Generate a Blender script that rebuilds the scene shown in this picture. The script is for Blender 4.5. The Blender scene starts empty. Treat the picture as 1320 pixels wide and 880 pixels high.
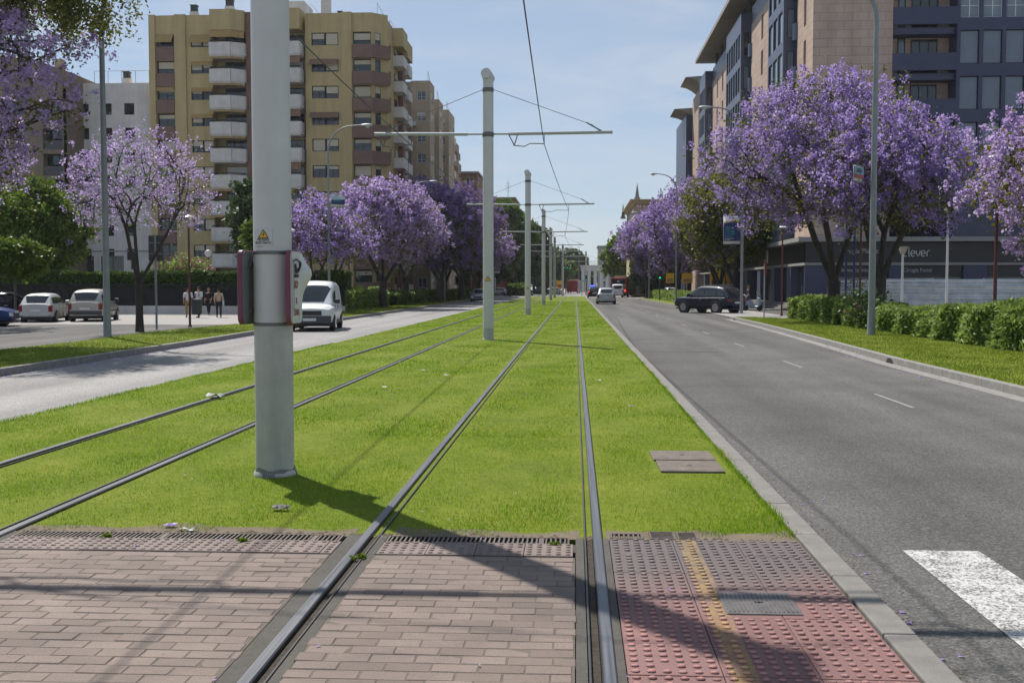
import bpy, bmesh, math, random
import numpy as np
from mathutils import Vector, Matrix
SC = bpy.context.scene
COL = SC.collection
PI = math.pi
rnd = random.Random(7)

# ------------------------------------------------------------------ materials
MATS = {}
def new_mat(name):
    m = bpy.data.materials.new(name); m.use_nodes = True
    nt = m.node_tree; nt.nodes.clear()
    out = nt.nodes.new('ShaderNodeOutputMaterial')
    MATS[name] = m
    return m, nt, out
def N(nt, t, **kw):
    n = nt.nodes.new(t)
    for k, v in kw.items():
        if k == 'op': n.operation = v
        else: n.inputs[k].default_value = v
    return n
def L(nt, a, b): nt.links.new(a, b)
def ramp(nt, fac, stops):
    r = nt.nodes.new('ShaderNodeValToRGB')
    e = r.color_ramp.elements
    while len(e) < len(stops): e.new(0.5)
    for i, (p, c) in enumerate(stops):
        e[i].position = p; e[i].color = (*c, 1) if len(c) == 3 else c
    L(nt, fac, r.inputs[0]); return r.outputs[0]
def noise(nt, vec, scale, detail=4, rough=0.55):
    n = N(nt, 'ShaderNodeTexNoise', Scale=scale, Detail=detail, Roughness=rough)
    if vec is not None: L(nt, vec, n.inputs['Vector'])
    return n.outputs['Fac']
def mixc(nt, fac, a, b, bt='MIX'):
    n = nt.nodes.new('ShaderNodeMix'); n.data_type = 'RGBA'; n.blend_type = bt
    for s, v in ((n.inputs[0], fac), (n.inputs[6], a), (n.inputs[7], b)):
        if hasattr(v, 'is_output'): L(nt, v, s)
        elif isinstance(v, (int, float)): s.default_value = v
        else: s.default_value = (*v, 1)
    return n.outputs[2]
def mth(nt, op, a, b=None, c=None):
    n = nt.nodes.new('ShaderNodeMath'); n.operation = op
    for i, v in enumerate((a, b, c)):
        if v is None: continue
        if hasattr(v, 'is_output'): L(nt, v, n.inputs[i])
        else: n.inputs[i].default_value = v
    return n.outputs[0]
def coords(nt): return nt.nodes.new('ShaderNodeTexCoord').outputs['Object']
def sc(c, k): return tuple(min(1, x*k) for x in c)
def simple(name, col, rough=0.6, var=0.15, scale=3.0, bump=0.0, bscale=40, metal=0.0, spec=0.5, grime=0.0, coat=0.0):
    """Principled with two scales of colour variation, optional bump and vertical grime streaks."""
    m, nt, out = new_mat(name)
    p = nt.nodes.new('ShaderNodeBsdfPrincipled')
    p.inputs['Roughness'].default_value = rough; p.inputs['Metallic'].default_value = metal
    p.inputs['Specular IOR Level'].default_value = spec
    if coat: p.inputs['Coat Weight'].default_value = coat; p.inputs['Coat Roughness'].default_value = 0.06
    v = coords(nt)
    f = noise(nt, v, scale, 5, 0.6)
    c = ramp(nt, f, [(0.3, sc(col, 1-var)), (0.7, sc(col, 1+var))])
    if grime:
        mp = nt.nodes.new('ShaderNodeMapping'); mp.inputs['Scale'].default_value = (1.6, 1.6, 0.12); L(nt, v, mp.inputs[0])
        g = noise(nt, mp.outputs[0], 1.2, 6, 0.65)
        gf = mth(nt, 'MULTIPLY', ramp(nt, g, [(0.45, (0, 0, 0)), (0.75, (1, 1, 1))]), grime)
        c = mixc(nt, gf, c, sc(col, 0.45))
    L(nt, c, p.inputs['Base Color'])
    if bump:
        b = N(nt, 'ShaderNodeBump', Strength=bump, Distance=0.02)
        L(nt, noise(nt, v, bscale, 4, 0.6), b.inputs['Height']); L(nt, b.outputs[0], p.inputs['Normal'])
    L(nt, p.outputs[0], out.inputs[0])
    return m
def leafy(name, cols, transl=0.4, clump=0.9, rough=0.5, sheen=True, straw=None):
    """leaf/flower faces: colour per face (random per island) and per clump, part of the light shines through"""
    m, nt, out = new_mat(name)
    g = nt.nodes.new('ShaderNodeNewGeometry')
    stops = [(i/(len(cols)-1), c) for i, c in enumerate(cols)]
    f = mth(nt, 'ADD', mth(nt, 'MULTIPLY', g.outputs['Random Per Island'], 0.55),
            mth(nt, 'MULTIPLY_ADD', noise(nt, coords(nt), clump, 4, 0.6), 0.9, -0.225))
    c = ramp(nt, f, stops)
    if straw:
        q = ramp(nt, noise(nt, coords(nt), 0.55, 6, 0.68), [(0.54, (0, 0, 0)), (0.70, (1, 1, 1))])
        c = mixc(nt, mth(nt, 'MULTIPLY', q, mth(nt, 'MULTIPLY_ADD', g.outputs['Random Per Island'], 0.7, 0.1)), c, straw)
    d = nt.nodes.new('ShaderNodeBsdfPrincipled'); d.inputs['Roughness'].default_value = rough
    d.inputs['Specular IOR Level'].default_value = 0.35 if sheen else 0.15
    t = nt.nodes.new('ShaderNodeBsdfTranslucent')
    L(nt, c, d.inputs['Base Color']); L(nt, c, t.inputs['Color'])
    mx = nt.nodes.new('ShaderNodeMixShader'); mx.inputs[0].default_value = transl
    L(nt, d.outputs[0], mx.inputs[1]); L(nt, t.outputs[0], mx.inputs[2]); L(nt, mx.outputs[0], out.inputs[0])
    return m
def emit(name, col, strength):
    m, nt, out = new_mat(name)
    e = N(nt, 'ShaderNodeEmission', Strength=strength); e.inputs[0].default_value = (*col, 1)
    L(nt, e.outputs[0], out.inputs[0]); return m

# ------------------------------------------------------------------ mesh builder
class MB:
    def __init__(s): s.v = []; s.f = []
    def add(s, verts, faces):
        o = len(s.v); s.v.extend(tuple(p) for p in verts); s.f.extend(tuple(i+o for i in f) for f in faces); return s
    def box(s, x0, x1, y0, y1, z0, z1):
        return s.add([(x0,y0,z0),(x1,y0,z0),(x1,y1,z0),(x0,y1,z0),(x0,y0,z1),(x1,y0,z1),(x1,y1,z1),(x0,y1,z1)],
              [(0,3,2,1),(4,5,6,7),(0,1,5,4),(1,2,6,5),(2,3,7,6),(3,0,4,7)])
    def hexa(s, p): return s.add(p, [(0,3,2,1),(4,5,6,7),(0,1,5,4),(1,2,6,5),(2,3,7,6),(3,0,4,7)])
    def obox(s, c, size, rz=0, rx=0):
        M = Matrix.Rotation(rz, 4, 'Z') @ Matrix.Rotation(rx, 4, 'X'); c = Vector(c)
        hx, hy, hz = (k/2 for k in size)
        return s.hexa([c + M @ Vector(q) for q in ((-hx,-hy,-hz),(hx,-hy,-hz),(hx,hy,-hz),(-hx,hy,-hz),(-hx,-hy,hz),(hx,-hy,hz),(hx,hy,hz),(-hx,hy,hz))])
    def quad(s, *p): return s.add(p, [tuple(range(len(p)))])
    def tube(s, pts, rad, n=8, caps=True):
        pts = [Vector(p) for p in pts]
        if not isinstance(rad, (list, tuple)): rad = [rad]*len(pts)
        o = len(s.v); prev = None
        for i, p in enumerate(pts):
            t = (pts[min(i+1, len(pts)-1)] - pts[max(i-1, 0)]).normalized()
            if prev is None:
                a = t.cross(Vector((0,0,1)) if abs(t.z) < 0.9 else Vector((1,0,0))).normalized()
            else:
                a = (prev - t*prev.dot(t)).normalized()
            prev = a; b = t.cross(a)
            for k in range(n):
                w = 2*PI*k/n; s.v.append(tuple(p + (a*math.cos(w) + b*math.sin(w))*rad[i]))
        for i in range(len(pts)-1):
            for k in range(n):
                k2 = (k+1) % n
                s.f.append((o+i*n+k, o+i*n+k2, o+(i+1)*n+k2, o+(i+1)*n+k))
        if caps:
            s.f.append(tuple(o+k for k in reversed(range(n))))
            s.f.append(tuple(o+(len(pts)-1)*n+k for k in range(n)))
        return s
    def cyl(s, c, r, h, n=16, axis='Z', r2=None):
        d = {'X': Vector((1,0,0)), 'Y': Vector((0,1,0)), 'Z': Vector((0,0,1))}[axis]
        c = Vector(c); return s.tube([c, c+d*h], [r, r if r2 is None else r2], n)
    def lathe(s, c, prof, n=20, axis='Z'):
        o = len(s.v); c = Vector(c)
        for r, h in prof:
            for k in range(n):
                w = 2*PI*k/n; q = (r*math.cos(w), r*math.sin(w), h)
                if axis == 'X': q = (q[2], q[0], q[1])
                if axis == 'Y': q = (q[1], q[2], q[0])
                s.v.append(tuple(c + Vector(q)))
        for i in range(len(prof)-1):
            for k in range(n):
                k2 = (k+1) % n; s.f.append((o+i*n+k, o+i*n+k2, o+(i+1)*n+k2, o+(i+1)*n+k))
        s.f.append(tuple(o+k for k in reversed(range(n)))); s.f.append(tuple(o+(len(prof)-1)*n+k for k in range(n)))
        return s
    def prism(s, poly, a0, a1, axis='Z'):
        """extrude a 2-D polygon: Z -> (x,y), Y -> (x,z), X -> (y,z)"""
        def P(q, a): return {'Z': (q[0], q[1], a), 'Y': (q[0], a, q[1]), 'X': (a, q[0], q[1])}[axis]
        n = len(poly)
        return s.add([P(q, a0) for q in poly] + [P(q, a1) for q in poly],
                     [tuple(range(n)), tuple(reversed(range(n, 2*n)))] + [(i, i+n, (i+1) % n+n, (i+1) % n) for i in range(n)])
    def build(s, name, mat, parent=None, base=None, smooth=False, bevel=0, seg=2, fix=True):
        me = bpy.data.meshes.new(name)
        v = s.v
        if base is not None: v = [(a-base[0], b-base[1], c-base[2]) for a, b, c in v]
        me.from_pydata(v, [], s.f)
        if fix or bevel:
            bm = bmesh.new(); bm.from_mesh(me)
            if bevel:
                bmesh.ops.remove_doubles(bm, verts=bm.verts, dist=1e-5)
            bmesh.ops.recalc_face_normals(bm, faces=bm.faces)
            if bevel:
                es = [e for e in bm.edges if e.is_manifold and e.calc_face_angle(0) > 0.4]
                bmesh.ops.bevel(bm, geom=es, offset=bevel, segments=seg, affect='EDGES', clamp_overlap=True, profile=0.5)
            bm.to_mesh(me); bm.free()
        return link(name, me, mat, parent, smooth)
def link(name, me, mat, parent=None, smooth=False):
    if mat is not None:
        me.materials.append(MATS[mat] if isinstance(mat, str) else mat)
    if smooth:
        me.polygons.foreach_set('use_smooth', [True]*len(me.polygons))
        try: me.set_sharp_from_angle(angle=math.radians(38))
        except Exception: pass
    o = bpy.data.objects.new(name, me); COL.objects.link(o)
    if parent is not None: o.parent = parent
    return o
def quads(name, V, mat, parent=None, per=4, smooth=False):
    """V: (n*per,3) array, each consecutive `per` verts one face"""
    V = np.asarray(V, dtype=np.float32).reshape(-1, 3); n = len(V)//per
    me = bpy.data.meshes.new(name)
    me.vertices.add(len(V)); me.vertices.foreach_set('co', V.ravel())
    me.loops.add(n*per); me.loops.foreach_set('vertex_index', np.arange(n*per, dtype=np.int32))
    me.polygons.add(n); me.polygons.foreach_set('loop_start', np.arange(0, n*per, per, dtype=np.int32))
    me.polygons.foreach_set('loop_total', np.full(n, per, dtype=np.int32))
    me.update(calc_edges=True); me.validate()
    return link(name, me, mat, parent, smooth)
def tag(o, label=None, cat=None, group=None, kind=None):
    if label: o['label'] = label
    if cat: o['category'] = cat
    if group: o['group'] = group
    if kind: o['kind'] = kind
    return o
def thing(name, loc, label, cat, group=None, rz=0):
    o = bpy.data.objects.new(name, None); COL.objects.link(o); o.empty_display_size = 0.2
    o.location = loc; o.rotation_euler = (0, 0, rz)
    return tag(o, label, cat, group)
def struct(o): o['kind'] = 'structure'; return o
def copy_tree(o, parent=None):
    c = o.copy(); COL.objects.link(c)
    if parent is not None: c.parent = parent
    for ch in list(o.children): copy_tree(ch, c)
    return c
def text(name, body, size, mat, parent, loc, rot, align='CENTER', extrude=0.004, width=1.0, spacing=1.0):
    cu = bpy.data.curves.new(name, 'FONT'); cu.body = body; cu.size = size; cu.align_x = align; cu.align_y = 'CENTER'
    cu.extrude = extrude; cu.space_line = spacing
    cu.materials.append(MATS[mat])
    tmp = bpy.data.objects.new('tmp', cu); COL.objects.link(tmp)
    me = bpy.data.meshes.new_from_object(tmp); bpy.data.objects.remove(tmp); bpy.data.curves.remove(cu)
    if not me.materials: me.materials.append(MATS[mat])
    o = bpy.data.objects.new(name, me); COL.objects.link(o); o.parent = parent
    o.location = loc; o.rotation_euler = rot; o.scale = (width, 1, 1); return o
FACE_S = (PI/2, 0, 0)         # lettering that faces -Y (towards the camera)
FACE_W = (PI/2, 0, -PI/2)     # lettering that faces -X
FACE_E = (PI/2, 0, PI/2)      # lettering that faces +X

# ------------------------------------------------------------------ camera, sun, sky
F, CH = 1375.0, 1.62
pitch = math.atan(72/F); yaw = math.atan(81*math.cos(pitch)/F)
cam = bpy.data.cameras.new('camera'); cam.sensor_width = 36; cam.lens = 36*F/1320; cam.clip_end = 5000; cam.clip_start = 0.05
co = bpy.data.objects.new('camera', cam); COL.objects.link(co)
co.location = (0, 0, CH); co.rotation_euler = (PI/2-pitch, 0, yaw); SC.camera = co
SH = Vector((0.44, -0.575, -1.0))       # shadow vector per metre of height
sun = bpy.data.lights.new('sun', 'SUN'); sun.energy = 5.0; sun.angle = math.radians(0.53); sun.color = (1.0, 0.945, 0.86)
so = bpy.data.objects.new('sun', sun); COL.objects.link(so); so.location = (-40, 55, 90)
so.rotation_euler = SH.to_track_quat('-Z', 'Y').to_euler()
elev = math.atan2(1.0, math.hypot(SH.x, SH.y)); rot = math.atan2(-SH.x, -SH.y)
W = bpy.data.worlds.new('World'); SC.world = W; W.use_nodes = True
nt = W.node_tree; nt.nodes.clear()
wo = nt.nodes.new('ShaderNodeOutputWorld'); bg = nt.nodes.new('ShaderNodeBackground')
sky = nt.nodes.new('ShaderNodeTexSky'); sky.sky_type = 'NISHITA'; sky.sun_disc = False
sky.sun_elevation = elev; sky.sun_rotation = rot; sky.altitude = 0; sky.air_density = 1.0; sky.dust_density = 0.12; sky.ozone_density = 1.4
tc = nt.nodes.new('ShaderNodeTexCoord')
# wispy cirrus: stretched noise over the sky dome direction
mp = nt.nodes.new('ShaderNodeMapping'); mp.inputs['Scale'].default_value = (2.2, 2.2, 9.0); mp.inputs['Rotation'].default_value = (0.06, 0.12, 0.3)
L(nt, tc.outputs['Generated'], mp.inputs[0])
n1 = N(nt, 'ShaderNodeTexNoise', Scale=2.6, Detail=9, Roughness=0.62, Distortion=0.5); L(nt, mp.outputs[0], n1.inputs['Vector'])
n2 = N(nt, 'ShaderNodeTexNoise', Scale=1.1, Detail=2, Roughness=0.5); L(nt, mp.outputs[0], n2.inputs['Vector'])
cf = mth(nt, 'MULTIPLY', ramp(nt, n1.outputs['Fac'], [(0.42, (0,0,0)), (0.70, (1,1,1))]), ramp(nt, n2.outputs['Fac'], [(0.40, (0.12,)*3), (0.66, (1,1,1))]))
hs = N(nt, 'ShaderNodeHueSaturation', Saturation=0.80); L(nt, sky.outputs[0], hs.inputs['Color'])
skyt = mixc(nt, 1.0, hs.outputs[0], (0.96, 1.0, 1.05), 'MULTIPLY')
skyt = mixc(nt, 0.55, skyt, (3.7, 4.6, 6.0))
skyc = mixc(nt, mth(nt, 'MULTIPLY', cf, 0.8), skyt, (6.2, 6.5, 7.1))
L(nt, skyc, bg.inputs[0]); bg.inputs[1].default_value = 0.089
L(nt, bg.outputs[0], wo.inputs[0])
SC.view_settings.view_transform = 'Standard'; SC.view_settings.look = 'None'; SC.view_settings.exposure = 0.26; SC.view_settings.gamma = 1.0
SC.view_settings.use_curve_mapping = False
SC.cycles.max_bounces = 6; SC.cycles.diffuse_bounces = 3; SC.cycles.glossy_bounces = 3; SC.cycles.transmission_bounces = 4
SC.cycles.transparent_max_bounces = 6; SC.cycles.use_denoising = True
try: SC.cycles.sample_clamp_indirect = 6.0
except Exception: pass

# ------------------------------------------------------------------ palette
simple('galvanised', (0.42, 0.44, 0.45), 0.5, 0.1, 6, metal=0.3)
simple('lamp_grey', (0.22, 0.235, 0.24), 0.5, 0.12, 4, metal=0.2)
simple('pole_paint', (0.55, 0.545, 0.525), 0.42, 0.06, 3, grime=0.18)
simple('pole_dirty', (0.47, 0.46, 0.43), 0.6, 0.13, 5, grime=0.6)
simple('steel_strap', (0.14, 0.14, 0.14), 0.45, 0.1, 8, metal=0.5)
simple('black_iron', (0.012, 0.012, 0.013), 0.5, 0.2)
simple('rust_red', (0.10, 0.022, 0.018), 0.5, 0.2, 5)
simple('white_paint', (0.62, 0.62, 0.61), 0.4, 0.05)
simple('white_plaster', (0.60, 0.565, 0.525), 0.8, 0.10, 0.6, grime=0.3)
simple('rubber', (0.016, 0.016, 0.016), 0.7, 0.2)
simple('black_plastic', (0.02, 0.02, 0.022), 0.5, 0.2)
simple('dark_grey', (0.06, 0.062, 0.065), 0.6, 0.15)
simple('alloy', (0.36, 0.365, 0.37), 0.3, 0.05, metal=0.8)
simple('red_lens', (0.20, 0.010, 0.01), 0.15, 0.05)
simple('clear_lens', (0.62, 0.64, 0.66), 0.1, 0.05)
simple('car_glass', (0.018, 0.022, 0.024), 0.04, 0.1, spec=0.8)
simple('window_glass', (0.03, 0.037, 0.045), 0.05, 0.2, 0.6, spec=0.8)
simple('sky_glass', (0.13, 0.17, 0.2), 0.06, 0.2, 0.6, spec=0.9)
simple('bark', (0.045, 0.036, 0.030), 0.9, 0.35, 5, bump=0.6, bscale=14)
simple('bark_pale', (0.12, 0.095, 0.075), 0.9, 0.3, 5, bump=0.5, bscale=14)
simple('magenta_trim', (0.17, 0.036, 0.065), 0.45, 0.08)
simple('panel_grey', (0.17, 0.18, 0.185), 0.5, 0.1, 3)
simple('warning_yellow', (0.75, 0.42, 0.01), 0.5, 0.05)
simple('ink_black', (0.012, 0.012, 0.012), 0.5, 0.05)
simple('ink_red', (0.34, 0.085, 0.075), 0.6, 0.1)
simple('paper', (0.60, 0.60, 0.575), 0.7, 0.05, 4)
simple('lettering_white', (0.75, 0.75, 0.75), 0.5, 0.02)
simple('lettering_grey', (0.42, 0.42, 0.43), 0.5, 0.02)
# ------------------------------------------------------------------ ground materials
def ground_mat(name, stops, s1, s2, rough, bump, bscale, extra=None, spec=0.5):
    m, nt, out = new_mat(name)
    p = nt.nodes.new('ShaderNodeBsdfPrincipled'); p.inputs['Roughness'].default_value = rough; p.inputs['Specular IOR Level'].default_value = spec
    v = coords(nt)
    f = mth(nt, 'ADD', mth(nt, 'MULTIPLY', noise(nt, v, s1, 6, 0.6), 0.55), mth(nt, 'MULTIPLY', noise(nt, v, s2, 3, 0.7), 0.45))
    c = ramp(nt, f, stops)
    if extra: c = extra(nt, v, c)
    L(nt, c, p.inputs['Base Color'])
    b = N(nt, 'ShaderNodeBump', Strength=bump, Distance=0.01); L(nt, noise(nt, v, bscale, 3, 0.7), b.inputs['Height'])
    L(nt, b.outputs[0], p.inputs['Normal']); L(nt, p.outputs[0], out.inputs[0]); return m
def streaks(k, s):
    def fn(nt, v, c):
        mp = nt.nodes.new('ShaderNodeMapping'); mp.inputs['Scale'].default_value = (s, 0.03, 1); L(nt, v, mp.inputs[0])
        f = ramp(nt, noise(nt, mp.outputs[0], 1.0, 3, 0.5), [(0.38, (1-k,)*3), (0.66, (1+k,)*3)])
        sp = nt.nodes.new('ShaderNodeTexVoronoi'); sp.inputs['Scale'].default_value = 75; L(nt, v, sp.inputs['Vector'])
        sq = nt.nodes.new('ShaderNodeSeparateXYZ'); L(nt, sp.outputs['Color'], sq.inputs[0])
        f2 = ramp(nt, sq.outputs[0], [(0.0, (0.58,)*3), (0.6, (1.0,)*3), (1.0, (1.55,)*3)])
        return mixc(nt, 1.0, mixc(nt, 1.0, c, f, 'MULTIPLY'), f2, 'MULTIPLY')
    return fn
ground_mat('asphalt', [(0.3, (0.066, 0.064, 0.060)), (0.7, (0.130, 0.126, 0.119))], 0.5, 60, 0.8, 0.5, 120, streaks(0.24, 0.8), 0.25)
ground_mat('asphalt_pale', [(0.3, (0.165, 0.16, 0.155)), (0.7, (0.25, 0.243, 0.237))], 0.4, 60, 0.75, 0.4, 120, streaks(0.2, 0.7), 0.4)  # paler copy of asphalt, glancing sheen of the left road put into the colour
ground_mat('city_ground', [(0.3, (0.20, 0.19, 0.18)), (0.7, (0.30, 0.285, 0.27))], 0.2, 5, 0.8, 0.2, 30)
ground_mat('lawn_soil', [(0.25, (0.070, 0.098, 0.010)), (0.5, (0.125, 0.165, 0.012)), (0.72, (0.21, 0.215, 0.03))], 0.9, 14, 0.9, 0.9, 60, None, 0.15)
ground_mat('mortar', [(0.3, (0.045, 0.041, 0.035)), (0.7, (0.10, 0.09, 0.078))], 2, 40, 0.9, 0.5, 80)
ground_mat('joint', [(0.3, (0.09, 0.073, 0.060)), (0.7, (0.16, 0.132, 0.108))], 2, 40, 0.95, 0.5, 80)
ground_mat('dirt', [(0.3, (0.10, 0.075, 0.05)), (0.7, (0.20, 0.16, 0.11))], 3, 50, 0.95, 0.8, 70)
simple('kerb_stone', (0.175, 0.165, 0.152), 0.8, 0.16, 7, bump=0.25, bscale=90)
simple('kerb_dark', (0.22, 0.21, 0.195), 0.8, 0.2, 6, bump=0.25, bscale=90)
def paver_mat(name, a, b, extra=None):
    m, nt, out = new_mat(name)
    p = nt.nodes.new('ShaderNodeBsdfPrincipled'); p.inputs['Roughness'].default_value = 0.78
    g = nt.nodes.new('ShaderNodeNewGeometry'); v = coords(nt)
    c = ramp(nt, g.outputs['Random Per Island'], [(0.0, a), (1.0, b)])
    st = ramp(nt, noise(nt, v, 1.6, 5, 0.65), [(0.32, (0.78, 0.78, 0.79)), (0.7, (1.14, 1.13, 1.12))])
    c = mixc(nt, 1.0, c, st, 'MULTIPLY')
    gr = ramp(nt, noise(nt, v, 130, 3, 0.7), [(0.3, (0.8,)*3), (0.7, (1.2,)*3)])
    c = mixc(nt, 1.0, c, gr, 'MULTIPLY')
    if extra: c = extra(nt, v, c)
    L(nt, c, p.inputs['Base Color'])
    bp = N(nt, 'ShaderNodeBump', Strength=0.35, Distance=0.004); L(nt, noise(nt, v, 160, 3, 0.7), bp.inputs['Height'])
    L(nt, bp.outputs[0], p.inputs['Normal']); L(nt, p.outputs[0], out.inputs[0]); return m
paver_mat('brick_paver', (0.140, 0.106, 0.087), (0.196, 0.150, 0.127))
def worn_lit_pink(nt, v, c):
    # grey worn towards the lawn, an old yellow line painted across the tiles
    sx = nt.nodes.new('ShaderNodeSeparateXYZ'); L(nt, v, sx.inputs[0])
    wob = mth(nt, 'MULTIPLY', mth(nt, 'SUBTRACT', noise(nt, v, 2.5, 4, 0.6), 0.5), 0.9)
    f = mth(nt, 'SMOOTH_MIN', 1.0, mth(nt, 'MAXIMUM', 0.0, mth(nt, 'MULTIPLY', mth(nt, 'SUBTRACT', mth(nt, 'ADD', sx.outputs[1], wob), 5.2), 1.1)), 0.1)
    c = mixc(nt, f, c, (0.125, 0.104, 0.10))
    d = mth(nt, 'ABSOLUTE', mth(nt, 'SUBTRACT', sx.outputs[0], 0.713))
    ln = mth(nt, 'LESS_THAN', mth(nt, 'ADD', d, mth(nt, 'MULTIPLY', mth(nt, 'SUBTRACT', noise(nt, v, 30, 3, 0.7), 0.5), 0.03)), 0.056)
    wear = ramp(nt, noise(nt, v, 14, 4, 0.7), [(0.38, (0.10,)*3), (0.66, (0.75,)*3)])
    c = mixc(nt, mth(nt, 'MULTIPLY', ln, wear), c, (0.36, 0.235, 0.065))
    top = mth(nt, 'SMOOTH_MIN', 1.0, mth(nt, 'MAXIMUM', 0.0, mth(nt, 'MULTIPLY', mth(nt, 'SUBTRACT', sx.outputs[2], 0.001), 200)), 0.05)  # stud tops lightened, gaps darkened: sunlight and shade put into the colour
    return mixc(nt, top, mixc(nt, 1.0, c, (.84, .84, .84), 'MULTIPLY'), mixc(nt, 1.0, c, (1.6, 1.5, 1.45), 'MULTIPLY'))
paver_mat('tactile_pink', (0.215, 0.110, 0.102), (0.25, 0.132, 0.122), worn_lit_pink)
paver_mat('tactile_grey', (0.165, 0.125, 0.11), (0.20, 0.155, 0.138))
def worn_paint():
    m, nt, out = new_mat('road_paint')
    p = nt.nodes.new('ShaderNodeBsdfPrincipled'); p.inputs['Roughness'].default_value = 0.7
    v = coords(nt)
    f = mth(nt, 'ADD', mth(nt, 'MULTIPLY', noise(nt, v, 55, 4, 0.75), 0.75), mth(nt, 'MULTIPLY', noise(nt, v, 5, 3, 0.6), 0.25))
    L(nt, ramp(nt, f, [(0.44, (0.10, 0.098, 0.092)), (0.53, (0.50, 0.495, 0.48)), (0.7, (0.62, 0.61, 0.59))]), p.inputs['Base Color'])
    b = N(nt, 'ShaderNodeBump', Strength=0.4, Distance=0.005); L(nt, noise(nt, v, 110, 3, 0.7), b.inputs['Height']); L(nt, b.outputs[0], p.inputs['Normal'])
    L(nt, p.outputs[0], out.inputs[0])
worn_paint()
def rail_mat():
    m, nt, out = new_mat('rail_steel')
    p = nt.nodes.new('ShaderNodeBsdfPrincipled'); v = coords(nt)
    g = nt.nodes.new('ShaderNodeNewGeometry'); sx = nt.nodes.new('ShaderNodeSeparateXYZ'); L(nt, g.outputs['Normal'], sx.inputs[0])
    top = mth(nt, 'GREATER_THAN', sx.outputs[2], 0.35)
    mp = nt.nodes.new('ShaderNodeMapping'); mp.inputs['Scale'].default_value = (60, 0.7, 1); L(nt, v, mp.inputs[0])
    n_ = noise(nt, mp.outputs[0], 1, 4, 0.6)
    L(nt, mixc(nt, top, (0.022, 0.018, 0.015), ramp(nt, n_, [(0.3, (0.085, 0.088, 0.098)), (0.7, (0.16, 0.165, 0.18))])), p.inputs['Base Color'])
    L(nt, mth(nt, 'MULTIPLY', top, 0.7), p.inputs['Metallic'])
    L(nt, mth(nt, 'ADD', mth(nt, 'MULTIPLY', n_, 0.25), 0.32), p.inputs['Roughness'])
    L(nt, p.outputs[0], out.inputs[0])
rail_mat()
simple('groove_dirt', (0.045, 0.036, 0.026), 0.95, 0.5, 30, bump=0.6, bscale=80)
simple('grate_iron', (0.105, 0.085, 0.072), 0.6, 0.35, 25, metal=0.3)
simple('cover_iron', (0.125, 0.115, 0.112), 0.5, 0.25, 12, metal=0.3)
simple('cover_rust', (0.135, 0.112, 0.092), 0.7, 0.3, 9, metal=0.1)
leafy('grass_blades', [(0.060, 0.120, 0.008), (0.135, 0.245, 0.010), (0.23, 0.355, 0.014), (0.42, 0.46, 0.07)], 0.56, 1.1, 0.55, True, (0.40, 0.33, 0.10))
leafy('verge_blades', [(0.075, 0.115, 0.012), (0.12, 0.18, 0.014), (0.18, 0.24, 0.02), (0.27, 0.26, 0.06)], 0.5, 0.8, 0.55)
leafy('petals', [(0.26, 0.15, 0.50), (0.36, 0.25, 0.60), (0.46, 0.38, 0.66)], 0.3, 2)

# ------------------------------------------------------------------ terrain, roads, pavements
RZ, LZ = -0.14, -0.20           # road surfaces right and left; rail heads are z = 0
def sheet(name, pts, z, mat): return struct(MB().quad(*[(x, y, z) for x, y in pts]).build(name, mat, fix=False))
sheet('ground', [(-2500, -300), (2500, -300), (2500, 3000), (-2500, 3000)], -0.30, 'city_ground')
def kx_r(y):   # far kerb of the right-hand road
    pts = [(0, 7.0), (18, 7.08), (24, 7.12), (34, 7.55), (46, 7.95), (56, 8.1), (62, 8.6), (76, 8.6), (95, 8.35), (130, 8.1), (160, 9.8), (200, 15)]
    return float(np.interp(y, [p[0] for p in pts], [p[1] for p in pts]))
def kx_l(y):   # far kerb of the left-hand road
    pts = [(0, -11.4), (20, -11.5), (31, -11.55), (38, -11.75), (55, -12.1), (95, -12.15), (140, -12.4), (180, -14)]
    return float(np.interp(y, [p[0] for p in pts], [p[1] for p in pts]))
sheet('right_road', [(1.50, -6), (8.4, -6), (8.4, 150), (1.50, 150)], RZ, 'asphalt')
sheet('side_road', [(8.4, 56.6), (30, 60), (30, 77), (8.4, 77)], RZ, 'asphalt')
sheet('left_road', [(-12.6, -6), (-6.8, -6), (-6.8, 175), (-12.6, 175)], LZ, 'asphalt_pale')
sheet('cross_road', [(-120, 175), (-6.79, 175), (-6.79, 164), (1.44, 164), (1.44, 150.01), (60, 150.01), (60, 235), (-120, 235)], -0.215, 'asphalt_pale')
sheet('car_park', [(-75, 5), (-14.5, 5), (-14.5, 50), (-75, 50)], -0.24, 'asphalt')  # dark asphalt, the tree shade over the lane included in its tone
sheet('parking_bays', [(-75, 50.01), (-12.3, 50.01), (-12.3, 67.6), (-75, 67.6)], -0.24, 'city_ground')  # paler sheet, the sunlit band before the fence put in as colour
sheet('right_pavement', [(8.5, 4), (40, 4), (40, 56.5), (12.0, 56.5), (12, 78), (16, 78), (16, 150), (8.5, 150)], -0.10, 'city_ground')
sheet('left_pavement', [(-22, 68.5), (-12.2, 68.5), (-12.2, 170), (-22, 170)], -0.16, 'city_ground')
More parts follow.
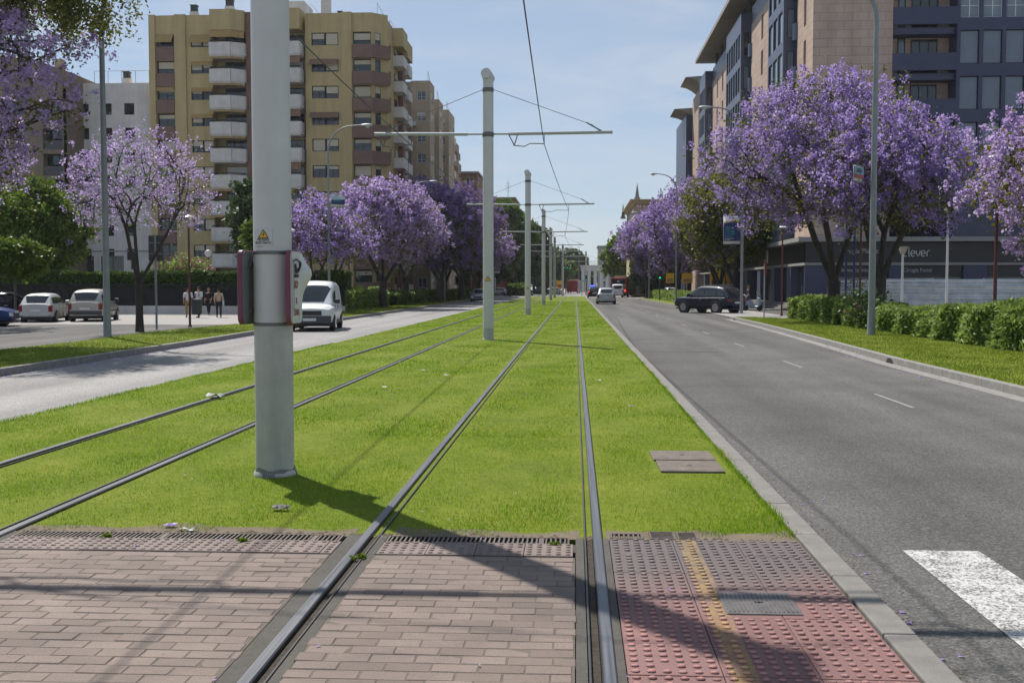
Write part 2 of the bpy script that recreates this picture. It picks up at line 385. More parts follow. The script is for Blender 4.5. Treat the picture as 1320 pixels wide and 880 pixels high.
# lawn between the tracks, verges
median = struct(MB().box(-6.86, 1.44, 6.84, 162, -0.28, -0.022).build('lawn', 'lawn_soil'))
def strip(name, inner, outer, y0, y1, z, mat, n=40):
    m = MB(); ys = [y0+(y1-y0)*i/n for i in range(n+1)]
    for a, b in zip(ys, ys[1:]):
        m.hexa([(inner(a), a, -0.3), (outer(a), a, -0.3), (outer(b), b, -0.3), (inner(b), b, -0.3), (inner(a), a, z), (outer(a), a, z), (outer(b), b, z), (inner(b), b, z)])
    return struct(m.build(name, mat, fix=False))
rv_out = lambda y: float(np.interp(y, [4, 40, 50, 54, 56.4], [13.0, 12.4, 11.6, 10.6, 9.0]))
strip('right_verge', lambda y: kx_r(y)+0.15, rv_out, 4, 56.4, -0.012, 'lawn_soil')
strip('right_verge_beyond', lambda y: kx_r(y)+0.15, lambda y: 11.6, 78.5, 148, -0.012, 'lawn_soil')
lv_in = lambda y: float(np.interp(y, [5, 27, 31, 38, 47, 62, 75, 170], [-14.9, -15.2, -14.95, -15.5, -14.6, -15.5, -17.5, -17.5]))
strip('left_verge', lv_in, lambda y: kx_l(y)-0.15, 5, 165, -0.062, 'lawn_soil', 80)
# kerbs of separate stones
def kerb(name, fx, y0, y1, w, zt, zb, step, mat, gap=0.006):
    m = MB(); y = y0
    while y < y1 - 0.01:
        a, b = y+gap/2, min(y+step, y1)-gap/2; xa, xb = fx(a), fx(b); j = rnd.uniform(-0.0015, 0.0015)
        m.hexa([(xa-w/2, a, zb), (xa+w/2, a, zb), (xb+w/2, b, zb), (xb-w/2, b, zb), (xa-w/2, a, zt+j), (xa+w/2, a, zt+j), (xb+w/2, b, zt+j), (xb-w/2, b, zt+j)])
        y += step
    return struct(m.build(name, mat, bevel=0.009, seg=2))
kerb('kerb', lambda y: 1.52, 1, 162, 0.155, 0.0, -0.3, 1.0, 'kerb_stone')
kerb('kerb', lambda y: kx_r(y)+0.08, 1, 56.5, 0.16, 0.004, -0.3, 1.0, 'kerb_dark')
kerb('kerb', lambda y: kx_r(y)+0.08, 78.5, 150, 0.16, 0.004, -0.3, 1.0, 'kerb_dark')
kerb('kerb', lambda y: kx_l(y)-0.08, 1, 165, 0.16, -0.046, -0.3, 1.0, 'kerb_dark')
kerb('kerb', lambda y: -6.92, 1, 162, 0.12, -0.035, -0.3, 1.0, 'kerb_dark')
m = MB()
for y in np.arange(1, 56, 12.0): pass
strip('gutter', lambda y: kx_r(y)-0.30, lambda y: kx_r(y)-0.005, 1, 56.4, RZ+0.004, 'kerb_dark')
# paving bed and bricks of the crossing
struct(MB().box(-7.0, 1.438, 0.4, 6.835, -0.28, -0.050).build('paving_bed', 'mortar'))
m = MB()
for a, b in ((-3.66, -1.475), (-1.205, .005), (-5.105, -3.905), (-6.86, -5.315)): m.box(a, b, 0.5, 6.322, -.0498, -.0068)
struct(m.build('joint_sand', 'joint'))
def bricks(m, xa, xb, y0, y1):
    row = 0; y = y1
    while y > y0:
        x = math.floor(xa/0.2)*0.2 - 0.2 + (0.1 if row % 2 else 0) + rnd.uniform(-.012, .012)
        ya, yb = y-0.0985, y-0.0025
        while x < xb:
            a, b = max(x+0.002, xa + rnd.uniform(-0.010, 0.010)), min(x+0.198, xb + rnd.uniform(-0.010, 0.010))
            if b-a > 0.035:
                z = -0.004 + rnd.uniform(-0.002, 0.0015); tx, ty = rnd.uniform(-.0012, .0012), rnd.uniform(-.0012, .0012); c = 0.004
                o = len(m.v)
                dx = rnd.uniform(-0.002, 0.002)
                A = [(a+dx, ya), (b+dx, ya), (b+dx, yb), (a+dx, yb)]
                for (px, py) in A: m.v.append((px, py, -0.032))
                for i, (px, py) in enumerate(A): m.v.append((px, py, z-0.004+(tx if i in (1, 2) else -tx)+(ty if i > 1 else -ty)))
                ins = [(a+c, ya+c), (b-c, ya+c), (b-c, yb-c), (a+c, yb-c)]
                for i, (px, py) in enumerate(ins): m.v.append((px+dx, py, z+(tx if i in (1, 2) else -tx)+(ty if i > 1 else -ty)))
                for k in range(4):
                    k2 = (k+1) % 4
                    m.f.append((o+k, o+k2, o+4+k2, o+4+k)); m.f.append((o+4+k, o+4+k2, o+8+k2, o+8+k))
                m.f.append((o+8, o+9, o+10, o+11))
            x += 0.2
        y -= 0.101; row += 1
m = MB()
bricks(m, -3.65, -1.475, 1.2, 6.31); bricks(m, -1.205, 0.003, 1.2, 6.31); bricks(m, -5.10, -3.91, 2.5, 6.31); bricks(m, -6.85, -5.32, 2.5, 6.31)
struct(m.build('brick_paving', 'brick_paver', fix=False))
def tactile(name, mat, xa, xb, y0, y1, tile, pitch_, r, h, z=-0.002):
    m = MB(); ny = int(math.ceil((y1-y0)/tile)); nx = int(math.ceil((xb-xa)/tile))
    for j in range(ny):
        for i in range(nx):
            a, b = xa+i*tile+0.002, min(xa+(i+1)*tile, xb)-0.002
            d, c = y1-j*tile-0.002, max(y1-(j+1)*tile, y0)+0.002
            if b-a < 0.03 or d-c < 0.03: continue
            zz = z + rnd.uniform(-0.002, 0.001); o = len(m.v)
            for zq, k in ((-0.032, 0), (zz-0.002, 0), (zz, 0.002)):
                m.v += [(a+k, c+k, zq), (b-k, c+k, zq), (b-k, d-k, zq), (a+k, d-k, zq)]
            for q in (0, 4):
                for k in range(4):
                    k2 = (k+1) % 4; m.f.append((o+q+k, o+q+k2, o+q+4+k2, o+q+4+k))
            m.f.append((o+8, o+9, o+10, o+11))
            nbx, nby = int((b-a)/pitch_), int((d-c)/pitch_)
            for u in range(nbx):
                for w in range(nby):
                    if rnd.random() < 0.02: continue
                    cx, cy = a+(u+0.5)*(b-a)/nbx, c+(w+0.5)*(d-c)/nby; hh = h*rnd.uniform(0.6, 1.05)
                    if .73 < cx < 1.155 and 5.225 < cy < 5.655: continue
                    o = len(m.v)
                    for rr, zq in ((r, zz-0.0005), (r*0.88, zz+hh*0.6), (r*0.62, zz+hh)):
                        for k in range(8):
                            w_ = 2*PI*k/8; m.v.append((cx+rr*math.cos(w_), cy+rr*0.8*math.sin(w_), zq))
                    for q in (0, 8):
                        for k in range(8):
                            k2 = (k+1) % 8; m.f.append((o+q+k, o+q+k2, o+q+8+k2, o+q+8+k))
                    m.f.append(tuple(o+16+k for k in range(8)))
    return struct(m.build(name, mat, fix=False, smooth=False))
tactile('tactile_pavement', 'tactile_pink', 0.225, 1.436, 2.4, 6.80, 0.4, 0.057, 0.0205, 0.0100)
tactile('tactile_strip', 'tactile_grey', -3.65, -1.475, 6.325, 6.64, 0.30, 0.05, 0.0175, 0.008)
tactile('tactile_strip', 'tactile_grey', -1.205, 0.003, 6.325, 6.64, 0.30, 0.05, 0.0175, 0.008)
tactile('tactile_strip', 'tactile_grey', -5.10, -3.91, 6.325, 6.64, 0.30, 0.05, 0.0175, 0.008)
m = MB(); xs = np.linspace(-3.72, 1.43, 60)
for a, b in zip(xs, xs[1:]):
    e = lambda x: 7.02+(.13 if x > .8 else .05)+.05*math.sin(x*4.3)+.04*math.sin(x*9.1+1)
    if any(abs((a+b)/2-q) < .12 for q in (-1.32, .12)): continue
    m.quad((a, 6.838, -.0195), (b, 6.838, -.0195), (b, e(b), -.0195), (a, e(a), -.0195))
tag(m.build('bare_earth', 'dirt', fix=False), kind='stuff')
# strip of bare earth where the lawn meets the paving
m = MB()
for i in range(220):
    x = rnd.uniform(-3.7, 1.3); y = 6.86+abs(rnd.gauss(0, 0.035)); s = rnd.uniform(0.01, 0.035)
    m.add([(x-s, y-s*0.7, -0.024), (x+s, y-s*0.7, -0.024), (x+s*0.8, y+s*0.8, -0.024), (x-s*0.8, y+s*0.7, -0.024), (x, y, -0.018+s*0.35)], [(0, 1, 4), (1, 2, 4), (2, 3, 4), (3, 0, 4)])
tag(m.build('bare_earth', 'dirt', fix=False), kind='stuff')

# rails
simple('lip_iron', (0.05, 0.047, 0.045), 0.5, 0.2, 9, metal=0.3)
def rail(xi, s, label, ow):
    prof = [(-.062, -.10), (-.062, -.006), (-.055, .001), (-.006, .001), (0, -.007), (.003, -.040), (.020, -.040), (.020, -.10)]
    pts = [(xi+s*a, b) for a, b in prof]
    o = MB().prism(pts, 0.4, 160, 'Y').build('tram_rail', 'rail_steel')
    tag(o, label, 'rail', 'tram rails running along the street')
    MB().box(min(xi+s*.004, xi+s*.039), max(xi+s*.004, xi+s*.039), 0.4, 160, -.0398, -.026).build('groove_fill', 'groove_dirt', o)
    lp = [(.0205, -.10), (.0205, -.040), (.040, -.040), (.043, -.010), (.046, -.007), (.055, -.007), (.058, -.10)]
    MB().prism([(xi+s*a, b) for a, b in lp], 0.4, 160, 'Y').build('guard_lip', 'lip_iron', o)
    m = MB()
    for a, b in ((-ow, -.064), (.060, .110)):
        xa, xb = sorted((xi+s*a, xi+s*b)); m.box(xa, xb, 0.4, 6.84, -.03, -.011+rnd.uniform(-.002, .002))
    struct(m.build('rail_bedding', 'mortar'))
rail(-5.22, 1, 'tram rail nearest the left-hand road, pale line sunk in the grass', .095)
rail(-3.79, -1, 'dark tram rail just left of the thick grey pole with the signs on it', .138)
rail(-1.32, 1, 'polished tram rail crossing the brick paving between the two wide brick areas', .153)
rail(0.12, -1, 'bright bluish tram rail between the brick paving and the pink studded tiles', .102)

# zebra stripes and lane dashes
m = MB()
for k in range(5): m.quad(*[(x, y, RZ+0.004) for x, y in ((2.18+k*1.0, 1.6), (2.68+k*1.0, 1.6), (2.68+k*1.0, 7.16), (2.18+k*1.0, 7.16))])
struct(m.build('zebra_crossing', 'road_paint', fix=False))
m = MB()
for y in (15.6, 23.2, 31, 39, 47, 55, 63, 71, 79): m.quad((4.85, y, RZ+.004), (4.905, y, RZ+.004), (4.905, y+2.0, RZ+.004), (4.85, y+2.0, RZ+.004))
simple('lane_paint', (0.25, 0.245, 0.237), 0.7, 0.2, 12)
struct(m.build('lane_marking', 'lane_paint', fix=False))

# drains and covers
def grate(x0, x1, y0, y1, label, along='Y', pitch_=0.03, group='iron drain grates along the edge of the lawn', m_='grate_iron'):
    o = thing('drain_grate', ((x0+x1)/2, (y0+y1)/2, -0.03), label, 'drain grate', group); base = o.location
    f = MB(); z0, z1 = -0.03, -0.006; w = 0.012
    f.box(x0, x1, y0, y0+w, z0, z1); f.box(x0, x1, y1-w, y1, z0, z1); f.box(x0, x0+w, y0+w, y1-w, z0, z1); f.box(x1-w, x1, y0+w, y1-w, z0, z1)
    f.build('frame', m_, o, base)
    MB().box(x0+w, x1-w, y0+w, y1-w, -0.03, -0.027).build('dark_channel', 'ink_black', o, base)
    b = MB()
    if along == 'Y':
        n = int((x1-x0-2*w)/pitch_)
        for i in range(n):
            xx = x0+w+(i+0.5)*(x1-x0-2*w)/n
            hw = 0.016 if (i % 33 == 32) else 0.0055
            b.box(xx-hw, xx+hw, y0+w, y1-w, -0.025, -0.008)
    else:
        n = int((y1-y0-2*w)/pitch_)
        for i in range(n):
            yy = y0+w+(i+0.5)*(y1-y0-2*w)/n; b.box(x0+w, x1-w, yy-0.006, yy+0.006, -0.025, -0.008)
    b.build('bars', m_, o, base)
grate(-3.66, -1.50, 6.655, 6.825, 'long drain grate at the lawn edge in front of the thick grey pole')
grate(-1.20, -0.03, 6.655, 6.825, 'drain grate at the lawn edge between the two rails of one track')
grate(0.235, 0.445, 6.83, 6.97, 'small dusty drain grate beside the bright bluish rail', pitch_=0.027)
grate(0.49, 0.655, 6.83, 7.04, 'square drain grate with cross bars, left of the yellow edged one', 'X')
grate(0.668, 0.80, 6.83, 7.03, 'square drain grate with cross bars at the end of the yellow line', 'X')
def cover(x0, x1, y0, y1, z, label, mat):
    o = MB().box(x0, x1, y0, y1, z-0.02, z).build('access_cover', mat, bevel=0.004); tag(o, label, 'cover', 'metal access covers')
    b = MB(); n = int((x1-x0)/0.022)
    for i in range(1, n): b.box(x0+i*(x1-x0)/n-0.0035, x0+i*(x1-x0)/n+0.0035, y0+0.03, y1-0.03, z+0.0005, z+0.003)
    b.build('tread_ribs', mat, o)
    MB().box((x0+x1)/2-0.02, (x0+x1)/2+0.02, (y0+y1)/2-0.008, (y0+y1)/2+0.008, z+0.001, z+0.0045).build('lifting_slot', 'ink_black', o)
cover(0.755, 1.13, 5.25, 5.63, 0.004, 'grey ribbed metal cover set into the pink studded tiles', 'cover_iron')
cover(0.74, 1.40 - 0.08, 9.98, 10.52, -0.003, 'far one of two rusty ribbed covers in the grass beside the kerb', 'cover_rust')
cover(0.76, 1.40 - 0.08, 9.36, 9.93, -0.003, 'near one of two rusty ribbed covers in the grass beside the kerb', 'cover_rust')
for x, y, lb in ((kx_r(24.6), 24.6, 'dark storm drain mouth in the right-hand kerb below the oleander hedge'), (kx_r(54.6), 54.6, 'dark storm drain mouth in the kerb near the rounded corner by the dark blue car')):
    o = tag(MB().prism([(x-0.012, y-0.36), (x+0.01, y-0.36), (x+0.01, y+0.36), (x-0.012, y+0.36)], RZ+0.005, -0.004).build('storm_drain', 'kerb_dark'), lb, 'drain')
    MB().prism([(y+0.27*math.cos(a), RZ+0.005+0.115*math.sin(a)) for a in np.linspace(0, PI, 9)], x-0.016, x-0.010, 'X').build('opening', 'ink_black', o)

# ------------------------------------------------------------------ grass blades, petals, litter
NR = np.random.default_rng(5)
def blades(name, mat, pts, z, h, w, lean=0.6):
    n = len(pts)
    a = NR.uniform(0, 2*PI, n); hh = h*NR.uniform(0.4, 1.1, n)*(0.82+0.28*np.sin(pts[:, 0]*2.3+pts[:, 1]*.7)*np.sin(pts[:, 1]*1.3-pts[:, 0])+0.16*np.sin(pts[:, 0]*7.1+1)*np.sin(pts[:, 1]*4.7)); ww = w*NR.uniform(0.6, 1.3, n)
    d = np.stack([np.cos(a), np.sin(a), np.zeros(n)], 1); la = NR.uniform(0, 2*PI, n); ll = hh*lean*NR.uniform(0, 1, n)
    base = np.concatenate([pts, np.full((n, 1), z)], 1)
    tip = base + np.stack([np.cos(la)*ll, np.sin(la)*ll, hh], 1)
    V = np.stack([base - d*ww[:, None]/2, base + d*ww[:, None]/2, tip], 1).reshape(-1, 3)
    return tag(quads(name, V, mat, None, 3), kind='stuff')
def scatter(n, x0, x1, y0, y1, keep, power=1.0):
    p = np.stack([NR.uniform(x0, x1, n), y0+(y1-y0)*NR.uniform(0, 1, n)**power], 1); return p[keep(p[:, 0], p[:, 1])]
def lawn_keep(x, y):
    k = (x > -6.86)
    for xr in (-5.225, -3.785, -1.325, 0.125): k &= np.abs(x-xr) > 0.072
    k &= ~((x > .70) & (x < 1.38) & (y > 9.3) & (y < 10.55))
    k &= (y > 6.965 + np.where(x > .8, .10*np.abs(np.sin(x*6.5)), 0) + np.clip(.06*np.sin(x*3.3+2), 0, 1) + 0.05*np.sin(x*5.1)*np.sin(x*2.3+1) + 0.03*np.sin(x*13) + NR.normal(0, .025, len(x))) & ~((x > 0.15) & (x < 0.84) & (y < 7.06))
    patch = np.sin(x*1.7+0.6*y)*np.sin(y*0.9-0.4*x)+np.sin(x*4.1-y*1.3)*0.6
    dr = np.min([np.abs(x-xr) for xr in (-5.225, -3.785, -1.325, 0.125)], axis=0)
    k &= NR.uniform(0, 1, len(x)) < np.clip(0.80+0.45*patch, 0.18, 1)*np.clip(.35+(dr-.07)*6, 0, 1)
    return k
P_ = [scatter(190000, -7.0, 1.44, 6.75, 11.5, lawn_keep, 1.25)]
blades('grass', 'grass_blades', P_[0], -0.024, 0.032, 0.0046, 0.9)
blades('grass', 'grass_blades', scatter(100000, -6.85, 1.45, 11.5, 20, lawn_keep, 1.2), -0.024, 0.036, 0.0085, 0.9)
blades('grass', 'grass_blades', scatter(80000, -6.85, 1.45, 20, 42, lawn_keep, 1.3), -0.024, 0.040, 0.015, 0.9)
blades('grass', 'grass_blades', scatter(70000, -6.85, 1.45, 42, 110, lawn_keep, 1.3), -0.024, 0.045, 0.035, 0.9)
# longer tufts overhanging kerb and plates
e1 = np.stack([1.435+NR.normal(0, 0.015, 5000), NR.uniform(7, 26, 5000)], 1); e2 = np.stack([-6.86+NR.normal(0, 0.03, 6000), NR.uniform(9, 30, 6000)], 1)
blades('grass', 'grass_blades', np.concatenate([e1, e2]), -0.024, 0.055, 0.009, 0.9)
blades('verge_grass', 'verge_blades', scatter(100000, 7.2, 13, 14, 56, lambda x, y: (x > np.array([kx_r(q)+0.18 for q in y])) & (x < np.array([rv_out(q) for q in y])), 1.3), -0.014, 0.055, 0.016)
blades('verge_grass', 'verge_blades', scatter(70000, -17, -11.5, 18, 62, lambda x, y: (x < np.array([kx_l(q)-0.18 for q in y])) & (x > np.array([lv_in(q) for q in y])), 1.3), -0.064, 0.055, 0.018)
blades('verge_grass', 'verge_blades', scatter(26000, -17.5, -12, 62, 110, lambda x, y: (x < np.array([kx_l(q)-0.18 for q in y])) & (x > -15.6), 1.2), -0.064, 0.10, 0.03)
def petals(name, n, f, z, s):
    V = []
    for i in range(n):
        x, y = f(); a = rnd.uniform(0, 6.28); r = s*rnd.uniform(0.5, 1.3); t = rnd.uniform(0.1, 0.5)*r
        for k, q in enumerate(((-1, -.5), (1, -.5), (1.2, .5), (-.8, .5))):
            V.append((x+r*(q[0]*math.cos(a)-q[1]*math.sin(a)), y+r*(q[0]*math.sin(a)+q[1]*math.cos(a)), z+0.004+(t if k % 2 else 0)))
    return tag(quads(name, V, 'petals'), kind='stuff')
petals('fallen_petals', 420, lambda: ((lambda y: (kx_l(y)+0.02+abs(rnd.gauss(0, 0.10)), y))(rnd.uniform(20, 48))), LZ, 0.03)
petals('fallen_petals', 160, lambda: ((lambda y: (kx_r(y)-0.05-abs(rnd.gauss(0, 0.3)), y))(rnd.uniform(18, 56))), RZ, 0.03)
petals('fallen_petals', 50, lambda: (1.62+abs(rnd.gauss(0, 0.25)), rnd.uniform(4, 14)), RZ, 0.013)
petals('fallen_petals', 45, lambda: (rnd.uniform(-3.6, 1.3), rnd.uniform(4, 9)), -0.002, 0.009)
# grit and dry leaves in the gutter by the near kerb
V = []
for i in range(2600):
    y = rnd.uniform(3.6, 13); x = 1.608+abs(rnd.gauss(0, 0.04+.03*math.sin(y*3)**2)); s = rnd.uniform(0.003, 0.013); a = rnd.uniform(0, 6.28)
    for k in range(4): V.append((x+s*math.cos(a+k*1.57), y+s*0.8*math.sin(a+k*1.57), RZ+0.003+(0.006 if k == 0 else 0)))
tag(quads('gutter_leaf_litter', V, 'dirt'), kind='stuff')
def scrap(x, y, z, s, label, mat='paper', name='paper_scrap'):
    m = MB(); n = 5; o = 0
    for j in range(n):
        for i in range(n): m.v.append((x+(i/4-0.5)*s*1.6+rnd.uniform(-.1, .1)*s, y+(j/4-.5)*s+rnd.uniform(-.1, .1)*s, z+rnd.uniform(0, 0.35)*s))
    for j in range(n-1):
        for i in range(n-1): m.f.append((j*n+i, j*n+i+1, (j+1)*n+i+1, (j+1)*n+i))
    return tag(m.build(name, mat, fix=False), label, 'litter', 'scraps of litter on the lawn')
scrap(-2.58, 6.91, -0.01, 0.06, 'crumpled white paper scrap lying on the long drain grate')
scrap(-2.74, 7.03, -0.01, 0.05, 'small dirty scrap in the grass just left of the crumpled white paper', 'petals')
scrap(-2.14, 7.61, -0.005, 0.075, 'flat pale grey scrap in the grass in front of the thick grey pole', 'kerb_stone')
scrap(-5.22, 15.15, 0.01, 0.16, 'torn pale paper lying across the rail beside the left-hand road')
for i, (x, y) in enumerate(((-3.01, 16.69), (-2.88, 20.09), (-2.3, 19), (-3.4, 12.2), (0.75, 14.2), (0.4, 18.1))):
    scrap(x, y, 0.015, 0.05, 'tiny pale scrap lying alone on the sunlit lawn', name='paper_scrap')
# ------------------------------------------------------------------ tram line poles and wires
POLES = [(-2.60, 9.08), (-2.62, 32.3), (-2.65, 60.3), (-2.66, 91.0), (-2.71, 120.5), (-2.7, 143), (-1.9, 168), (2.1, 203), (5.9, 230), (7.2, 246), (8.1, 262)]
PL = ['thick grey tram line pole nearest the camera, carrying two magenta edged signs',
      'second grey tram line pole, slim, standing alone on the lawn with a yellow warning triangle',
      'third tram line pole along the lawn, just right of the second one',
      'fourth tram line pole along the lawn between the two tracks',
      'fifth tram line pole along the lawn, far down the track',
      'sixth tram line pole, last one of the straight row on the lawn',
      'tram line pole at the far end of the lawn beside the dark left rail',
      'far tram line pole by the kerb end behind the car with the blue light',
      'distant tram line pole left of the white arch by the red bus',
      'distant tram line pole in front of the white arch',
      'most distant tram line pole against the green trees left of the red bus']
WR = [(-0.70, 5.9), (-0.93, 5.85), (-0.35, 5.82), (-0.85, 5.82), (-0.4, 5.82), (-0.8, 5.8)]   # contact wire, right track, at each pole
WL = [(-4.55, 5.9), (-4.95, 5.85), (-4.35, 5.82), (-4.9, 5.82), (-4.4, 5.82), (-4.8, 5.8)]
def catenary(i, x, y, label, detail):
    H = 7.85; r = 0.165
    o = thing('tram_line_pole', (x, y, -0.02), label, 'pole', 'poles of the tram line'); b = (x, y, -0.02)
    n = 32 if i < 2 else 16
    z1 = 1.30 if i == 0 else 0.35
    MB().lathe((x, y, -0.02), [(r*1.0, 0.03), (r, z1)], n).build('lower_shaft', 'pole_dirty', o, b, True)
    MB().lathe((x, y, -0.02), [(r*.999, z1+.001), (r*0.985, 1.92), (r*0.97, H)], n).build('shaft', 'pole_paint', o, b, True)
    MB().lathe((x, y, -0.02), [(r+.02, 0), (r+.018, 0.02), (r+.004, 0.045)], n).build('base_ring', 'pole_dirty', o, b, True)
    # hooded cap
    c = MB(); c.tube([(x-0.05, y-0.20, H+0.10), (x-0.02, y+0.02, H+0.06), (x+0.03, y+0.2, H-0.02)], [0.155, 0.165, 0.165], n)
    c.lathe((x, y, -0.02), [(r*1.02, H-0.02), (r*1.02, H+0.05)], n); c.build('hood', 'pole_paint', o, b, True)
    MB().lathe((x, y, -0.02), [(r*1.005, H-0.42), (r*1.03, H-0.41), (r*1.03, H-0.30), (r*1.005, H-0.29)], n).build('collar', 'steel_strap', o, b, True)
    MB().lathe((x, y, -0.02), [(r*1.005, 6.10), (r*1.05, 6.11), (r*1.05, 6.23), (r*1.005, 6.24)], n).build('arm_clamp', 'steel_strap', o, b, True)
    za = 6.17
    for s, L_ in ((-1, 3.42), (1, 3.70)):
        a = MB(); a.tube([(x+s*0.15, y, za), (x+s*0.62, y, za)], 0.030, 8); a.tube([(x+s*0.62, y, za), (x+s*L_, y, za+0.03)], 0.050, 10); a.tube([(x+s*L_, y, za+0.03), (x+s*(L_+0.03), y, za+0.03)], 0.056, 10)
        a.build('bracket_arm', 'galvanised', o, b, True)
        t = MB(); t.tube([(x+s*0.16, y, H-0.36), (x+s*(L_-0.55), y, za+0.24)], 0.009, 6); t.tube([(x+s*(L_-0.75), y, za+0.32), (x+s*(L_-0.33), y, za+0.08)], 0.022, 6)
        t.tube([(x+s*(L_-0.33), y, za+0.10), (x+s*(L_-0.33), y, za-0.02)], 0.03, 6)
        t.build('tie_rod', 'steel_strap', o, b)
    if detail:
        for s, (wx, wz) in ((1, WR[i]), (-1, WL[i])):
            a = MB(); x0 = x+s*0.62 if s > 0 else x-3.35
            d = 1 if s > 0 else 1
            xm = x0+0.14*d
            a.tube([(x0, y, za-.02), (xm+.03, y, wz-0.02)], 0.018, 6); a.tube([(x0+0.27*d, y, za-.02), (xm+0.03, y, wz-0.02)], 0.018, 6)
            a.tube([(xm, y, wz-0.02), (xm+(wx-xm)*0.35, y, wz-0.06), (xm+(wx-xm)*0.55, y, wz+0.03), (wx, y, wz+0.015)], 0.015, 6)
            a.tube([(wx, y, za-.02), (wx, y, wz)], 0.012, 5)
            a.build('steady_arm', 'steel_strap', o, b)
    return o, b
plist = [catenary(i, x, y, PL[i], i < 6) for i, (x, y) in enumerate(POLES)]
def warning(o, b, y_front, x, z, s, words=True):
    w = MB(); w.prism([(x-s, z-s*0.85), (x+s, z-s*0.85), (x, z+s*0.9)], y_front-0.003, y_front, 'Y'); wo_ = w.build('warning_triangle', 'warning_yellow', o, b)
    k = MB()
    for p, q in (((x-s, z-s*.85), (x+s, z-s*.85)), ((x+s, z-s*.85), (x, z+s*.9)), ((x, z+s*.9), (x-s, z-s*.85))):
        k.tube([(p[0], y_front-.004, p[1]), (q[0], y_front-.004, q[1])], s*0.07, 4)
    k.prism([(x+s*.12, z+s*.35), (x-s*.22, z-s*.15), (x-s*.02, z-s*.12), (x-s*.14, z-s*.62), (x+s*.26, z-s*.02), (x+s*.05, z-s*.05)], y_front-.006, y_front-.0035, 'Y')
    k.build('black_symbol', 'ink_black', wo_, b)
    if words:
        text('lettering', 'PELIGRO\nELÉCTRICO', 0.026, 'ink_black', o, (x-b[0], y_front-0.002-b[1], z-s*1.55-b[2]), FACE_S, extrude=0.001)
p1, b1 = plist[0]
yf = 9.08-0.165
MB().prism([(-2.705, 1.955), (-2.555, 1.955), (-2.555, 2.10), (-2.705, 2.10)], yf-0.001, yf+0.03, 'Y').build('warning_plate', 'pole_paint', p1, b1)
warning(p1, b1, yf-0.002, -2.63, 2.055, 0.04)
MB().box(-2.685, -2.585, yf-.004, yf+.01, 1.955, 1.995)
for zz in (1.90, 1.29):
    MB().lathe((-2.60, 9.08, 0), [(0.166, zz-.014), (0.171, zz-.013), (0.171, zz+.013), (0.166, zz+.014)], 32).build('steel_strap', 'steel_strap', p1, b1, True)
m = MB(); nn = 40
for i in range(nn):
    a = 2*PI*i/nn; r0 = .188+.014*math.sin(3*a)+.008*math.sin(7*a+1); h0 = .045+.010*math.sin(5*a)+.006*math.sin(2*a)
    m.v += [(-2.60+r0*math.cos(a), 9.08+r0*math.sin(a), -.03), (-2.60+.166*math.cos(a), 9.08+.166*math.sin(a), h0)]
for i in range(nn): j = (i+1) % nn; m.f.append((2*i, 2*j, 2*j+1, 2*i+1))
m.build('mortar_collar', 'kerb_stone', p1, b1, True)
p2, b2 = plist[1]; warning(p2, b2, 32.3-0.166, -2.62, 1.83, 0.085, False)
p3, b3 = plist[2]; warning(p3, b3, 60.3-0.166, -2.65, 1.5, 0.085, False)
MB().prism([(-2.635, 1.9), (-2.605, 1.9), (-2.605, 1.93), (-2.635, 1.93)], 31, 31.01, 'Y')

# two slim rounded signs strapped to the nearest pole, seen almost edge-on
def rounded(w, h, r, n=5):
    P = []
    for cx, cz, a0 in ((w/2-r, h/2-r, 0), (-w/2+r, h/2-r, PI/2), (-w/2+r, -h/2+r, PI), (w/2-r, -h/2+r, 1.5*PI)):
        for k in range(n+1): P.append((cx+r*math.cos(a0+k*PI/2/n), cz+r*math.sin(a0+k*PI/2/n)))
    return P
def side_sign(x, y, z, rz, label, torn):
    o = thing('tram_sign', (x, y, z), label, 'sign', 'signs strapped to the nearest pole', rz); P = rounded(0.33, 0.63, 0.05)
    # local: face is the xz plane, thickness along y
    MB().prism(P, -0.02, 0.02, 'Y').build('frame', 'magenta_trim', o, bevel=0.006)
    Q = [(a*0.94, b*0.965) for a, b in P]
    if torn:
        MB().prism(Q, -0.026, -0.019, 'Y').build('panel', 'paper', o)
    else:
        MB().prism(Q, -0.026, -0.019, 'Y').build('panel', 'panel_grey', o); MB().prism(Q, 0.019, 0.026, 'Y').build('panel', 'panel_grey', o)
    return o
sl = side_sign(-2.812, 9.03, 1.605, math.radians(86), 'grey backed rounded sign with magenta edge, strapped to the left of the thick pole', False)
sr = side_sign(-2.405, 9.03, 1.605, math.radians(88), 'white torn poster sign with red and black print on the right of the thick pole', True)
# peeling poster sheet on the right sign
m = MB(); nx, nz = 8, 14
for j in range(nz+1):
    v = j/nz; z = -0.27+0.56*v
    for i in range(nx+1):
        u = i/nx; x = -0.145+0.285*u
        lift = max(0, u-0.5)*2; k = math.exp(-((v-0.66)/0.20)**2)
        y = -0.030-0.10*k*lift**1.5
        m.v.append((x-0.03*k*lift**2, y, z+0.02*k*lift))
for j in range(nz):
    for i in range(nx): a = j*(nx+1)+i; m.f.append((a, a+1, a+nx+2, a+nx+1))
po = m.build('poster', 'paper', sr, smooth=True, fix=False)
for body, z, s in (('1KM', 0.02, 0.105), ('a', -0.105, 0.12), ('UNA', -0.215, 0.095)):
    text('red_print', body, s*.9, 'ink_red', po, (-0.03, -0.034, z), (PI/2, 0, 0), extrude=0.001, width=0.9)
m = MB()
m.tube([(-0.13, -0.041, 0.22), (-0.05, -0.041, 0.24), (0.05, -0.045, 0.215), (0.07, -0.046, 0.19)], 0.006, 5); m.tube([(-0.13, -0.041, 0.22), (-0.13, -0.041, -0.2)], 0.0025, 4)
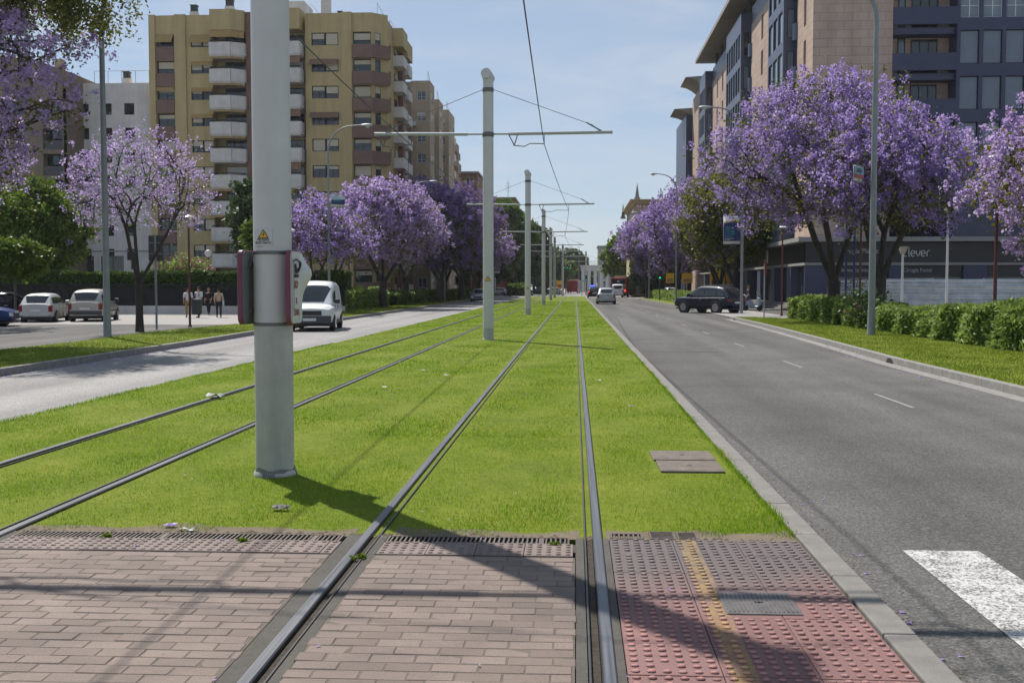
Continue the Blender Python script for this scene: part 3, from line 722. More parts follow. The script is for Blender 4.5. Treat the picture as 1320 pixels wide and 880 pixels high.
m.box(-0.075, 0.0, -0.043, -0.040, 0.12, 0.165); m.box(-0.10, 0.01, -0.043, -0.040, 0.085, 0.112); m.box(-0.085, -0.05, -0.043, -0.040, 0.165, 0.2)
m.tube([(0.0, -0.042, 0.14), (0.035, -0.045, 0.17), (0.05, -0.046, 0.215)], 0.011, 5)
m.build('black_print', 'ink_black', po)
MB().box(-.03, .03, -.05, -.027, .18, .22).box(-.03, .03, -.05, -.027, -.22, -.18).build('mounting_bracket', 'steel_strap', sl)
MB().box(-.03, .03, .026, .06, .18, .22).box(-.03, .03, .026, .06, -.22, -.18).build('mounting_bracket', 'steel_strap', sr)

def wire(pts, label):
    return tag(MB().tube(pts, 0.0115, 6).build('contact_wire', 'black_iron'), label, 'overhead wire')
def run(W_, far):
    pts = [(W_[0][0]+0.25, -20, 5.95)]
    for (wx, wz), (px, py) in zip(W_, POLES):
        pts.append((wx, py, wz))
    pts += far
    out = [Vector(pts[0])]
    for a, b in zip(pts, pts[1:]):
        a, b = Vector(a), Vector(b)
        for k in range(1, 7):
            t = k/6; p = a.lerp(b, t); p.z -= 4*t*(1-t)*0.10*min(1, (b-a).length/28); out.append(p)
    return out
wire(run(WR, [(0.4, 168, 5.8), (4.4, 203, 5.8), (11, 232, 5.8)]), 'black overhead wire hanging above the right-hand track, against the sky')
wire(run(WL, [(-3.6, 168, 5.8), (0.2, 203, 5.8), (7, 232, 5.8)]), 'black overhead wire passing in front of the ochre apartment block')

# ------------------------------------------------------------------ street lamps
def arc_lamp(x, y, z0, h, reach, label, r=0.085, bend=1.6, banner=None):
    """tall pole bent over at the top, cobra head pointing along +-x"""
    o = thing('street_lamp', (x, y, z0), label, 'street lamp', 'tall grey street lamps along the avenue'); s = 1 if reach > 0 else -1; R_ = abs(reach)
    MB().lathe((0, 0, 0), [(r*1.25, 0), (r*1.2, 0.02), (r*1.05, 0.9), (r*1.0, 1.0), (r*0.72, h-bend)], 12).build('pole', 'lamp_grey', o, smooth=True)
    pts = []
    for k in range(9):
        a = k/8*PI/2*0.92; pts.append((s*bend*(1-math.cos(a))*0.95, 0, h-bend+bend*math.sin(a)))
    lx, lz = pts[-1][0], pts[-1][2]
    pts.append((s*(R_-0.45), 0, lz+0.06))
    MB().tube(pts, [r*0.72-(r*0.30)*k/(len(pts)-1) for k in range(len(pts))], 10).build('bent_arm', 'lamp_grey', o, smooth=True)
    hd = MB(); n = 9; prof = [(0, .05), (.08, .09), (.25, .13), (.45, .15), (.62, .12), (.72, .04)]
    o0 = len(hd.v)
    for d, w in prof:
        for k in range(10):
            q = 2*PI*k/10; zz = math.sin(q); hd.v.append((s*(R_-0.50+d), w*math.cos(q), lz+0.06+(0.09 if zz > 0 else 0.10)*zz*w/0.15))
    for i in range(len(prof)-1):
        for k in range(10): k2 = (k+1) % 10; hd.f.append((i*10+k, i*10+k2, (i+1)*10+k2, (i+1)*10+k))
    hd.f += [tuple(range(10)), tuple(range(50, 60))]
    ho = hd.build('lamp_head', 'galvanised', o, smooth=True)
    MB().lathe((s*(R_-0.10), 0, lz-0.06), [(0.03, -0.05), (0.10, -0.02), (0.12, 0.02)], 10).build('lens', 'clear_lens', ho, smooth=True)
    return o
simple('concrete_grey', (0.36, 0.34, 0.27), .7); simple('banner_navy', (0.012, 0.018, 0.10), 0.5, 0.1); simple('banner_teal', (0.008, 0.105, 0.165), 0.5, 0.1); simple('banner_red', (0.30, 0.03, 0.03), 0.5, 0.1)
simple('banner_white', (0.60, 0.61, 0.62), 0.5, 0.08); simple('teal_ink', (0.05, 0.38, 0.36), 0.5, 0.05); simple('yellow_ink', (0.65, 0.45, 0.04), 0.5, 0.05); simple('banner_sky', (0.15, 0.28, 0.42), 0.5, 0.2, 2)
def banner(x, y, zc, side, kind, label, w=0.95, h=1.55, tilt=0.0):
    """printed banner hung on a lamp post, facing along the street"""
    o = thing('lamp_banner', (x+side*(w/2+0.10), y, zc), label, 'banner', 'printed banners hung on lamp posts', tilt)
    a = MB(); n = 6
    for i in range(n+1):
        u = i/n-0.5; a.v += [(u*w, 0.03*math.sin(u*5), -h/2), (u*w, 0.03*math.sin(u*5+0.4), h/2)]
    for i in range(n): a.f.append((2*i, 2*i+2, 2*i+3, 2*i+1))
    me = a.build('cloth', 'banner_white', o, fix=False, smooth=True); md = me.modifiers.new('thickness', 'SOLIDIFY'); md.thickness = 0.008
    for zz in (h/2+0.01, -h/2-0.01): MB().tube([(-side*(w/2+0.10), 0, zz), (side*w/2, 0, zz)], 0.018, 6).build('hanging_bar', 'lamp_grey', o)
    f = -0.05
    if kind == 'art':
        MB().prism([(-w/2+.02, -h/2+.16), (w/2-.02, -h/2+.16), (w/2-.02, h/2-.36), (w*.1, h/2-.30), (-w/2+.02, h/2-.44)], f, f+.01, 'Y').build('blue_field', 'banner_navy', o)
        MB().prism([(-w/2+.02, h/2-.42), (w*.1, h/2-.29), (w/2-.02, h/2-.33), (w/2-.02, h/2-.27), (w*.05, h/2-.22), (-w/2+.02, h/2-.36)], f-.001, f+.009, 'Y').build('yellow_stroke', 'yellow_ink', o)
        text('lettering', 'TODO EL\nARTE Y LA\nCULTURA\nA TUS PIES,\nSEVILLA', 0.125, 'teal_ink', o, (-w/2+.08, f-.004, -0.12), FACE_S, 'LEFT', 0.002)
        text('lettering', 'PROGRAMACIÓN\nCULTURAL', 0.065, 'lettering_white', o, (-w/2+.08, f-.004, -h/2+.27), FACE_S, 'LEFT', 0.002)
    elif kind == 'teal':
        MB().prism([(-w/2+.02, -h/2+.15), (w/2-.02, -h/2+.15), (w/2-.02, h/2-.28), (-w/2+.02, h/2-.36)], f, f+.01, 'Y').build('teal_field', 'banner_teal', o)
        MB().box(-w/2+.02, w/2-.02, f-.002, f+.008, -h/2+.15, -h/2+.42).build('navy_band', 'banner_navy', o)
        text('lettering', 'TODO EL\nARTE Y LA\nCULTURA', 0.13, 'teal_ink', o, (-w/2+.08, f-.004, 0.1), FACE_S, 'LEFT', 0.002)
    else:
        MB().box(-w/2+.02, w/2-.02, f, f+.01, -.05*h, h/2-.04).build('blue_field', 'banner_sky', o)
        MB().box(-w/2+.02, w/2-.02, f, f+.01, -.32*h, -.055*h).build('red_band', 'banner_red', o)
        MB().prism([(-.3*w, .08*h), (.15*w, .03*h), (.33*w, .2*h), (.05*w, .36*h), (-.22*w, .27*h)], f-.004, f, 'Y').build('dark_motif', 'dark_grey', o)
    return o
arc_lamp(-15.25, 34, -0.06, 11.75, 2.2, 'nearest tall lamp post on the left, standing on the grass verge by the parked cars', 0.11)
arc_lamp(9.82, 36, -0.01, 11.85, -2.2, 'tall lamp post on the right verge in front of the big purple tree', 0.115)
arc_lamp(-15.1, 65, -0.06, 11.4, 2.55, 'lamp post with bent arm in front of the ochre building, behind the white van')
arc_lamp(-15.2, 97, -0.06, 11.1, 2.5, 'lamp post with a teal banner among the purple trees on the left')
arc_lamp(-14.3, 117, -0.06, 11.0, 2.3, 'lamp post with a red and blue banner under the dark purple trees')
arc_lamp(-14.6, 150, -0.1, 11.0, 2.3, 'far left lamp post with a small teal banner near the oncoming pale car')
arc_lamp(-13.8, 182, -0.2, 11.0, 2.3, 'distant lamp post past the purple trees, left of the third tram pole')
arc_lamp(9.72, 63, -0.01, 11.9, -2.35, 'lamp post by the dark blue car with a navy banner on it')
arc_lamp(9.40, 100, -0.01, 11.9, -2.3, 'lamp post beyond the dark blue car, its head above the purple trees')
arc_lamp(9.1, 132, -0.01, 10.5, -2.0, 'distant lamp post on the right verge at the end of the low hedge')
arc_lamp(1.0, 262, -0.2, 10.5, -3.5, 'distant arched lamp post in the middle, above the traffic lights')
banner(9.72, 63, 4.85, -1, 'art', 'navy and white banner with teal lettering beside the dark blue car', 1.0, 1.62)
banner(9.82, 36, 5.3, -1, 'sky', 'blue and red banner half hidden in the big purple tree', 0.85, 0.5, 0.95)
banner(-15.2, 97, 4.6, 1, 'teal', 'teal banner with white edges on the lamp post left of the purple trunks', 0.85, 1.45)
banner(-14.3, 117, 4.6, 1, 'sky', 'blue and red banner under the dark purple trees on the left', 0.85, 1.45)
banner(-14.6, 150, 4.8, 1, 'teal', 'small teal banner on the lamp post near the oncoming pale car', 0.85, 1.4)
banner(-13.8, 182, 4.6, 1, 'sky', 'distant blue and red banner left of the third tram pole', 0.9, 1.7)
banner(-15.1, 65, 6.8, 1, 'teal', 'folded banner on the lamp post behind the white van', 0.95, 0.75, 0.7)

def park_lamp(x, y, z0, h, label, twin=False):
    o = thing('park_lamp', (x, y, z0), label, 'lamp', 'short rust red lamps beside the pavement')
    MB().lathe((0, 0, 0), [(.09, 0), (.085, .05), (.055, .12), (.05, 1.0), (.042, h-.5)], 10).build('post', 'rust_red', o, smooth=True)
    c = MB()
    for k in range(3):
        a = 2*PI*k/3+0.4; c.tube([(0, 0, h-.52), (.16*math.cos(a), .16*math.sin(a), h-.28), (.17*math.cos(a), .17*math.sin(a), h-.06)], .014, 5)
    c.build('bracket', 'rust_red', o)
    MB().lathe((0, 0, h-.1), [(.27, -.02), (.28, .005), (.21, .06), (.08, .10), (.02, .115)], 18).build('disc_shade', 'white_paint', o, smooth=True)
    return o
park_lamp(-16.9, 46, -0.2, 4.9, 'rust red lamp with round shade beside the four people and the bin')
park_lamp(-15.6, 58, -0.16, 4.9, 'rust red lamp standing just right of the thick pole, behind the white van')
park_lamp(-16.2, 76, -0.16, 4.6, 'rust red lamp hidden among the first purple trees behind the hedge')
park_lamp(11.5, 30.0, 0, 5.2, 'rust red lamp under the yellowish purple tree beside the bright hedge')
park_lamp(12.05, 46.0, 0, 4.9, 'rust red lamp in the hedge between the two big purple trunks')
park_lamp(11.75, 61.5, -0.1, 5.1, 'rust red lamp at the left end of the oleander hedge')
park_lamp(12.8, 92, -0.05, 4.9, 'rust red lamp between the trunks behind the dark blue car')
for k, (x, y, z, h, lb) in enumerate(((-27.2, 78, -0.2, 4.0, 'white globe lamp peeping over the clipped hedge near the flowers'),)):
    o = thing('globe_lamp', (x, y, z), lb, 'lamp'); MB().cyl((0, 0, 0), .05, h, 10).build('post', 'dark_grey', o, smooth=True)
    MB().lathe((0, 0, h+.2), [(.02, -.27), (.16, -.22), (.25, -.08), (.26, .04), (.18, .2), (.02, .27)], 14).build('globe', 'white_paint', o, smooth=True)
# litter bin on the rust red lamp, back of a direction sign, thin posts
o = thing('litter_bin', (-16.55, 45.9, 0.36), 'dark hanging litter bin fixed beside the rust red lamp near the people', 'bin')
MB().lathe((0, 0, 0), [(.17, 0), (.21, .03), (.24, .62), (.25, .66), (.22, .67)], 14).build('bucket', 'dark_grey', o, smooth=True)
MB().box(-.36, -.2, -.02, .02, .40, .46).build('bracket', 'rust_red', o)
o = thing('road_sign', (-17.2, 43, -0.2), 'back of a dark grey road sign on a thin post beside the bare branched tree', 'sign')
MB().cyl((0, 0, 0), .045, 3.9, 10).build('post', 'lamp_grey', o, smooth=True)
MB().prism(rounded(.62, 1.05, .06), -.02, .0, 'Y').build('sign_plate', 'dark_grey', o).location = (0, .08, 3.35)
MB().box(-.28, .28, .05, .065, 3.1, 3.14).box(-.28, .28, .05, .065, 3.55, 3.59).build('rails', 'lamp_grey', o)
o = thing('no_parking_sign', (9.45, 54, -0.02), 'thin grey post with a narrow red and white sign near the shop steps', 'sign')
MB().cyl((0, 0, 0), .03, 2.75, 8).build('post', 'galvanised', o, smooth=True)
MB().prism(rounded(.5, .75, .05), -.012, .012, 'Y').build('sign_plate', 'banner_red', o).location = (0, -.04, 2.5)
o.rotation_euler.z = math.radians(72)
for x, y, h, lb in ((13.95, 56, 6.2, 'left one of two dark blue flag poles by the big purple trunks'), (14.36, 56, 6.2, 'right one of two dark blue flag poles by the big purple trunks')):
    simple('flag_blue', (0.012, 0.016, 0.09), 0.5, 0.1)
    o = thing('flag_pole', (x, y, -0.1), lb, 'pole', 'flag poles before the shop'); MB().lathe((0, 0, 0), [(.06, 0), (.055, h), (.01, h+.04)], 10).build('mast', 'flag_blue', o, smooth=True)
for x, y, h, lb in ((16.5, 55, 3.8, 'slim white lamp with square yellowish top in front of the dark shop sign'), (18.7, 55, 5.8, 'slim white lamp with tapering top standing right of the white lettering')):
    o = thing('terrace_lamp', (x, y, -0.1), lb, 'lamp', 'white lamps behind the metal hoarding'); MB().lathe((0, 0, 0), [(.07, 0), (.05, h-.5)], 10).build('post', 'white_paint', o, smooth=True)
    MB().hexa([(-.08, -.08, h-.5), (.08, -.08, h-.5), (.08, .08, h-.5), (-.08, .08, h-.5), (-.2, -.2, h-.12), (.2, -.2, h-.12), (.2, .2, h-.12), (-.2, .2, h-.12)]).build('lamp_shade', 'concrete_grey', o)

# ------------------------------------------------------------------ fence, low wall, hoarding
simple('fence_black', (0.010, 0.010, 0.011), 0.6, 0.2)
o = thing('boundary_fence', (-30, 68, -0.24), 'long black railing fence on a low white wall below the clipped hedge', 'fence'); b = (-30, 68, -0.24)
MB().box(-60, -14.8, 67.9, 68.15, -0.24, 0.30).build('low_wall', 'white_plaster', o, b)
bars = MB()
for x in np.arange(-60, -14.8, 0.13): bars.box(x, x+.03, 68.0, 68.03, .30, 1.72)
bars.box(-60, -14.8, 67.99, 68.04, 1.66, 1.72).box(-60, -14.8, 67.99, 68.04, .40, .45)
bars.build('bars', 'fence_black', o, b); 
MB().box(-60, -14.8, 68.10, 68.13, .305, 1.70).build('dark_backing', 'fence_black', o, b)  # black sheet, the darkness behind the bars put in as colour
def hoard_mat():
    simple('corrugated_zinc', (0.58, 0.61, 0.63), 0.25, 0.15, 2, metal=0.9, grime=0.15)
hoard_mat()
o = thing('hoarding', (13.8, 58, -0.1), 'shiny corrugated metal hoarding behind the oleander hedge, below the dark shop front', 'fence')
prof = []
prof = [(0.2+1.86*i/96, .055+.055*math.sin(2*PI*i/9.6)) for i in range(97)]
for s in range(8):
    m = MB(); xa, xb = s*2.5, s*2.5+2.51; oo = 0.012*(s % 2); dz = rnd.uniform(-.02, .03)
    for zz, d in prof: m.v += [(xa, -d-oo, zz+dz), (xb, -d-oo, zz+dz)]
    for i in range(len(prof)-1): m.f.append((2*i, 2*i+1, 2*i+3, 2*i+2))
    m.build('sheet_metal', 'corrugated_zinc', o, fix=False, smooth=True)
    MB().box(xa-.03, xa+.03, .02, .08, 0, 2.1).build('support_post', 'galvanised', o)
o.rotation_euler.z = math.radians(-9)
# ------------------------------------------------------------------ buildings
def brickface(name, c1, c2, mort, sx, sz, rough=0.85, msize=0.012, axis='XZ', var=0.12):
    m, nt, out = new_mat(name); p = nt.nodes.new('ShaderNodeBsdfPrincipled'); p.inputs['Roughness'].default_value = rough; p.inputs['Specular IOR Level'].default_value = 0.25
    v = coords(nt); s = nt.nodes.new('ShaderNodeSeparateXYZ'); L(nt, v, s.inputs[0])
    cb = nt.nodes.new('ShaderNodeCombineXYZ'); L(nt, mth(nt, 'ADD', s.outputs[0], s.outputs[1]), cb.inputs[0]); L(nt, s.outputs[2], cb.inputs[1])
    bt = nt.nodes.new('ShaderNodeTexBrick'); L(nt, cb.outputs[0], bt.inputs['Vector'])
    bt.inputs['Color1'].default_value = (*c1, 1); bt.inputs['Color2'].default_value = (*c2, 1); bt.inputs['Mortar'].default_value = (*mort, 1)
    bt.inputs['Scale'].default_value = 1.0; bt.inputs['Brick Width'].default_value = sx; bt.inputs['Row Height'].default_value = sz; bt.inputs['Mortar Size'].default_value = msize
    f = ramp(nt, noise(nt, v, 0.35, 5, 0.65), [(0.3, (1-var,)*3), (0.7, (1+var,)*3)])
    mp = nt.nodes.new('ShaderNodeMapping'); mp.inputs['Scale'].default_value = (1.2, 1.2, 0.1); L(nt, v, mp.inputs[0])
    g = ramp(nt, noise(nt, mp.outputs[0], 1.0, 6, 0.65), [(0.42, (1.03,)*3), (0.8, (0.78,)*3)])
    L(nt, mixc(nt, 1.0, mixc(nt, 1.0, bt.outputs['Color'], f, 'MULTIPLY'), g, 'MULTIPLY'), p.inputs['Base Color']); L(nt, p.outputs[0], out.inputs[0])
brickface('ochre_brick', (0.47, 0.365, 0.180), (0.505, 0.392, 0.195), (0.41, 0.33, 0.175), .25, .075, var=0.07)
brickface('brown_brick', (0.20, 0.115, 0.085), (0.225, 0.13, 0.095), (0.19, 0.125, 0.1), .25, .075)
brickface('tan_brick', (0.44, 0.335, 0.23), (0.47, 0.36, 0.25), (0.36, 0.28, 0.20), .25, .075)
brickface('tan_dark_brick', (0.32, 0.24, 0.165), (0.34, 0.255, 0.175), (0.29, 0.22, 0.16), .25, .075)
brickface('stone_cladding', (0.43, 0.325, 0.265), (0.475, 0.36, 0.295), (0.20, 0.15, 0.12), 1.1, 0.58, 0.7, 0.012)
brickface('red_brick', (0.24, 0.09, 0.05), (0.27, 0.10, 0.055), (0.23, 0.12, 0.08), .25, .075)
simple('balcony_white', (0.60, 0.575, 0.53), 0.85, 0.1, 0.8, grime=0.3)
simple('parapet_brown', (0.19, 0.118, 0.092), 0.85, 0.12, 1.2, grime=0.15)
simple('shutter_cream', (0.50, 0.45, 0.34), 0.6, 0.08, 1)
simple('shutter_white', (0.60, 0.585, 0.55), 0.6, 0.06, 1)
simple('shutter_blue', (0.165, 0.20, 0.25), 0.55, 0.07, 1)
simple('awning_ochre', (0.36, 0.24, 0.09), 0.8, 0.1, 2); simple('awning_brown', (0.22, 0.13, 0.085), 0.8, 0.1, 2)
simple('frame_dark', (0.022, 0.020, 0.019), 0.5, 0.1)
simple('frame_white', (0.6, 0.6, 0.6), 0.4, 0.05)
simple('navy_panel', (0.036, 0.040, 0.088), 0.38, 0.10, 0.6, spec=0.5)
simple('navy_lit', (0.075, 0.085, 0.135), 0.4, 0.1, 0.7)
simple('eave_soffit', (0.27, 0.235, 0.20), 0.8, 0.08, 0.5)
simple('shop_black', (0.012, 0.012, 0.013), 0.35, 0.2)
simple('concrete_band', (0.27, 0.265, 0.25), 0.7, 0.1, 0.6, grime=0.2)
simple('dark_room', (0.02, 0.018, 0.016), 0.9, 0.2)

class Face:
    """maps (u along the wall, z, depth outwards) to the world; kinds S (faces -Y), E (+X), W (-X)"""
    def __init__(s, kind, c): s.k = kind; s.c = c
    def p(s, u, z, d):
        if s.k == 'D':
            (x0, y0), (dx, dy) = s.c; return (x0+dx*u+dy*d, y0+dy*u-dx*d, z)
        return (u, s.c-d, z) if s.k == 'S' else ((s.c+d, u, z) if s.k == 'E' else (s.c-d, u, z))
    def box(s, m, u0, u1, z0, z1, d0, d1):
        P = s.p; m.hexa([P(u0, z0, d0), P(u1, z0, d0), P(u1, z0, d1), P(u0, z0, d1), P(u0, z1, d0), P(u1, z1, d0), P(u1, z1, d1), P(u0, z1, d1)])
    def wall(s, m, u0, u1, z0, z1, holes, th=0.35, d=0.0):
        """wall skin with real openings and reveals"""
        us = sorted({u0, u1, *[h[0] for h in holes], *[h[1] for h in holes]}); zs = sorted({z0, z1, *[h[2] for h in holes], *[h[3] for h in holes]})
        us = [u for u in us if u0 <= u <= u1]; zs = [z for z in zs if z0 <= z <= z1]
        for a, b in zip(us, us[1:]):
            start = None
            for c, e in zip(zs, zs[1:]):
                inside = any(h[0] <= (a+b)/2 <= h[1] and h[2] <= (c+e)/2 <= h[3] for h in holes)
                if not inside and start is None: start = c
                if inside and start is not None: m.quad(s.p(a, start, d), s.p(b, start, d), s.p(b, c, d), s.p(a, c, d)); start = None
            if start is not None: m.quad(s.p(a, start, d), s.p(b, start, d), s.p(b, zs[-1], d), s.p(a, zs[-1], d))
        for h in holes:
            a, b, c, e = h[:4]
            m.quad(s.p(a, c, d), s.p(a, e, d), s.p(a, e, d-th), s.p(a, c, d-th)); m.quad(s.p(b, c, d), s.p(b, e, d), s.p(b, e, d-th), s.p(b, c, d-th))
            m.quad(s.p(a, c, d), s.p(b, c, d), s.p(b, c, d-th), s.p(a, c, d-th)); m.quad(s.p(a, e, d), s.p(b, e, d), s.p(b, e, d-th), s.p(a, e, d-th))
def window(face, o, base, u0, u1, z0, z1, d, n=2, fm='frame_dark', glass='window_glass', shutter=0.0, sm='shutter_cream', t=0.05, mid=True):
    """window > pane, shutter; frame bars are the window's own mesh"""
    f = MB(); w = 0.06
    face.box(f, u0, u1, z0, z0+w, d, d+t); face.box(f, u0, u1, z1-w, z1, d, d+t)
    for i in range(n+1):
        u = u0+(u1-u0)*i/n; a, b = max(u0, u-w/2), min(u1, u+w/2)
        if i == 0: b = u0+w
        if i == n: a = u1-w
        face.box(f, a, b, z0+w, z1-w, d, d+t)
    if mid: face.box(f, u0+w, u1-w, z0+(z1-z0)*.36-.02, z0+(z1-z0)*.36+.02, d+.002, d+t-.002)
    wo_ = f.build('window', fm, o, base)
    g = MB(); face.box(g, u0+.02, u1-.02, z0+.02, z1-.02, d-.02, d+.012); g.build('pane', glass, wo_, base)
    if shutter > 0.03:
        q = MB(); zt = z1-w; zb = zt-(zt-z0-w)*min(1, shutter)
        n_ = max(3, int((zt-zb)/0.09)); face.box(q, u0+w, u1-w, zb, zt, d+t+.005, d+t+.03)
        for i in range(n_): face.box(q, u0+w+.003, u1-w-.003, zb+(zt-zb)*(i+.25)/n_, zb+(zt-zb)*(i+.85)/n_, d+t+.031, d+t+.04)
        q.build('shutter', sm, wo_, base)
    return wo_
def awning(face, o, base, u0, u1, zt, drop, out, d, mat):
    m = MB(); P = face.p
    m.hexa([P(u0, zt-drop, d+out), P(u1, zt-drop, d+out), P(u1, zt-.04, d), P(u0, zt-.04, d), P(u0, zt-drop+.03, d+out+.02), P(u1, zt-drop+.03, d+out+.02), P(u1, zt, d+.02), P(u0, zt, d+.02)])
    n = max(3, int((u1-u0)/0.35))
    for i in range(n): face.box(m, u0+(u1-u0)*i/n+.01, u0+(u1-u0)*(i+1)/n-.01, zt-drop-.18, zt-drop+.005, d+out, d+out+.012)
    m.build('awning', mat, o, base)
def chimney(o, base, x, y, z, w, h, cap=True):
    c = MB().box(x-w/2, x+w/2, y-w/2, y+w/2, z, z+h).build('chimney', 'white_plaster', o, base)
    if cap:
        m = MB()
        for k in range(4): m.box(x-w*.42, x+w*.42, y-w*.42, y+w*.42, z+h+.02+k*.17, z+h+.02+k*.17+.11)
        m.box(x-w*.3, x+w*.3, y-w*.3, y+w*.3, z+h, z+h+.6).box(x-w*.5, x+w*.5, y-w*.5, y+w*.5, z+h+.7, z+h+.76); m.build('cowl', 'dark_grey', c, base)

# --- ochre apartment block -------------------------------------------------
YB = 115.0; FP = 2.83; NF = 10
base = (-33, YB, -0.2)
oc = thing('apartment_block', base, 'tall ochre brick apartment block with white balconies and brown parapets on the left', 'apartment building')
S = Face('S', YB); R = random.Random(11)
wm = MB(); ZT = 30.85
# core behind the facade and roof
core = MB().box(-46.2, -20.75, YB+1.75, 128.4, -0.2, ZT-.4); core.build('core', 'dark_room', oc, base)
MB().box(-46.27, -46.2+.02, YB+.3, YB+28, -.2, ZT).build('side_wall', 'ochre_brick', oc, base)
MB().box(-46.2, -20.7, YB+1.75, 128.4, ZT-.38, ZT-.1).build('roof', 'concrete_band', oc, base)
ftop = lambda k: 28.83-FP*k
def colA(u0, u1, mirror=False, corner=False):
    """recessed loggia column with brown parapets"""
    holes = [(u0, u1, ftop(k)-2.83+0.03, ftop(k)) for k in range(NF)]
    return holes
cols = {'A': (-45.58, -43.5), 'B': (-41.7, -38.9), 'C': (-39.25, -35.75), 'C2': (-31.05, -29.1), 'B2': (-28.45, -25.5), 'A2': (-23.95, -21.0)}
holes = []
for k in range(NF):
    z = ftop(k)
    holes.append((-45.55, -43.55, z-1.36, z, 'A'))
    holes.append((-41.7, -39.27, z-.12-1.30, z-.12, 'B'))
    holes.append((-28.42, -25.5, z-.05-1.34, z-.05, 'B2'))
    holes.append((-23.9, -21.95, z-1.40, z, 'A2'))
S.wall(wm, -46.27, -39.25, -.2, ZT, [h for h in holes if h[1] < -39.2]); S.wall(wm, -29.1, -23.9, -.2, ZT, [h for h in holes if h[4] == 'B2'])
S.wall(wm, -23.9, -21.9, -.2, ZT, [h for h in holes if h[4] == 'A2'])
DL = math.hypot(1.55, 1.4); DG = Face('D', ((-21.9, YB), (1.55/DL, 1.4/DL))); hd = [(.45, 1.15, ftop(k)-1.35, ftop(k)-.05) for k in range(NF)]; DG.wall(wm, 0, DL, -.2, ZT, hd, .2)
# balcony bay walls set back between the wings
S.wall(wm, -39.25, -29.1, -.2, ZT, [], d=-1.25)
for u in (-39.25, -29.1):
    P = S.p; wm.quad(P(u, -.2, 0), P(u, ZT, 0), P(u, ZT, -1.25), P(u, -.2, -1.25))
# pilasters proud of the wall
for u0, u1 in ((-46.27, -45.6), (-43.45, -42.2), (-25.15, -24.0)): S.box(wm, u0, u1, -.2, ZT+.06, 0.004, 0.18)
# solid crown over the balcony bays
def bay(m, pts, z0, z1):
    n = len(pts); m.prism(pts, z0, z1, 'Z')
bayL = [(-39.25, YB+1.25), (-39.25, YB-1.0), (-37.0, YB-1.0), (-35.75, YB-.2), (-35.75, YB+1.25)]
bayR = [(-32.6, YB+1.25), (-32.6, YB-.2), (-31.6, YB-1.0), (-29.45, YB-1.0), (-29.45, YB+1.25)]
for B_ in (bayL, bayR): bay(wm, B_, 29.02, 31.2)
wm.build('wall', 'ochre_brick', oc, base)
br = MB(); br.box(-35.7, -32.65, YB+.25, YB+1.2, -.2, ZT+.3); br.build('stair_tower', 'brown_brick', oc, base)
for k in range(NF):
    z = ftop(k); window(S, oc, base, -34.9, -33.5, z-1.3, z-.2, -.24, 2)
# parapets of brown panels
for k in range(NF):
    z = ftop(k); m = MB()
    S.box(m, -45.56, -43.54, z-2.80, z-1.37, .02, .14); m.build('parapet', 'parapet_brown', oc, base)
    m = MB(); m.prism([(-23.9, YB-.42), (-21.75, YB-.42), (-20.05, YB+1.12), (-20.25, YB+1.36), (-21.87, YB-.06), (-23.9, YB-.06)], z-2.80, z-1.41, 'Z'); m.prism([(-23.9, YB-.06), (-21.87, YB-.06), (-21.88, YB-.01), (-23.9, YB-.01)], z-2.80, z-2.66, 'Z')
    m.build('parapet', 'parapet_brown', oc, base)
    sA = R.choice([0, 1, .5, 1, .35, .6]); sm = R.choice(['shutter_cream', 'shutter_white', 'shutter_cream'])
    window(S, oc, base, -45.4, -43.6, z-1.34, z-.08, -.30, 2, shutter=sA if k else 0, sm=sm)
    a, b_, c_ = -41.65, -40.5, -39.32
    s1, s2 = R.choice([.45, .7, 1, .85]), R.choice([.5, .8, 1, .9, 0])
    window(S, oc, base, a, b_, z-1.42, z-.13, -.22, 2, shutter=s1); window(S, oc, base, b_+.08, c_, z-1.42, z-.13, -.22, 2, shutter=s2)
    if k in (0, 1, 2, 3): awning(S, oc, base, a, c_, z-.1, .75 if k == 0 else .28, .55 if k == 0 else .12, .02, 'awning_ochre')
    if k == 0: awning(S, oc, base, -45.5, -43.6, z-.02, .75, .5, .02, 'awning_ochre')
    if k == 2: awning(S, oc, base, -45.5, -43.6, z-.02, .25, .1, .02, 'awning_ochre')
    s1, s2 = R.choice([.25, .5, 1, .35]), R.choice([.3, 1, .9, .6])
    window(S, oc, base, -28.38, -27.0, z-1.37, z-.07, -.2, 2, shutter=s1, sm='shutter_cream'); window(S, oc, base, -26.9, -25.54, z-1.37, z-.07, -.2, 2, shutter=s2, sm='shutter_cream')
    if k in (1, 3): awning(S, oc, base, -28.6, -25.5, z-.03, .5, .55, .02, 'awning_brown')
    window(DG, oc, base, *hd[k], -.12, 1, shutter=R.choice([0, .3, .6]))
    window(S, oc, base, -23.85, -21.98, z-1.38, z-.1, -.25, 2, shutter=R.choice([.4, .3, 1, .6, 1, .9]), sm='shutter_cream')
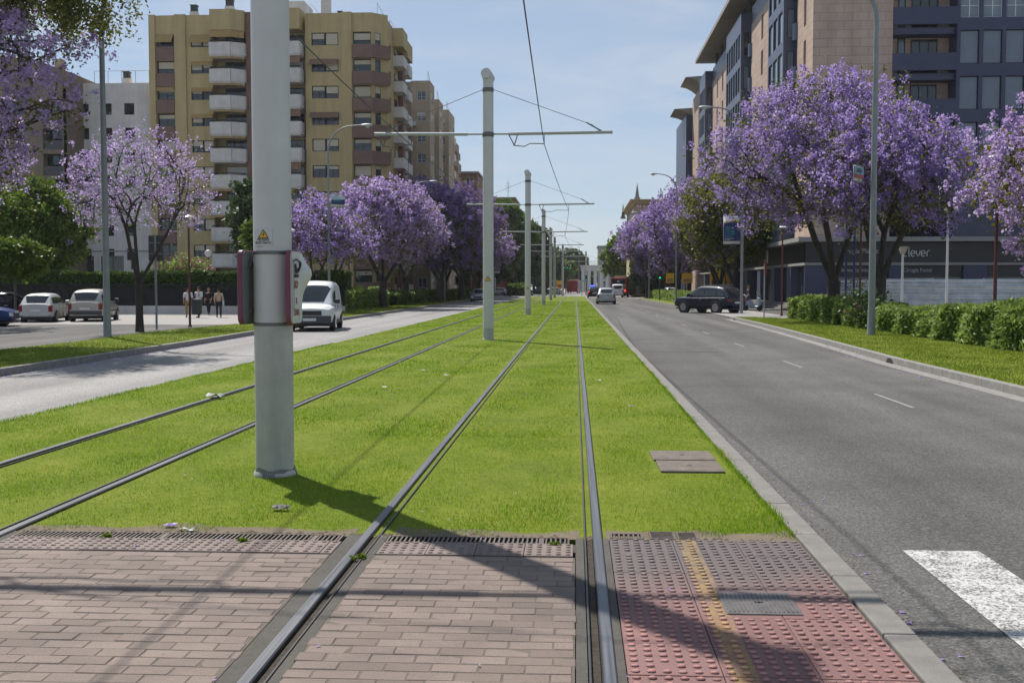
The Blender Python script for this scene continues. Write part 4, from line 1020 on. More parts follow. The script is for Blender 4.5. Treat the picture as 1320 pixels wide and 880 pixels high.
# white balconies with dark handrails
for k in range(NF):
    z = ftop(k)-1.13
    for B_, side in ((bayL, 0), (bayR, 1)):
        m = MB(); zt, zb = z, z-1.5
        fr = B_[1:4] if side == 0 else B_[1:4]
        ring = [(p[0], p[1]) for p in B_]
        bay(m, ring, zb, zb+.16)
        for p, q in zip(B_[:-1], B_[1:]):
            d = Vector((q[0]-p[0], q[1]-p[1], 0)); nrm = Vector((d.y, -d.x, 0)).normalized()*(-.12)
            m.hexa([(p[0], p[1], zb+.16), (q[0], q[1], zb+.16), (q[0]-nrm.x, q[1]-nrm.y, zb+.16), (p[0]-nrm.x, p[1]-nrm.y, zb+.16), (p[0], p[1], zt), (q[0], q[1], zt), (q[0]-nrm.x, q[1]-nrm.y, zt), (p[0]-nrm.x, p[1]-nrm.y, zt)])
        bo = m.build('balcony', 'balcony_white', oc, base)
        h = MB(); h.tube([(p[0], p[1]+.06, zt+.20) for p in B_[:-1]], .06, 6)
        for p in B_[:-1]: h.tube([(p[0], p[1]+.06, zt), (p[0], p[1]+.06, zt+.22)], .03, 5)
        h.build('handrail', 'frame_dark', bo, base)
        D = Face('S', YB+1.2)
        u = -38.0 if side == 0 else -31.8
        window(D, oc, base, u-.25, u+2.25, zb+.2, zt+1.12, .02, 3, shutter=R.choice([0, 0, 0, .35]), sm='shutter_white')
        if (k, side) in ((0, 0), (1, 0), (2, 0), (3, 0), (1, 1), (3, 1), (6, 0), (8, 0), (7, 0), (5, 1), (4, 0)):
            a = MB(); dr = .95 if k in (0,) or side else .4
            p, q, r_ = (B_[1], B_[2], B_[3]) if side == 0 else (B_[1], B_[2], B_[3])
            for p, q in ((B_[1], B_[2]), (B_[2], B_[3])):
                a.hexa([(p[0], p[1]+.3, zt+1.45), (q[0], q[1]+.3, zt+1.45), (q[0], q[1]+.34, zt+1.45), (p[0], p[1]+.34, zt+1.45)] [::1] + [(p[0], p[1]+.3, zt+1.45), (q[0], q[1]+.3, zt+1.45), (q[0], q[1]+.34, zt+1.45), (p[0], p[1]+.34, zt+1.45)]) if False else \
                a.hexa([(p[0], p[1]-.02, zt+1.5-dr), (q[0], q[1]-.02, zt+1.5-dr), (q[0], q[1]+.02, zt+1.5-dr), (p[0], p[1]+.02, zt+1.5-dr), (p[0], p[1]+.12, zt+1.5), (q[0], q[1]+.12, zt+1.5), (q[0], q[1]+.16, zt+1.5), (p[0], p[1]+.16, zt+1.5)])
            a.build('awning', 'awning_ochre' if side == 0 else 'awning_brown', bo, base)
# side towards the avenue
E_ = Face('E', -20.35); sw = MB()
sh = []
for k in range(NF):
    z = ftop(k); sh.append((117.2, 118.4, z-2.3, z-.9, 'n'))
E_.wall(sw, YB+1.4, 128.5, -.2, 30.3, sh); sw.build('side_wall', 'ochre_brick', oc, base)
for k in range(NF):
    z = ftop(k); window(E_, oc, base, 117.22, 118.38, z-2.28, z-.92, -.2, 2, shutter=R.choice([0, .3, .6]))
    for (y0, y1, out) in ((119.6, 122.6, 1.15), (124.6, 127.6, .95)):
        m = MB(); zb = z-2.75; E_.box(m, y0, y1, zb, zb+.15, .004, out)
        E_.box(m, y0, y1, zb+.15, zb+1.15, out-.1, out); E_.box(m, y0, y0+.1, zb+.15, zb+1.15, .004, out-.1); E_.box(m, y1-.1, y1, zb+.15, zb+1.15, .004, out-.1)
        bo = m.build('balcony', 'balcony_white', oc, base)
        h = MB(); E_.box(h, y0, y1, zb+1.30, zb+1.36, out-.08, out-.02); h.build('handrail', 'frame_dark', bo, base)
        window(E_, oc, base, y0+.7, y1-.6, zb+.2, zb+2.2, .01, 2, shutter=R.choice([0, .3, .5]))
m = MB(); E_.box(m, 122.9, 124.3, 2.8, 29.8, .01, .55); m.build('brown_pier', 'brown_brick', oc, base)
m = MB(); E_.box(m, 119.4, 122.8, 28.2, 30.2, .006, 1.15); E_.box(m, 124.4, 127.8, 28.0, 29.9, .006, .95); m.build('crown', 'ochre_brick', oc, base)
m = MB()
for y in (119.5, 122.8, 126, 128.2): E_.box(m, y, y+.6, -.2, 2.7, .3, .9)
m.build('pier', 'brown_brick', oc, base)
for x, w, h, y in ((-42.3, .8, 1.2, 118), (-38.6, .9, 2.0, 119), (-40.0, .7, .35, 120), (-39.3, .7, .3, 121), (-27.7, .95, 2.9, 119), (-25.9, .6, .3, 118)): chimney(oc, base, x, y, ZT-.15, w, h)
m = MB(); m.tube([(-29.0, 117, ZT-.2), (-29.0, 117, ZT+1.6), (-27.9, 117, ZT+.3)], .03, 4); m.tube([(-21.6, 117, ZT-.2), (-21.6, 117, ZT+1.5), (-21.0, 119, ZT+.2)], .03, 4)
m.tube([(-20.6, 119, 30.2), (-20.6, 119, 31.0), (-20.6, 125, 31.0), (-20.6, 125, 30.2)], .03, 4); m.build('roof_railing', 'galvanised', oc, base)
MB().box(-32.5, -30.2, YB+4, YB+8, ZT-.1, ZT+2.4).build('roof_hut', 'white_plaster', oc, base)

# --- row of tan apartment blocks beyond ------------------------------------
def tan_block(y0, y1, xr, ztop, label, mat, seed, balc=False, nf=10):
    base = (-22, (y0+y1)/2, -.2); o = thing('apartment_block', base, label, 'apartment building', 'tan apartment blocks along the left of the avenue'); R = random.Random(seed)
    MB().box(-40, xr-2.6, y0+.3, y1, -.2, ztop-.3).build('core', 'tan_dark_brick', o, base)
    yb = y0+(y1-y0)*0.45
    m = MB(); Sx = Face('S', y0); Ex = Face('E', xr)
    fp = (ztop-1.4-2.6)/(nf-1); zs = [ztop-2.5-fp*k for k in range(nf)]
    hs = [(xr-1.75, xr-.55, z-.1, z+1.15) for z in zs]; he = [(y0+1.0, y0+2.2, z-.3, z+1.15) for z in zs]+[(yb-2.0, yb-.8, z-.1, z+1.15) for z in zs]
    Sx.wall(m, xr-2.6, xr, -.2, ztop, hs); Ex.wall(m, y0, yb, -.2, ztop, he)
    m.quad((xr, yb, -.2), (xr-2.6, yb, -.2), (xr-2.6, yb, ztop), (xr, yb, ztop)); m.quad((xr-2.6, y0, ztop), (xr, y0, ztop), (xr, yb, ztop), (xr-2.6, yb, ztop))
    m.build('wall', mat, o, base)
    for z in zs:
        window(Sx, o, base, xr-1.75, xr-.55, z-.1, z+1.15, -.15, 2, 'frame_white', 'sky_glass', R.choice([0, 0, .5]), 'shutter_white')
        window(Ex, o, base, y0+1.0, y0+2.2, z-.3, z+1.15, -.1, 2, 'frame_white', 'sky_glass', R.choice([0, .6, 1]), 'shutter_white')
        window(Ex, o, base, yb-2.0, yb-.8, z-.1, z+1.15, -.1, 2, 'frame_white', 'sky_glass', R.choice([0, .4]), 'shutter_white')
        b = MB(); b.box(xr-2.6, xr-.7, yb+.02, y1-1, z-.9, z-.75); b.box(xr-.8, xr-.7, yb+.02, y1-1, z-.75, z+.2)
        b.build('balcony', 'balcony_white' if not balc else mat, o, base)
        if balc:
            b = MB(); b.box(xr-2.2, xr+.9, y0-1.0, y0-.9, z-.9, z+.25); b.box(xr+.8, xr+.9, y0-.9, y0+3.5, z-.9, z+.25); b.box(xr-2.2, xr+.8, y0-.9, y0, z-.9, z-.75); b.build('balcony', mat, o, base)
    for z in R.sample(zs, 3):
        MB().box(xr-2.5, xr-1.85, y0-.45, y0-.02, z-.75, z-.2).build('air_conditioner', 'white_paint', o, base)
    h = MB(); h.tube([(xr-.4, y0+1, ztop-.1), (xr-.4, y0+1, ztop+1.4), (xr-.3, y0+3, ztop)], .04, 4); h.build('roof_mast', 'galvanised', o, base)
    MB().box(-40, xr-2.62, y0+.32, y1-.02, ztop-.28, ztop-.05).build('roof', 'concrete_band', o, base)
tan_block(130.5, 144.4, -21.7, 27.0, 'recessed brown block right behind the ochre building, first of the row', 'tan_dark_brick', 3)
tan_block(144.6, 154.8, -19.6, 29.2, 'tan apartment block with air conditioners, second behind the ochre building', 'tan_brick', 4)
tan_block(155.0, 165.8, -19.7, 28.5, 'tan apartment block with white glazed bays, third behind the ochre building', 'tan_brick', 5)
tan_block(166.0, 183.8, -19.6, 28.8, 'narrow looking tan block, fourth behind the ochre building', 'tan_brick', 6)
tan_block(184.2, 205.0, -21.0, 26.8, 'greyish block with wrap-around balconies at the right end of the tall row', 'tan_dark_brick', 8, True)

# --- pale concrete building and brown building at the left -----------------
base = (-51, 116, -.2); o = thing('apartment_block', base, 'pale grey rendered building with small dark windows, left of the ochre block', 'apartment building')
S = Face('S', 116.0); m = MB(); hs = []
for k in range(7):
    z = 21.65-2.66*k
    if z < 5.5: break
    for u0, u1 in ((-54.8, -53.65), (-52.2, -51.05), (-49.65, -48.5)): hs.append((u0, u1, z-1.25, z))
gs = [(-55.3, -53.4, 2.9, 4.9), (-52.6, -50.0, 2.9, 4.9), (-49.2, -48.7, 3.4, 4.5)]
S.wall(m, -56.2, -46.55, -.2, 23.85, hs+gs); m.build('wall', 'white_plaster', o, base)
m = MB(); S.box(m, -56.2, -46.55, 5.35, 5.5, .004, .06); m.build('string_course', 'concrete_band', o, base)
MB().box(-56.2, -46.55, 116.9, 138, -.2, 23.6).build('core', 'white_plaster', o, base)
for i, h in enumerate(hs): window(S, o, base, h[0], h[1], h[2], h[3], -.28, 2, shutter=[1, .7, 1, .85][i % 4], sm='dark_room')  # near-black shutters added so the panes look dark instead of reflecting sky
for h in gs: window(S, o, base, *h, -.2, 2)
m = MB()
for x in np.linspace(-53.2, -47.0, 5): m.tube([(x, 116.6, 23.6), (x, 116.6, 25.3)], .035, 5)
m.tube([(-53.2, 116.6, 25.3), (-47.0, 116.6, 25.3)], .035, 5); m.build('roof_railing', 'galvanised', o, base); chimney(o, base, -50.3, 118.5, 23.6, .8, 1.2)
base = (-66, 112, -.2); o = thing('apartment_block', base, 'beige building with a dark recessed balcony shaft, behind the purple tree at the far left', 'apartment building')
S = Face('S', 112.0); m = MB(); hs = []
for k in range(7):
    z = 21.2-2.75*k; hs += [(-56.9, -54.7, z-2.3, z), (-60.2, -58.9, z-1.3, z), (-64.5, -63.2, z-1.3, z), (-68.5, -67.2, z-1.3, z)]
S.wall(m, -80, -54.25, -.2, 23.2, hs, 1.0); m.prism([(-80, 23.2), (-54.25, 23.2), (-54.25, 24.5), (-58.2, 25.9), (-62, 26.3), (-80, 26.3)], 112.9, 125, 'Y'); m.box(-54.6, -54.25, 112, 130, -.2, 23.2)
brickface('umber_brick', (0.20, 0.155, 0.12), (0.22, 0.17, 0.13), (0.18, 0.145, 0.115), .25, .075); m.build('wall', 'umber_brick', o, base)
MB().box(-80, -54.7, 113.2, 130, -.2, 23).build('core', 'dark_room', o, base)
for h in hs:
    if h[1] < -58: window(S, o, base, *h[:4], -.25, 2, shutter=rnd.choice([0, .5, 1]))
    else:
        b = MB(); S.box(b, h[0], h[1], h[2], h[2]+1.0, -.3, -.15); bo = b.build('balcony', 'dark_grey', o, base); window(S, bo, base, h[0]+.6, h[1]-.1, h[2]+1.2, h[3]-.1, -.9, 2)
MB().box(-56.1, -55.3, 113.4, 114.2, 24.5, 26.0).build('chimney', 'tan_brick', o, base)

# --- navy and stone office block on the right -------------------------------
YF = 75.0; XF = 16.2
base = (26, YF, -.1); o = thing('apartment_block', base, 'modern navy and beige stone block with wide eave and dark shop front, right', 'apartment building'); ob = o
S = Face('S', YF); Wf = Face('W', XF); R = random.Random(21)
FPR = 3.09; ZR = 30.0
MB().box(XF+1.4, 52, YF+1.8, 131, -.1, 27).build('core', 'dark_room', o, base)
m = MB(); S.wall(m, XF, 21.56, 4.95, ZR, []); m.build('front_cladding', 'stone_cladding', o, base)
# street side stone: piers with slim windows between projecting navy bays
sgs = [(75.0, 80.3, [(77.2, 78.0), ]), (87.6, 100.9, [(89.9, 90.9), (94.6, 95.6)]), (111.5, 129.2, [(114.5, 115.5), (119.5, 120.6), (124, 125)])]
zrow = [23.1-FPR*k for k in range(6)]
wins = []
for y0, y1, ws in sgs:
    hs = [(a, b, z-.1, z+2.0) for a, b in ws for z in zrow]; wins += hs
    m = MB(); Wf.wall(m, y0, y1, 4.95, 25.6, hs, .3); m.build('stone_cladding', 'stone_cladding', o, base)
for h in wins: window(Wf, o, base, *h, -.25, 1, shutter=R.choice([0, 0, .5]), sm='dark_grey', mid=False)
for y0, y1, ws in sgs: m = MB(); Wf.box(m, y0+.01, y1-.01, 25.62, 27.2, -.6, -.05); m.build('attic_band', 'navy_lit', o, base)
# recesses beside the bays with round balconies
for y0, y1 in ((80.3, 81.2), (100.9, 101.8)):
    m = MB(); Wf.box(m, y0, y1, 4.95, 25.6, -1.45, -1.4); m.build('recess_wall', 'stone_cladding', o, base)
for yb in (80.3, 100.6):
    for z in zrow:
        c = MB(); P = [(XF+.2+.0, yb-.35)] + [(XF+.25-.62*math.sin(a), yb+.25-.62*math.cos(a)) for a in np.linspace(0, PI, 9)]
        c.prism([(XF+.25-.55*math.sin(a), yb+.3-.62*math.cos(a)) for a in np.linspace(0, PI, 10)], z-.45, z+.75, 'Z'); c.build('round_balcony', 'navy_lit', o, base, True)
def navy_bay(y0, y1, ztop, nw, seed):
    X = XF-.82; Wb = Face('W', X); Sb = Face('S', y0); m = MB(); R = random.Random(seed)
    rows = [(z-.55, z+1.75) for z in [23.4-FPR*k for k in range(6)]]
    w = (y1-y0-.5)/nw; hs = [(y0+.3+w*i+.16, y0+.3+w*(i+1)-.16, a, b) for i in range(nw) for a, b in rows]
    Wb.wall(m, y0, y1, 5.0, ztop, hs, .2)
    hs2 = [(XF-.55, XF-.02, a+.15, b) for a, b in rows]
    Sb.wall(m, X, XF+1.3, 5.0, ztop, hs2, .2); m.quad((X, y0, ztop), (XF+1.3, y0, ztop), (XF+1.3, y1, ztop), (X, y1, ztop)); m.quad((X, y1, 5), (XF+1.3, y1, 5), (XF+1.3, y1, ztop), (X, y1, ztop)); m.quad((X, y0, 5), (XF+1.3, y0, 5), (XF+1.3, y1, 5), (X, y1, 5))
    bo = m.build('projecting_bay', 'navy_lit', o, base)
    for h in hs: window(Wb, bo, base, *h, -.12, 1, 'frame_dark', R.choice(['sky_glass', 'window_glass', 'sky_glass']), mid=False)
    for i, h in enumerate(hs2): window(Sb, bo, base, *h, -.12, 1, 'frame_dark', 'window_glass', 0.0 if i in (0, 3) else 1, 'shutter_blue', mid=True)
navy_bay(81.2, 87.6, 26.9, 3, 1); navy_bay(101.8, 111.5, 26.9, 6, 2); navy_bay(129.2, 135, 27.0, 4, 3)
# eave and penthouse
MB().box(14.55, 18.4, YF-.5, 132.5, 28.55, 28.95).build('roof_eave', 'eave_soffit', o, base)
MB().box(17.6, 50, YF+2, 131.5, 27.0, 28.54).build('penthouse', 'navy_panel', o, base)
m = MB()
for y in np.arange(83, 131, 4.0): m.box(XF+.1, XF+.35, y, y+.25, 27.2, 28.55)
m.build('eave_posts', 'dark_grey', o, base)
# front: loggias
lx0, lx1 = 21.56, 25.86; m = MB(); mb = MB()
zp = [20.49+FPR*2-FPR*k for k in range(7)]
zp = [z for z in zp if z > 5.5]
for z in zp:
    S.box(m, lx0+.004, lx1-.01, z-1.16, z, -.15, .03); S.box(m, lx0+.004, lx1-.01, z-1.75, z-1.30, -1.6, -.35)
    S.box(mb, lx0+.006, lx1-.02, z-1.16, z+1.93, -1.7, -1.6)
    window(Face('S', YF+1.58), o, base, 22.35, 22.85, z-1.1, z+1.35, .0, 1, 'frame_dark', 'sky_glass', mid=False)
    window(Face('S', YF+1.58), o, base, 23.25, 25.05, z-1.1, z+1.25, .0, 3, 'frame_dark', 'window_glass', mid=False)
m.build('loggia_parapet', 'navy_panel', o, base); mb.build('loggia_back_wall', 'stone_cladding', o, base)
m = MB(); S.box(m, lx1-.02, lx1+.05, 4.95, ZR, -1.7, -.01); S.box(m, lx0-.05, lx0, 4.95, ZR, -1.7, -.02); m.build('loggia_side', 'navy_panel', o, base)
# front: navy grid of windows
m = MB(); hs = []
for k in range(7):
    z1 = 18.93+FPR*2-FPR*k-.02
    if z1 < 7: continue
    for i in range(8):
        u = 26.05+1.52*i; hs.append((u, u+1.27, z1-2.25, z1, k))
S.wall(m, lx1+.05, 39, 4.95, ZR, hs, .3); m.build('grid_wall', 'navy_panel', o, base)
for h in hs:
    top = h[4] <= 2 and h[3] > 18.95
    window(S, o, base, *h[:4], -.22, 2 if top else 1, 'frame_white' if top else 'frame_dark', 'sky_glass', 0 if top else 1, 'shutter_blue', mid=top)
# ground floor shops
m = MB(); S.box(m, XF-.9, 40, 4.62, 4.93, -2, .9); m2 = Face('W', XF); m2.box(m, YF-.88, 150, 4.625, 4.925, -1, .95); m.build('canopy', 'concrete_band', o, base)
m = MB(); S.box(m, XF-.3, 40, 3.22, 4.60, -.4, .0); Wf.box(m, YF+.05, 140, 3.22, 4.60, -.4, .3); m.build('sign_fascia', 'shop_black', o, base)
m = MB(); S.box(m, XF-.35, 40, 3.02, 3.20, -.4, .06); Wf.box(m, YF+.1, 140, 3.02, 3.20, -.4, .36); m.build('light_band', 'concrete_band', o, base)
for u0, u1 in ((XF-.3, 17.6), (21.6, 22.6), (26.6, 28.2), (32, 33.4)): m = MB(); S.box(m, u0, u1, -.1, 3.0, -.4, -.02); m.build('shop_pillar', 'navy_panel', o, base)
for y in (80, 86.5, 93, 100, 108, 116, 124, 132): m = MB(); Wf.box(m, y, y+1.6, -.1, 3.0, -.4, .28); m.build('shop_pillar', 'navy_lit', o, base)
for u0, u1 in ((17.6, 21.6), (22.6, 26.6), (28.2, 32), (33.4, 39.5)): window(S, o, base, u0+.02, u1-.02, -.05, 3.0, -.3, 3, 'dark_grey', 'window_glass', 0, mid=False)
for y in (76, 82, 88.5, 95, 102, 110, 118, 126): window(Wf, o, base, y+.05, y+3.9, -.05, 3.0, -.3, 3, 'dark_grey', 'window_glass', 0, mid=False)
m = MB(); S.box(m, XF+1.8, 40, 2.2, 3.0, -.28, -.2); m.build('window_fascia', 'shop_black', o, base)
def sign(body, size, u, z, mat, sp=1.0, y=YF-.012):
    t = text('lettering', body, size, mat, o, (u-base[0], y-base[1], z-base[2]), FACE_S, 'LEFT', 0.01, sp)
    return t
sign('Cirugía Plástica', .46, 18.25, 3.98, 'lettering_grey'); sign('Medicina Estética', .36, 17.9, 2.68, 'lettering_grey', y=YF+.18); sign('Cirugía Facial', .36, 22.6, 2.68, 'lettering_grey', y=YF+.18)
# rounded lettering of the shop name, drawn as stroked tubes: c l e v e r
cl = MB(); u = 22.5; z0 = 3.62; h = .40; r = .03; KX = .36
def stroke(pts): cl.tube([(u+a*KX, YF-.05, z0+b*h) for a, b in pts], r, 6)
arc = lambda cx, cz, rx, rz, a0, a1, n=12: [(cx+rx*math.cos(math.radians(a0+(a1-a0)*k/n)), cz+rz*math.sin(math.radians(a0+(a1-a0)*k/n))) for k in range(n+1)]
stroke(arc(.45, .5, .4, .5, 60, 300)); u += .95*KX
stroke([(.15, 1.6), (.15, 0.1), (.22, 0), (.35, 0)]); u += .47*KX
stroke([(.05, .5), (.85, .5)]+arc(.45, .5, .4, .5, 0, 310)); u += 1.0*KX
stroke([(0, 1), (.2, .3), (.4, 0), (.6, .3), (.8, 1)]); u += .9*KX
stroke([(.05, .5), (.85, .5)]+arc(.45, .5, .4, .5, 0, 310)); u += 1.05*KX
stroke([(.1, 0), (.1, .6)]+arc(.5, .55, .4, .45, 170, 70))
cl.build('shop_lettering', 'lettering_white', o, base)
simple('green_dot', (0.05, 0.35, 0.03), 0.5, 0.05); MB().cyl((u+.8*KX, YF-.06, z0+.03), .045, .04, 10, 'Y').build('green_dot', 'green_dot', o, base)
o2 = MB().box(XF-.85, XF-.79, 86.5, 87.3, 3.4, 4.45); o2.build('hanging_sign', 'paper', o, base)
# steps before the shops
st = thing('shop_steps', (15.2, 88, -.1), 'low stone steps and platform in front of the dark street-side shops', 'steps')
for k in range(3): MB().box(XF-1.6+.35*k-15.2, XF-.32-15.2, -12+.01*k, 20, k*.16, (k+1)*.16).build('step', 'kerb_stone', st)
MB().box(XF-1.25-15.2, XF-.9-15.2, -12.6, -12.2, 0, .75).build('low_pier', 'stone_cladding', st)
# stepped navy tower with curved canopies at the far end
base = (17, 146, -.1); o = thing('apartment_block', base, 'far navy tower with curved roof canopies at the end of the stone block', 'apartment building')
S = Face('S', 146.0); m = MB(); hs = [(15.55, 16.2, z, z+1.6) for z in (22.0, 18.9, 17.0, 13.8, 10.6)]
S.wall(m, 14.9, 22, 5, 24.6, hs, .2); m.box(14.9, 14.95, 146.02, 160, 0, 24.6); m.build('wall', 'navy_panel', o, base)
for h in hs: window(S, o, base, *h[:4], -.12, 1, 'frame_dark', 'sky_glass', mid=True)
MB().box(16.7, 30, 146.5, 165, 0, 24.5).build('core', 'stone_cladding', o, base)
for zc, yy, L_ in ((25.2, 145.9, 3.3), (28.0, 138.5, 2.6)):
    c = MB(); c.prism([(16.9-L_-.3, zc+.1), (16.9, zc+.3), (16.9, zc+.02)]+[(16.9-L_+L_*.92*(t), zc+.04-1.5*t**1.6 if t < .5 else zc+.04-1.5*t**1.6) for t in (.8, .5, .25, 0)], yy, yy+7, 'Y')
    c.build('roof_canopy', 'eave_soffit', o, base)
MB().box(15.7, 20, 138.6, 145.8, 0, 26.4).build('link_wall', 'stone_cladding', o, base)

# --- distant buildings ------------------------------------------------------
base = (12.5, 172, 0); o = thing('corner_building', base, 'old cream building with pinnacles on its cornice, above the purple trees in the distance', 'building')
m = MB(); S = Face('S', 172.0); S.wall(m, 9.6, 24, 0, 14.7, [(11.6, 13.8, 11.3, 13.4), (15.5, 17.5, 11.3, 13.4)]); m.box(9.6, 9.65, 172.02, 200, 0, 14.7); m.box(9.7, 24, 172.6, 200, 0, 14.6); simple('cream_plaster', (0.50, 0.42, 0.27), 0.8, 0.08, 0.6, grime=.2); m.build('wall', 'cream_plaster', o, base)
for u in (11.6, 15.5): window(S, o, base, u, u+2.1, 11.3, 13.4, -.2, 2, 'frame_white', 'sky_glass')
m = MB(); m.box(9.1, 24.5, 171.4, 200, 14.7, 15.1); m.box(8.7, 24.9, 171.0, 200.2, 15.1, 15.3); m.build('cornice', 'cream_plaster', o, base)
for x, y, z, h in ((9.9, 172.4, 15.3, 2.4), (8.9, 200, 14.0, 2.6)):
    m = MB(); m.box(x-.45, x+.45, y-.45, y+.45, z, z+.35); m.add([(x-.33, y-.33, z+.35), (x+.33, y-.33, z+.35), (x+.33, y+.33, z+.35), (x-.33, y+.33, z+.35), (x, y, z+.35+h)], [(0, 1, 4), (1, 2, 4), (2, 3, 4), (3, 0, 4)]); m.build('pinnacle', 'concrete_band', o, base)
def far_block(name, x0, x1, y0, y1, h, mat, label, fl=0, extra=None):
    base = ((x0+x1)/2, y0, -.2); o = thing(name, base, label, 'building'); m = MB(); S = Face('S', y0); E2 = Face('E', x1); hs = []; he = []
    if fl:
        n = int((x1-x0)/2.4); z = h-2.3
        while z > 2:
            hs += [(x0+(i+.3)*(x1-x0)/n, x0+(i+.75)*(x1-x0)/n, z, z+1.4) for i in range(n)]; z -= fl
    S.wall(m, x0, x1, -.2, h, hs, .2); m.box(x0, x1, y0+.3, y1, -.2, h-.05); m.build('wall', mat, o, base)
    for q in hs: window(S, o, base, *q, -.15, 2, 'frame_white', 'window_glass', rnd.choice([0, .5]), 'shutter_white', mid=False)
    MB().box(x0-.3, x1+.3, y0-.3, y1+.3, h, h+.35).build('roof', 'concrete_band', o, base)
    return o, base
o, b = far_block('brick_building', -24.5, -13.0, 230, 250, 20.2, 'red_brick', 'orange brick building with white shutters rising behind the green trees', 3.0)
m = MB(); m.tube([(-14.5, 232, 20.2), (-14.5, 232, 24.3)], .07, 5)
for k in range(4): m.tube([(-15.1, 232, 22.2+.5*k), (-13.9, 232, 22.2+.5*k)], .05, 4)
m.build('antenna', 'galvanised', o, b)
far_block('brick_building', -12.6, -10.8, 232, 246, 17.0, 'red_brick', 'small lower brick block right beside the orange brick building', 0)
far_block('brick_building', -25.5, -19.0, 208, 222, 23.4, 'brown_brick', 'dark brown building top at the end of the tall row, above the darkest purple trees', 3.0)
base = (5.5, 290, -.2); o = thing('monument', base, 'white columned arch far away at the end of the tram line', 'monument')
m = MB()
for x in np.linspace(2.2, 8.8, 5): m.box(x-.42, x+.42, 289.6, 290.6, -.2, 5.6)
m.build('columns', 'white_paint', o, base); MB().box(1.6, 9.4, 289.2, 291.2, 5.6, 6.7).build('entablature', 'white_plaster', o, base); MB().box(1.3, 9.7, 289.0, 291.4, 6.7, 7.1).build('cornice', 'white_plaster', o, base)
far_block('far_building', 7.2, 13, 330, 345, 13.5, 'concrete_band', 'hazy pale building rising behind the white columned arch', 3.0)
far_block('far_building', -3, 4, 345, 360, 9.0, 'tan_brick', 'low tan building in the haze at the end of the tracks', 3.0)
# ------------------------------------------------------------------ trees and hedges
leafy('jacaranda_bloom', [(0.22, 0.148, 0.38), (0.335, 0.24, 0.53), (0.45, 0.34, 0.65), (0.64, 0.53, 0.79)], 0.56, 0.8, 0.6, False)
leafy('jacaranda_bloom_pale', [(0.29, 0.20, 0.42), (0.43, 0.315, 0.57), (0.54, 0.42, 0.68), (0.70, 0.59, 0.80)], 0.56, 0.8, 0.6, False)
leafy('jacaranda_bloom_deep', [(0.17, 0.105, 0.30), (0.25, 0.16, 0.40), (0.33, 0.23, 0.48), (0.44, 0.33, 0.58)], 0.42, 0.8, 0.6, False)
leafy('leaf_fresh', [(0.045, 0.085, 0.012), (0.085, 0.150, 0.016), (0.14, 0.20, 0.02), (0.20, 0.24, 0.03)], 0.45, 0.7, 0.45)
leafy('leaf_olive', [(0.06, 0.066, 0.018), (0.105, 0.115, 0.026), (0.16, 0.17, 0.035), (0.24, 0.24, 0.05)], 0.5, 0.7, 0.5)
leafy('leaf_yellow', [(0.07, 0.09, 0.012), (0.13, 0.14, 0.016), (0.20, 0.185, 0.02), (0.32, 0.25, 0.03)], 0.45, 0.7, 0.5)
leafy('leaf_dark', [(0.022, 0.040, 0.012), (0.036, 0.064, 0.016), (0.055, 0.09, 0.02), (0.09, 0.13, 0.03)], 0.35, 0.5, 0.5)
leafy('leaf_mid', [(0.04, 0.072, 0.012), (0.07, 0.12, 0.016), (0.11, 0.165, 0.02), (0.17, 0.22, 0.03)], 0.42, 0.5, 0.5)
leafy('oleander', [(0.075, 0.125, 0.03), (0.15, 0.225, 0.045), (0.25, 0.34, 0.07), (0.38, 0.46, 0.13)], 0.42, 1.1, 0.5)
leafy('hedge_clipped', [(0.035, 0.065, 0.010), (0.065, 0.115, 0.014), (0.11, 0.165, 0.02)], 0.3, 1.1, 0.5)
leafy('pink_flower', [(0.45, 0.05, 0.16), (0.60, 0.12, 0.28)], 0.3, 1, 0.5)

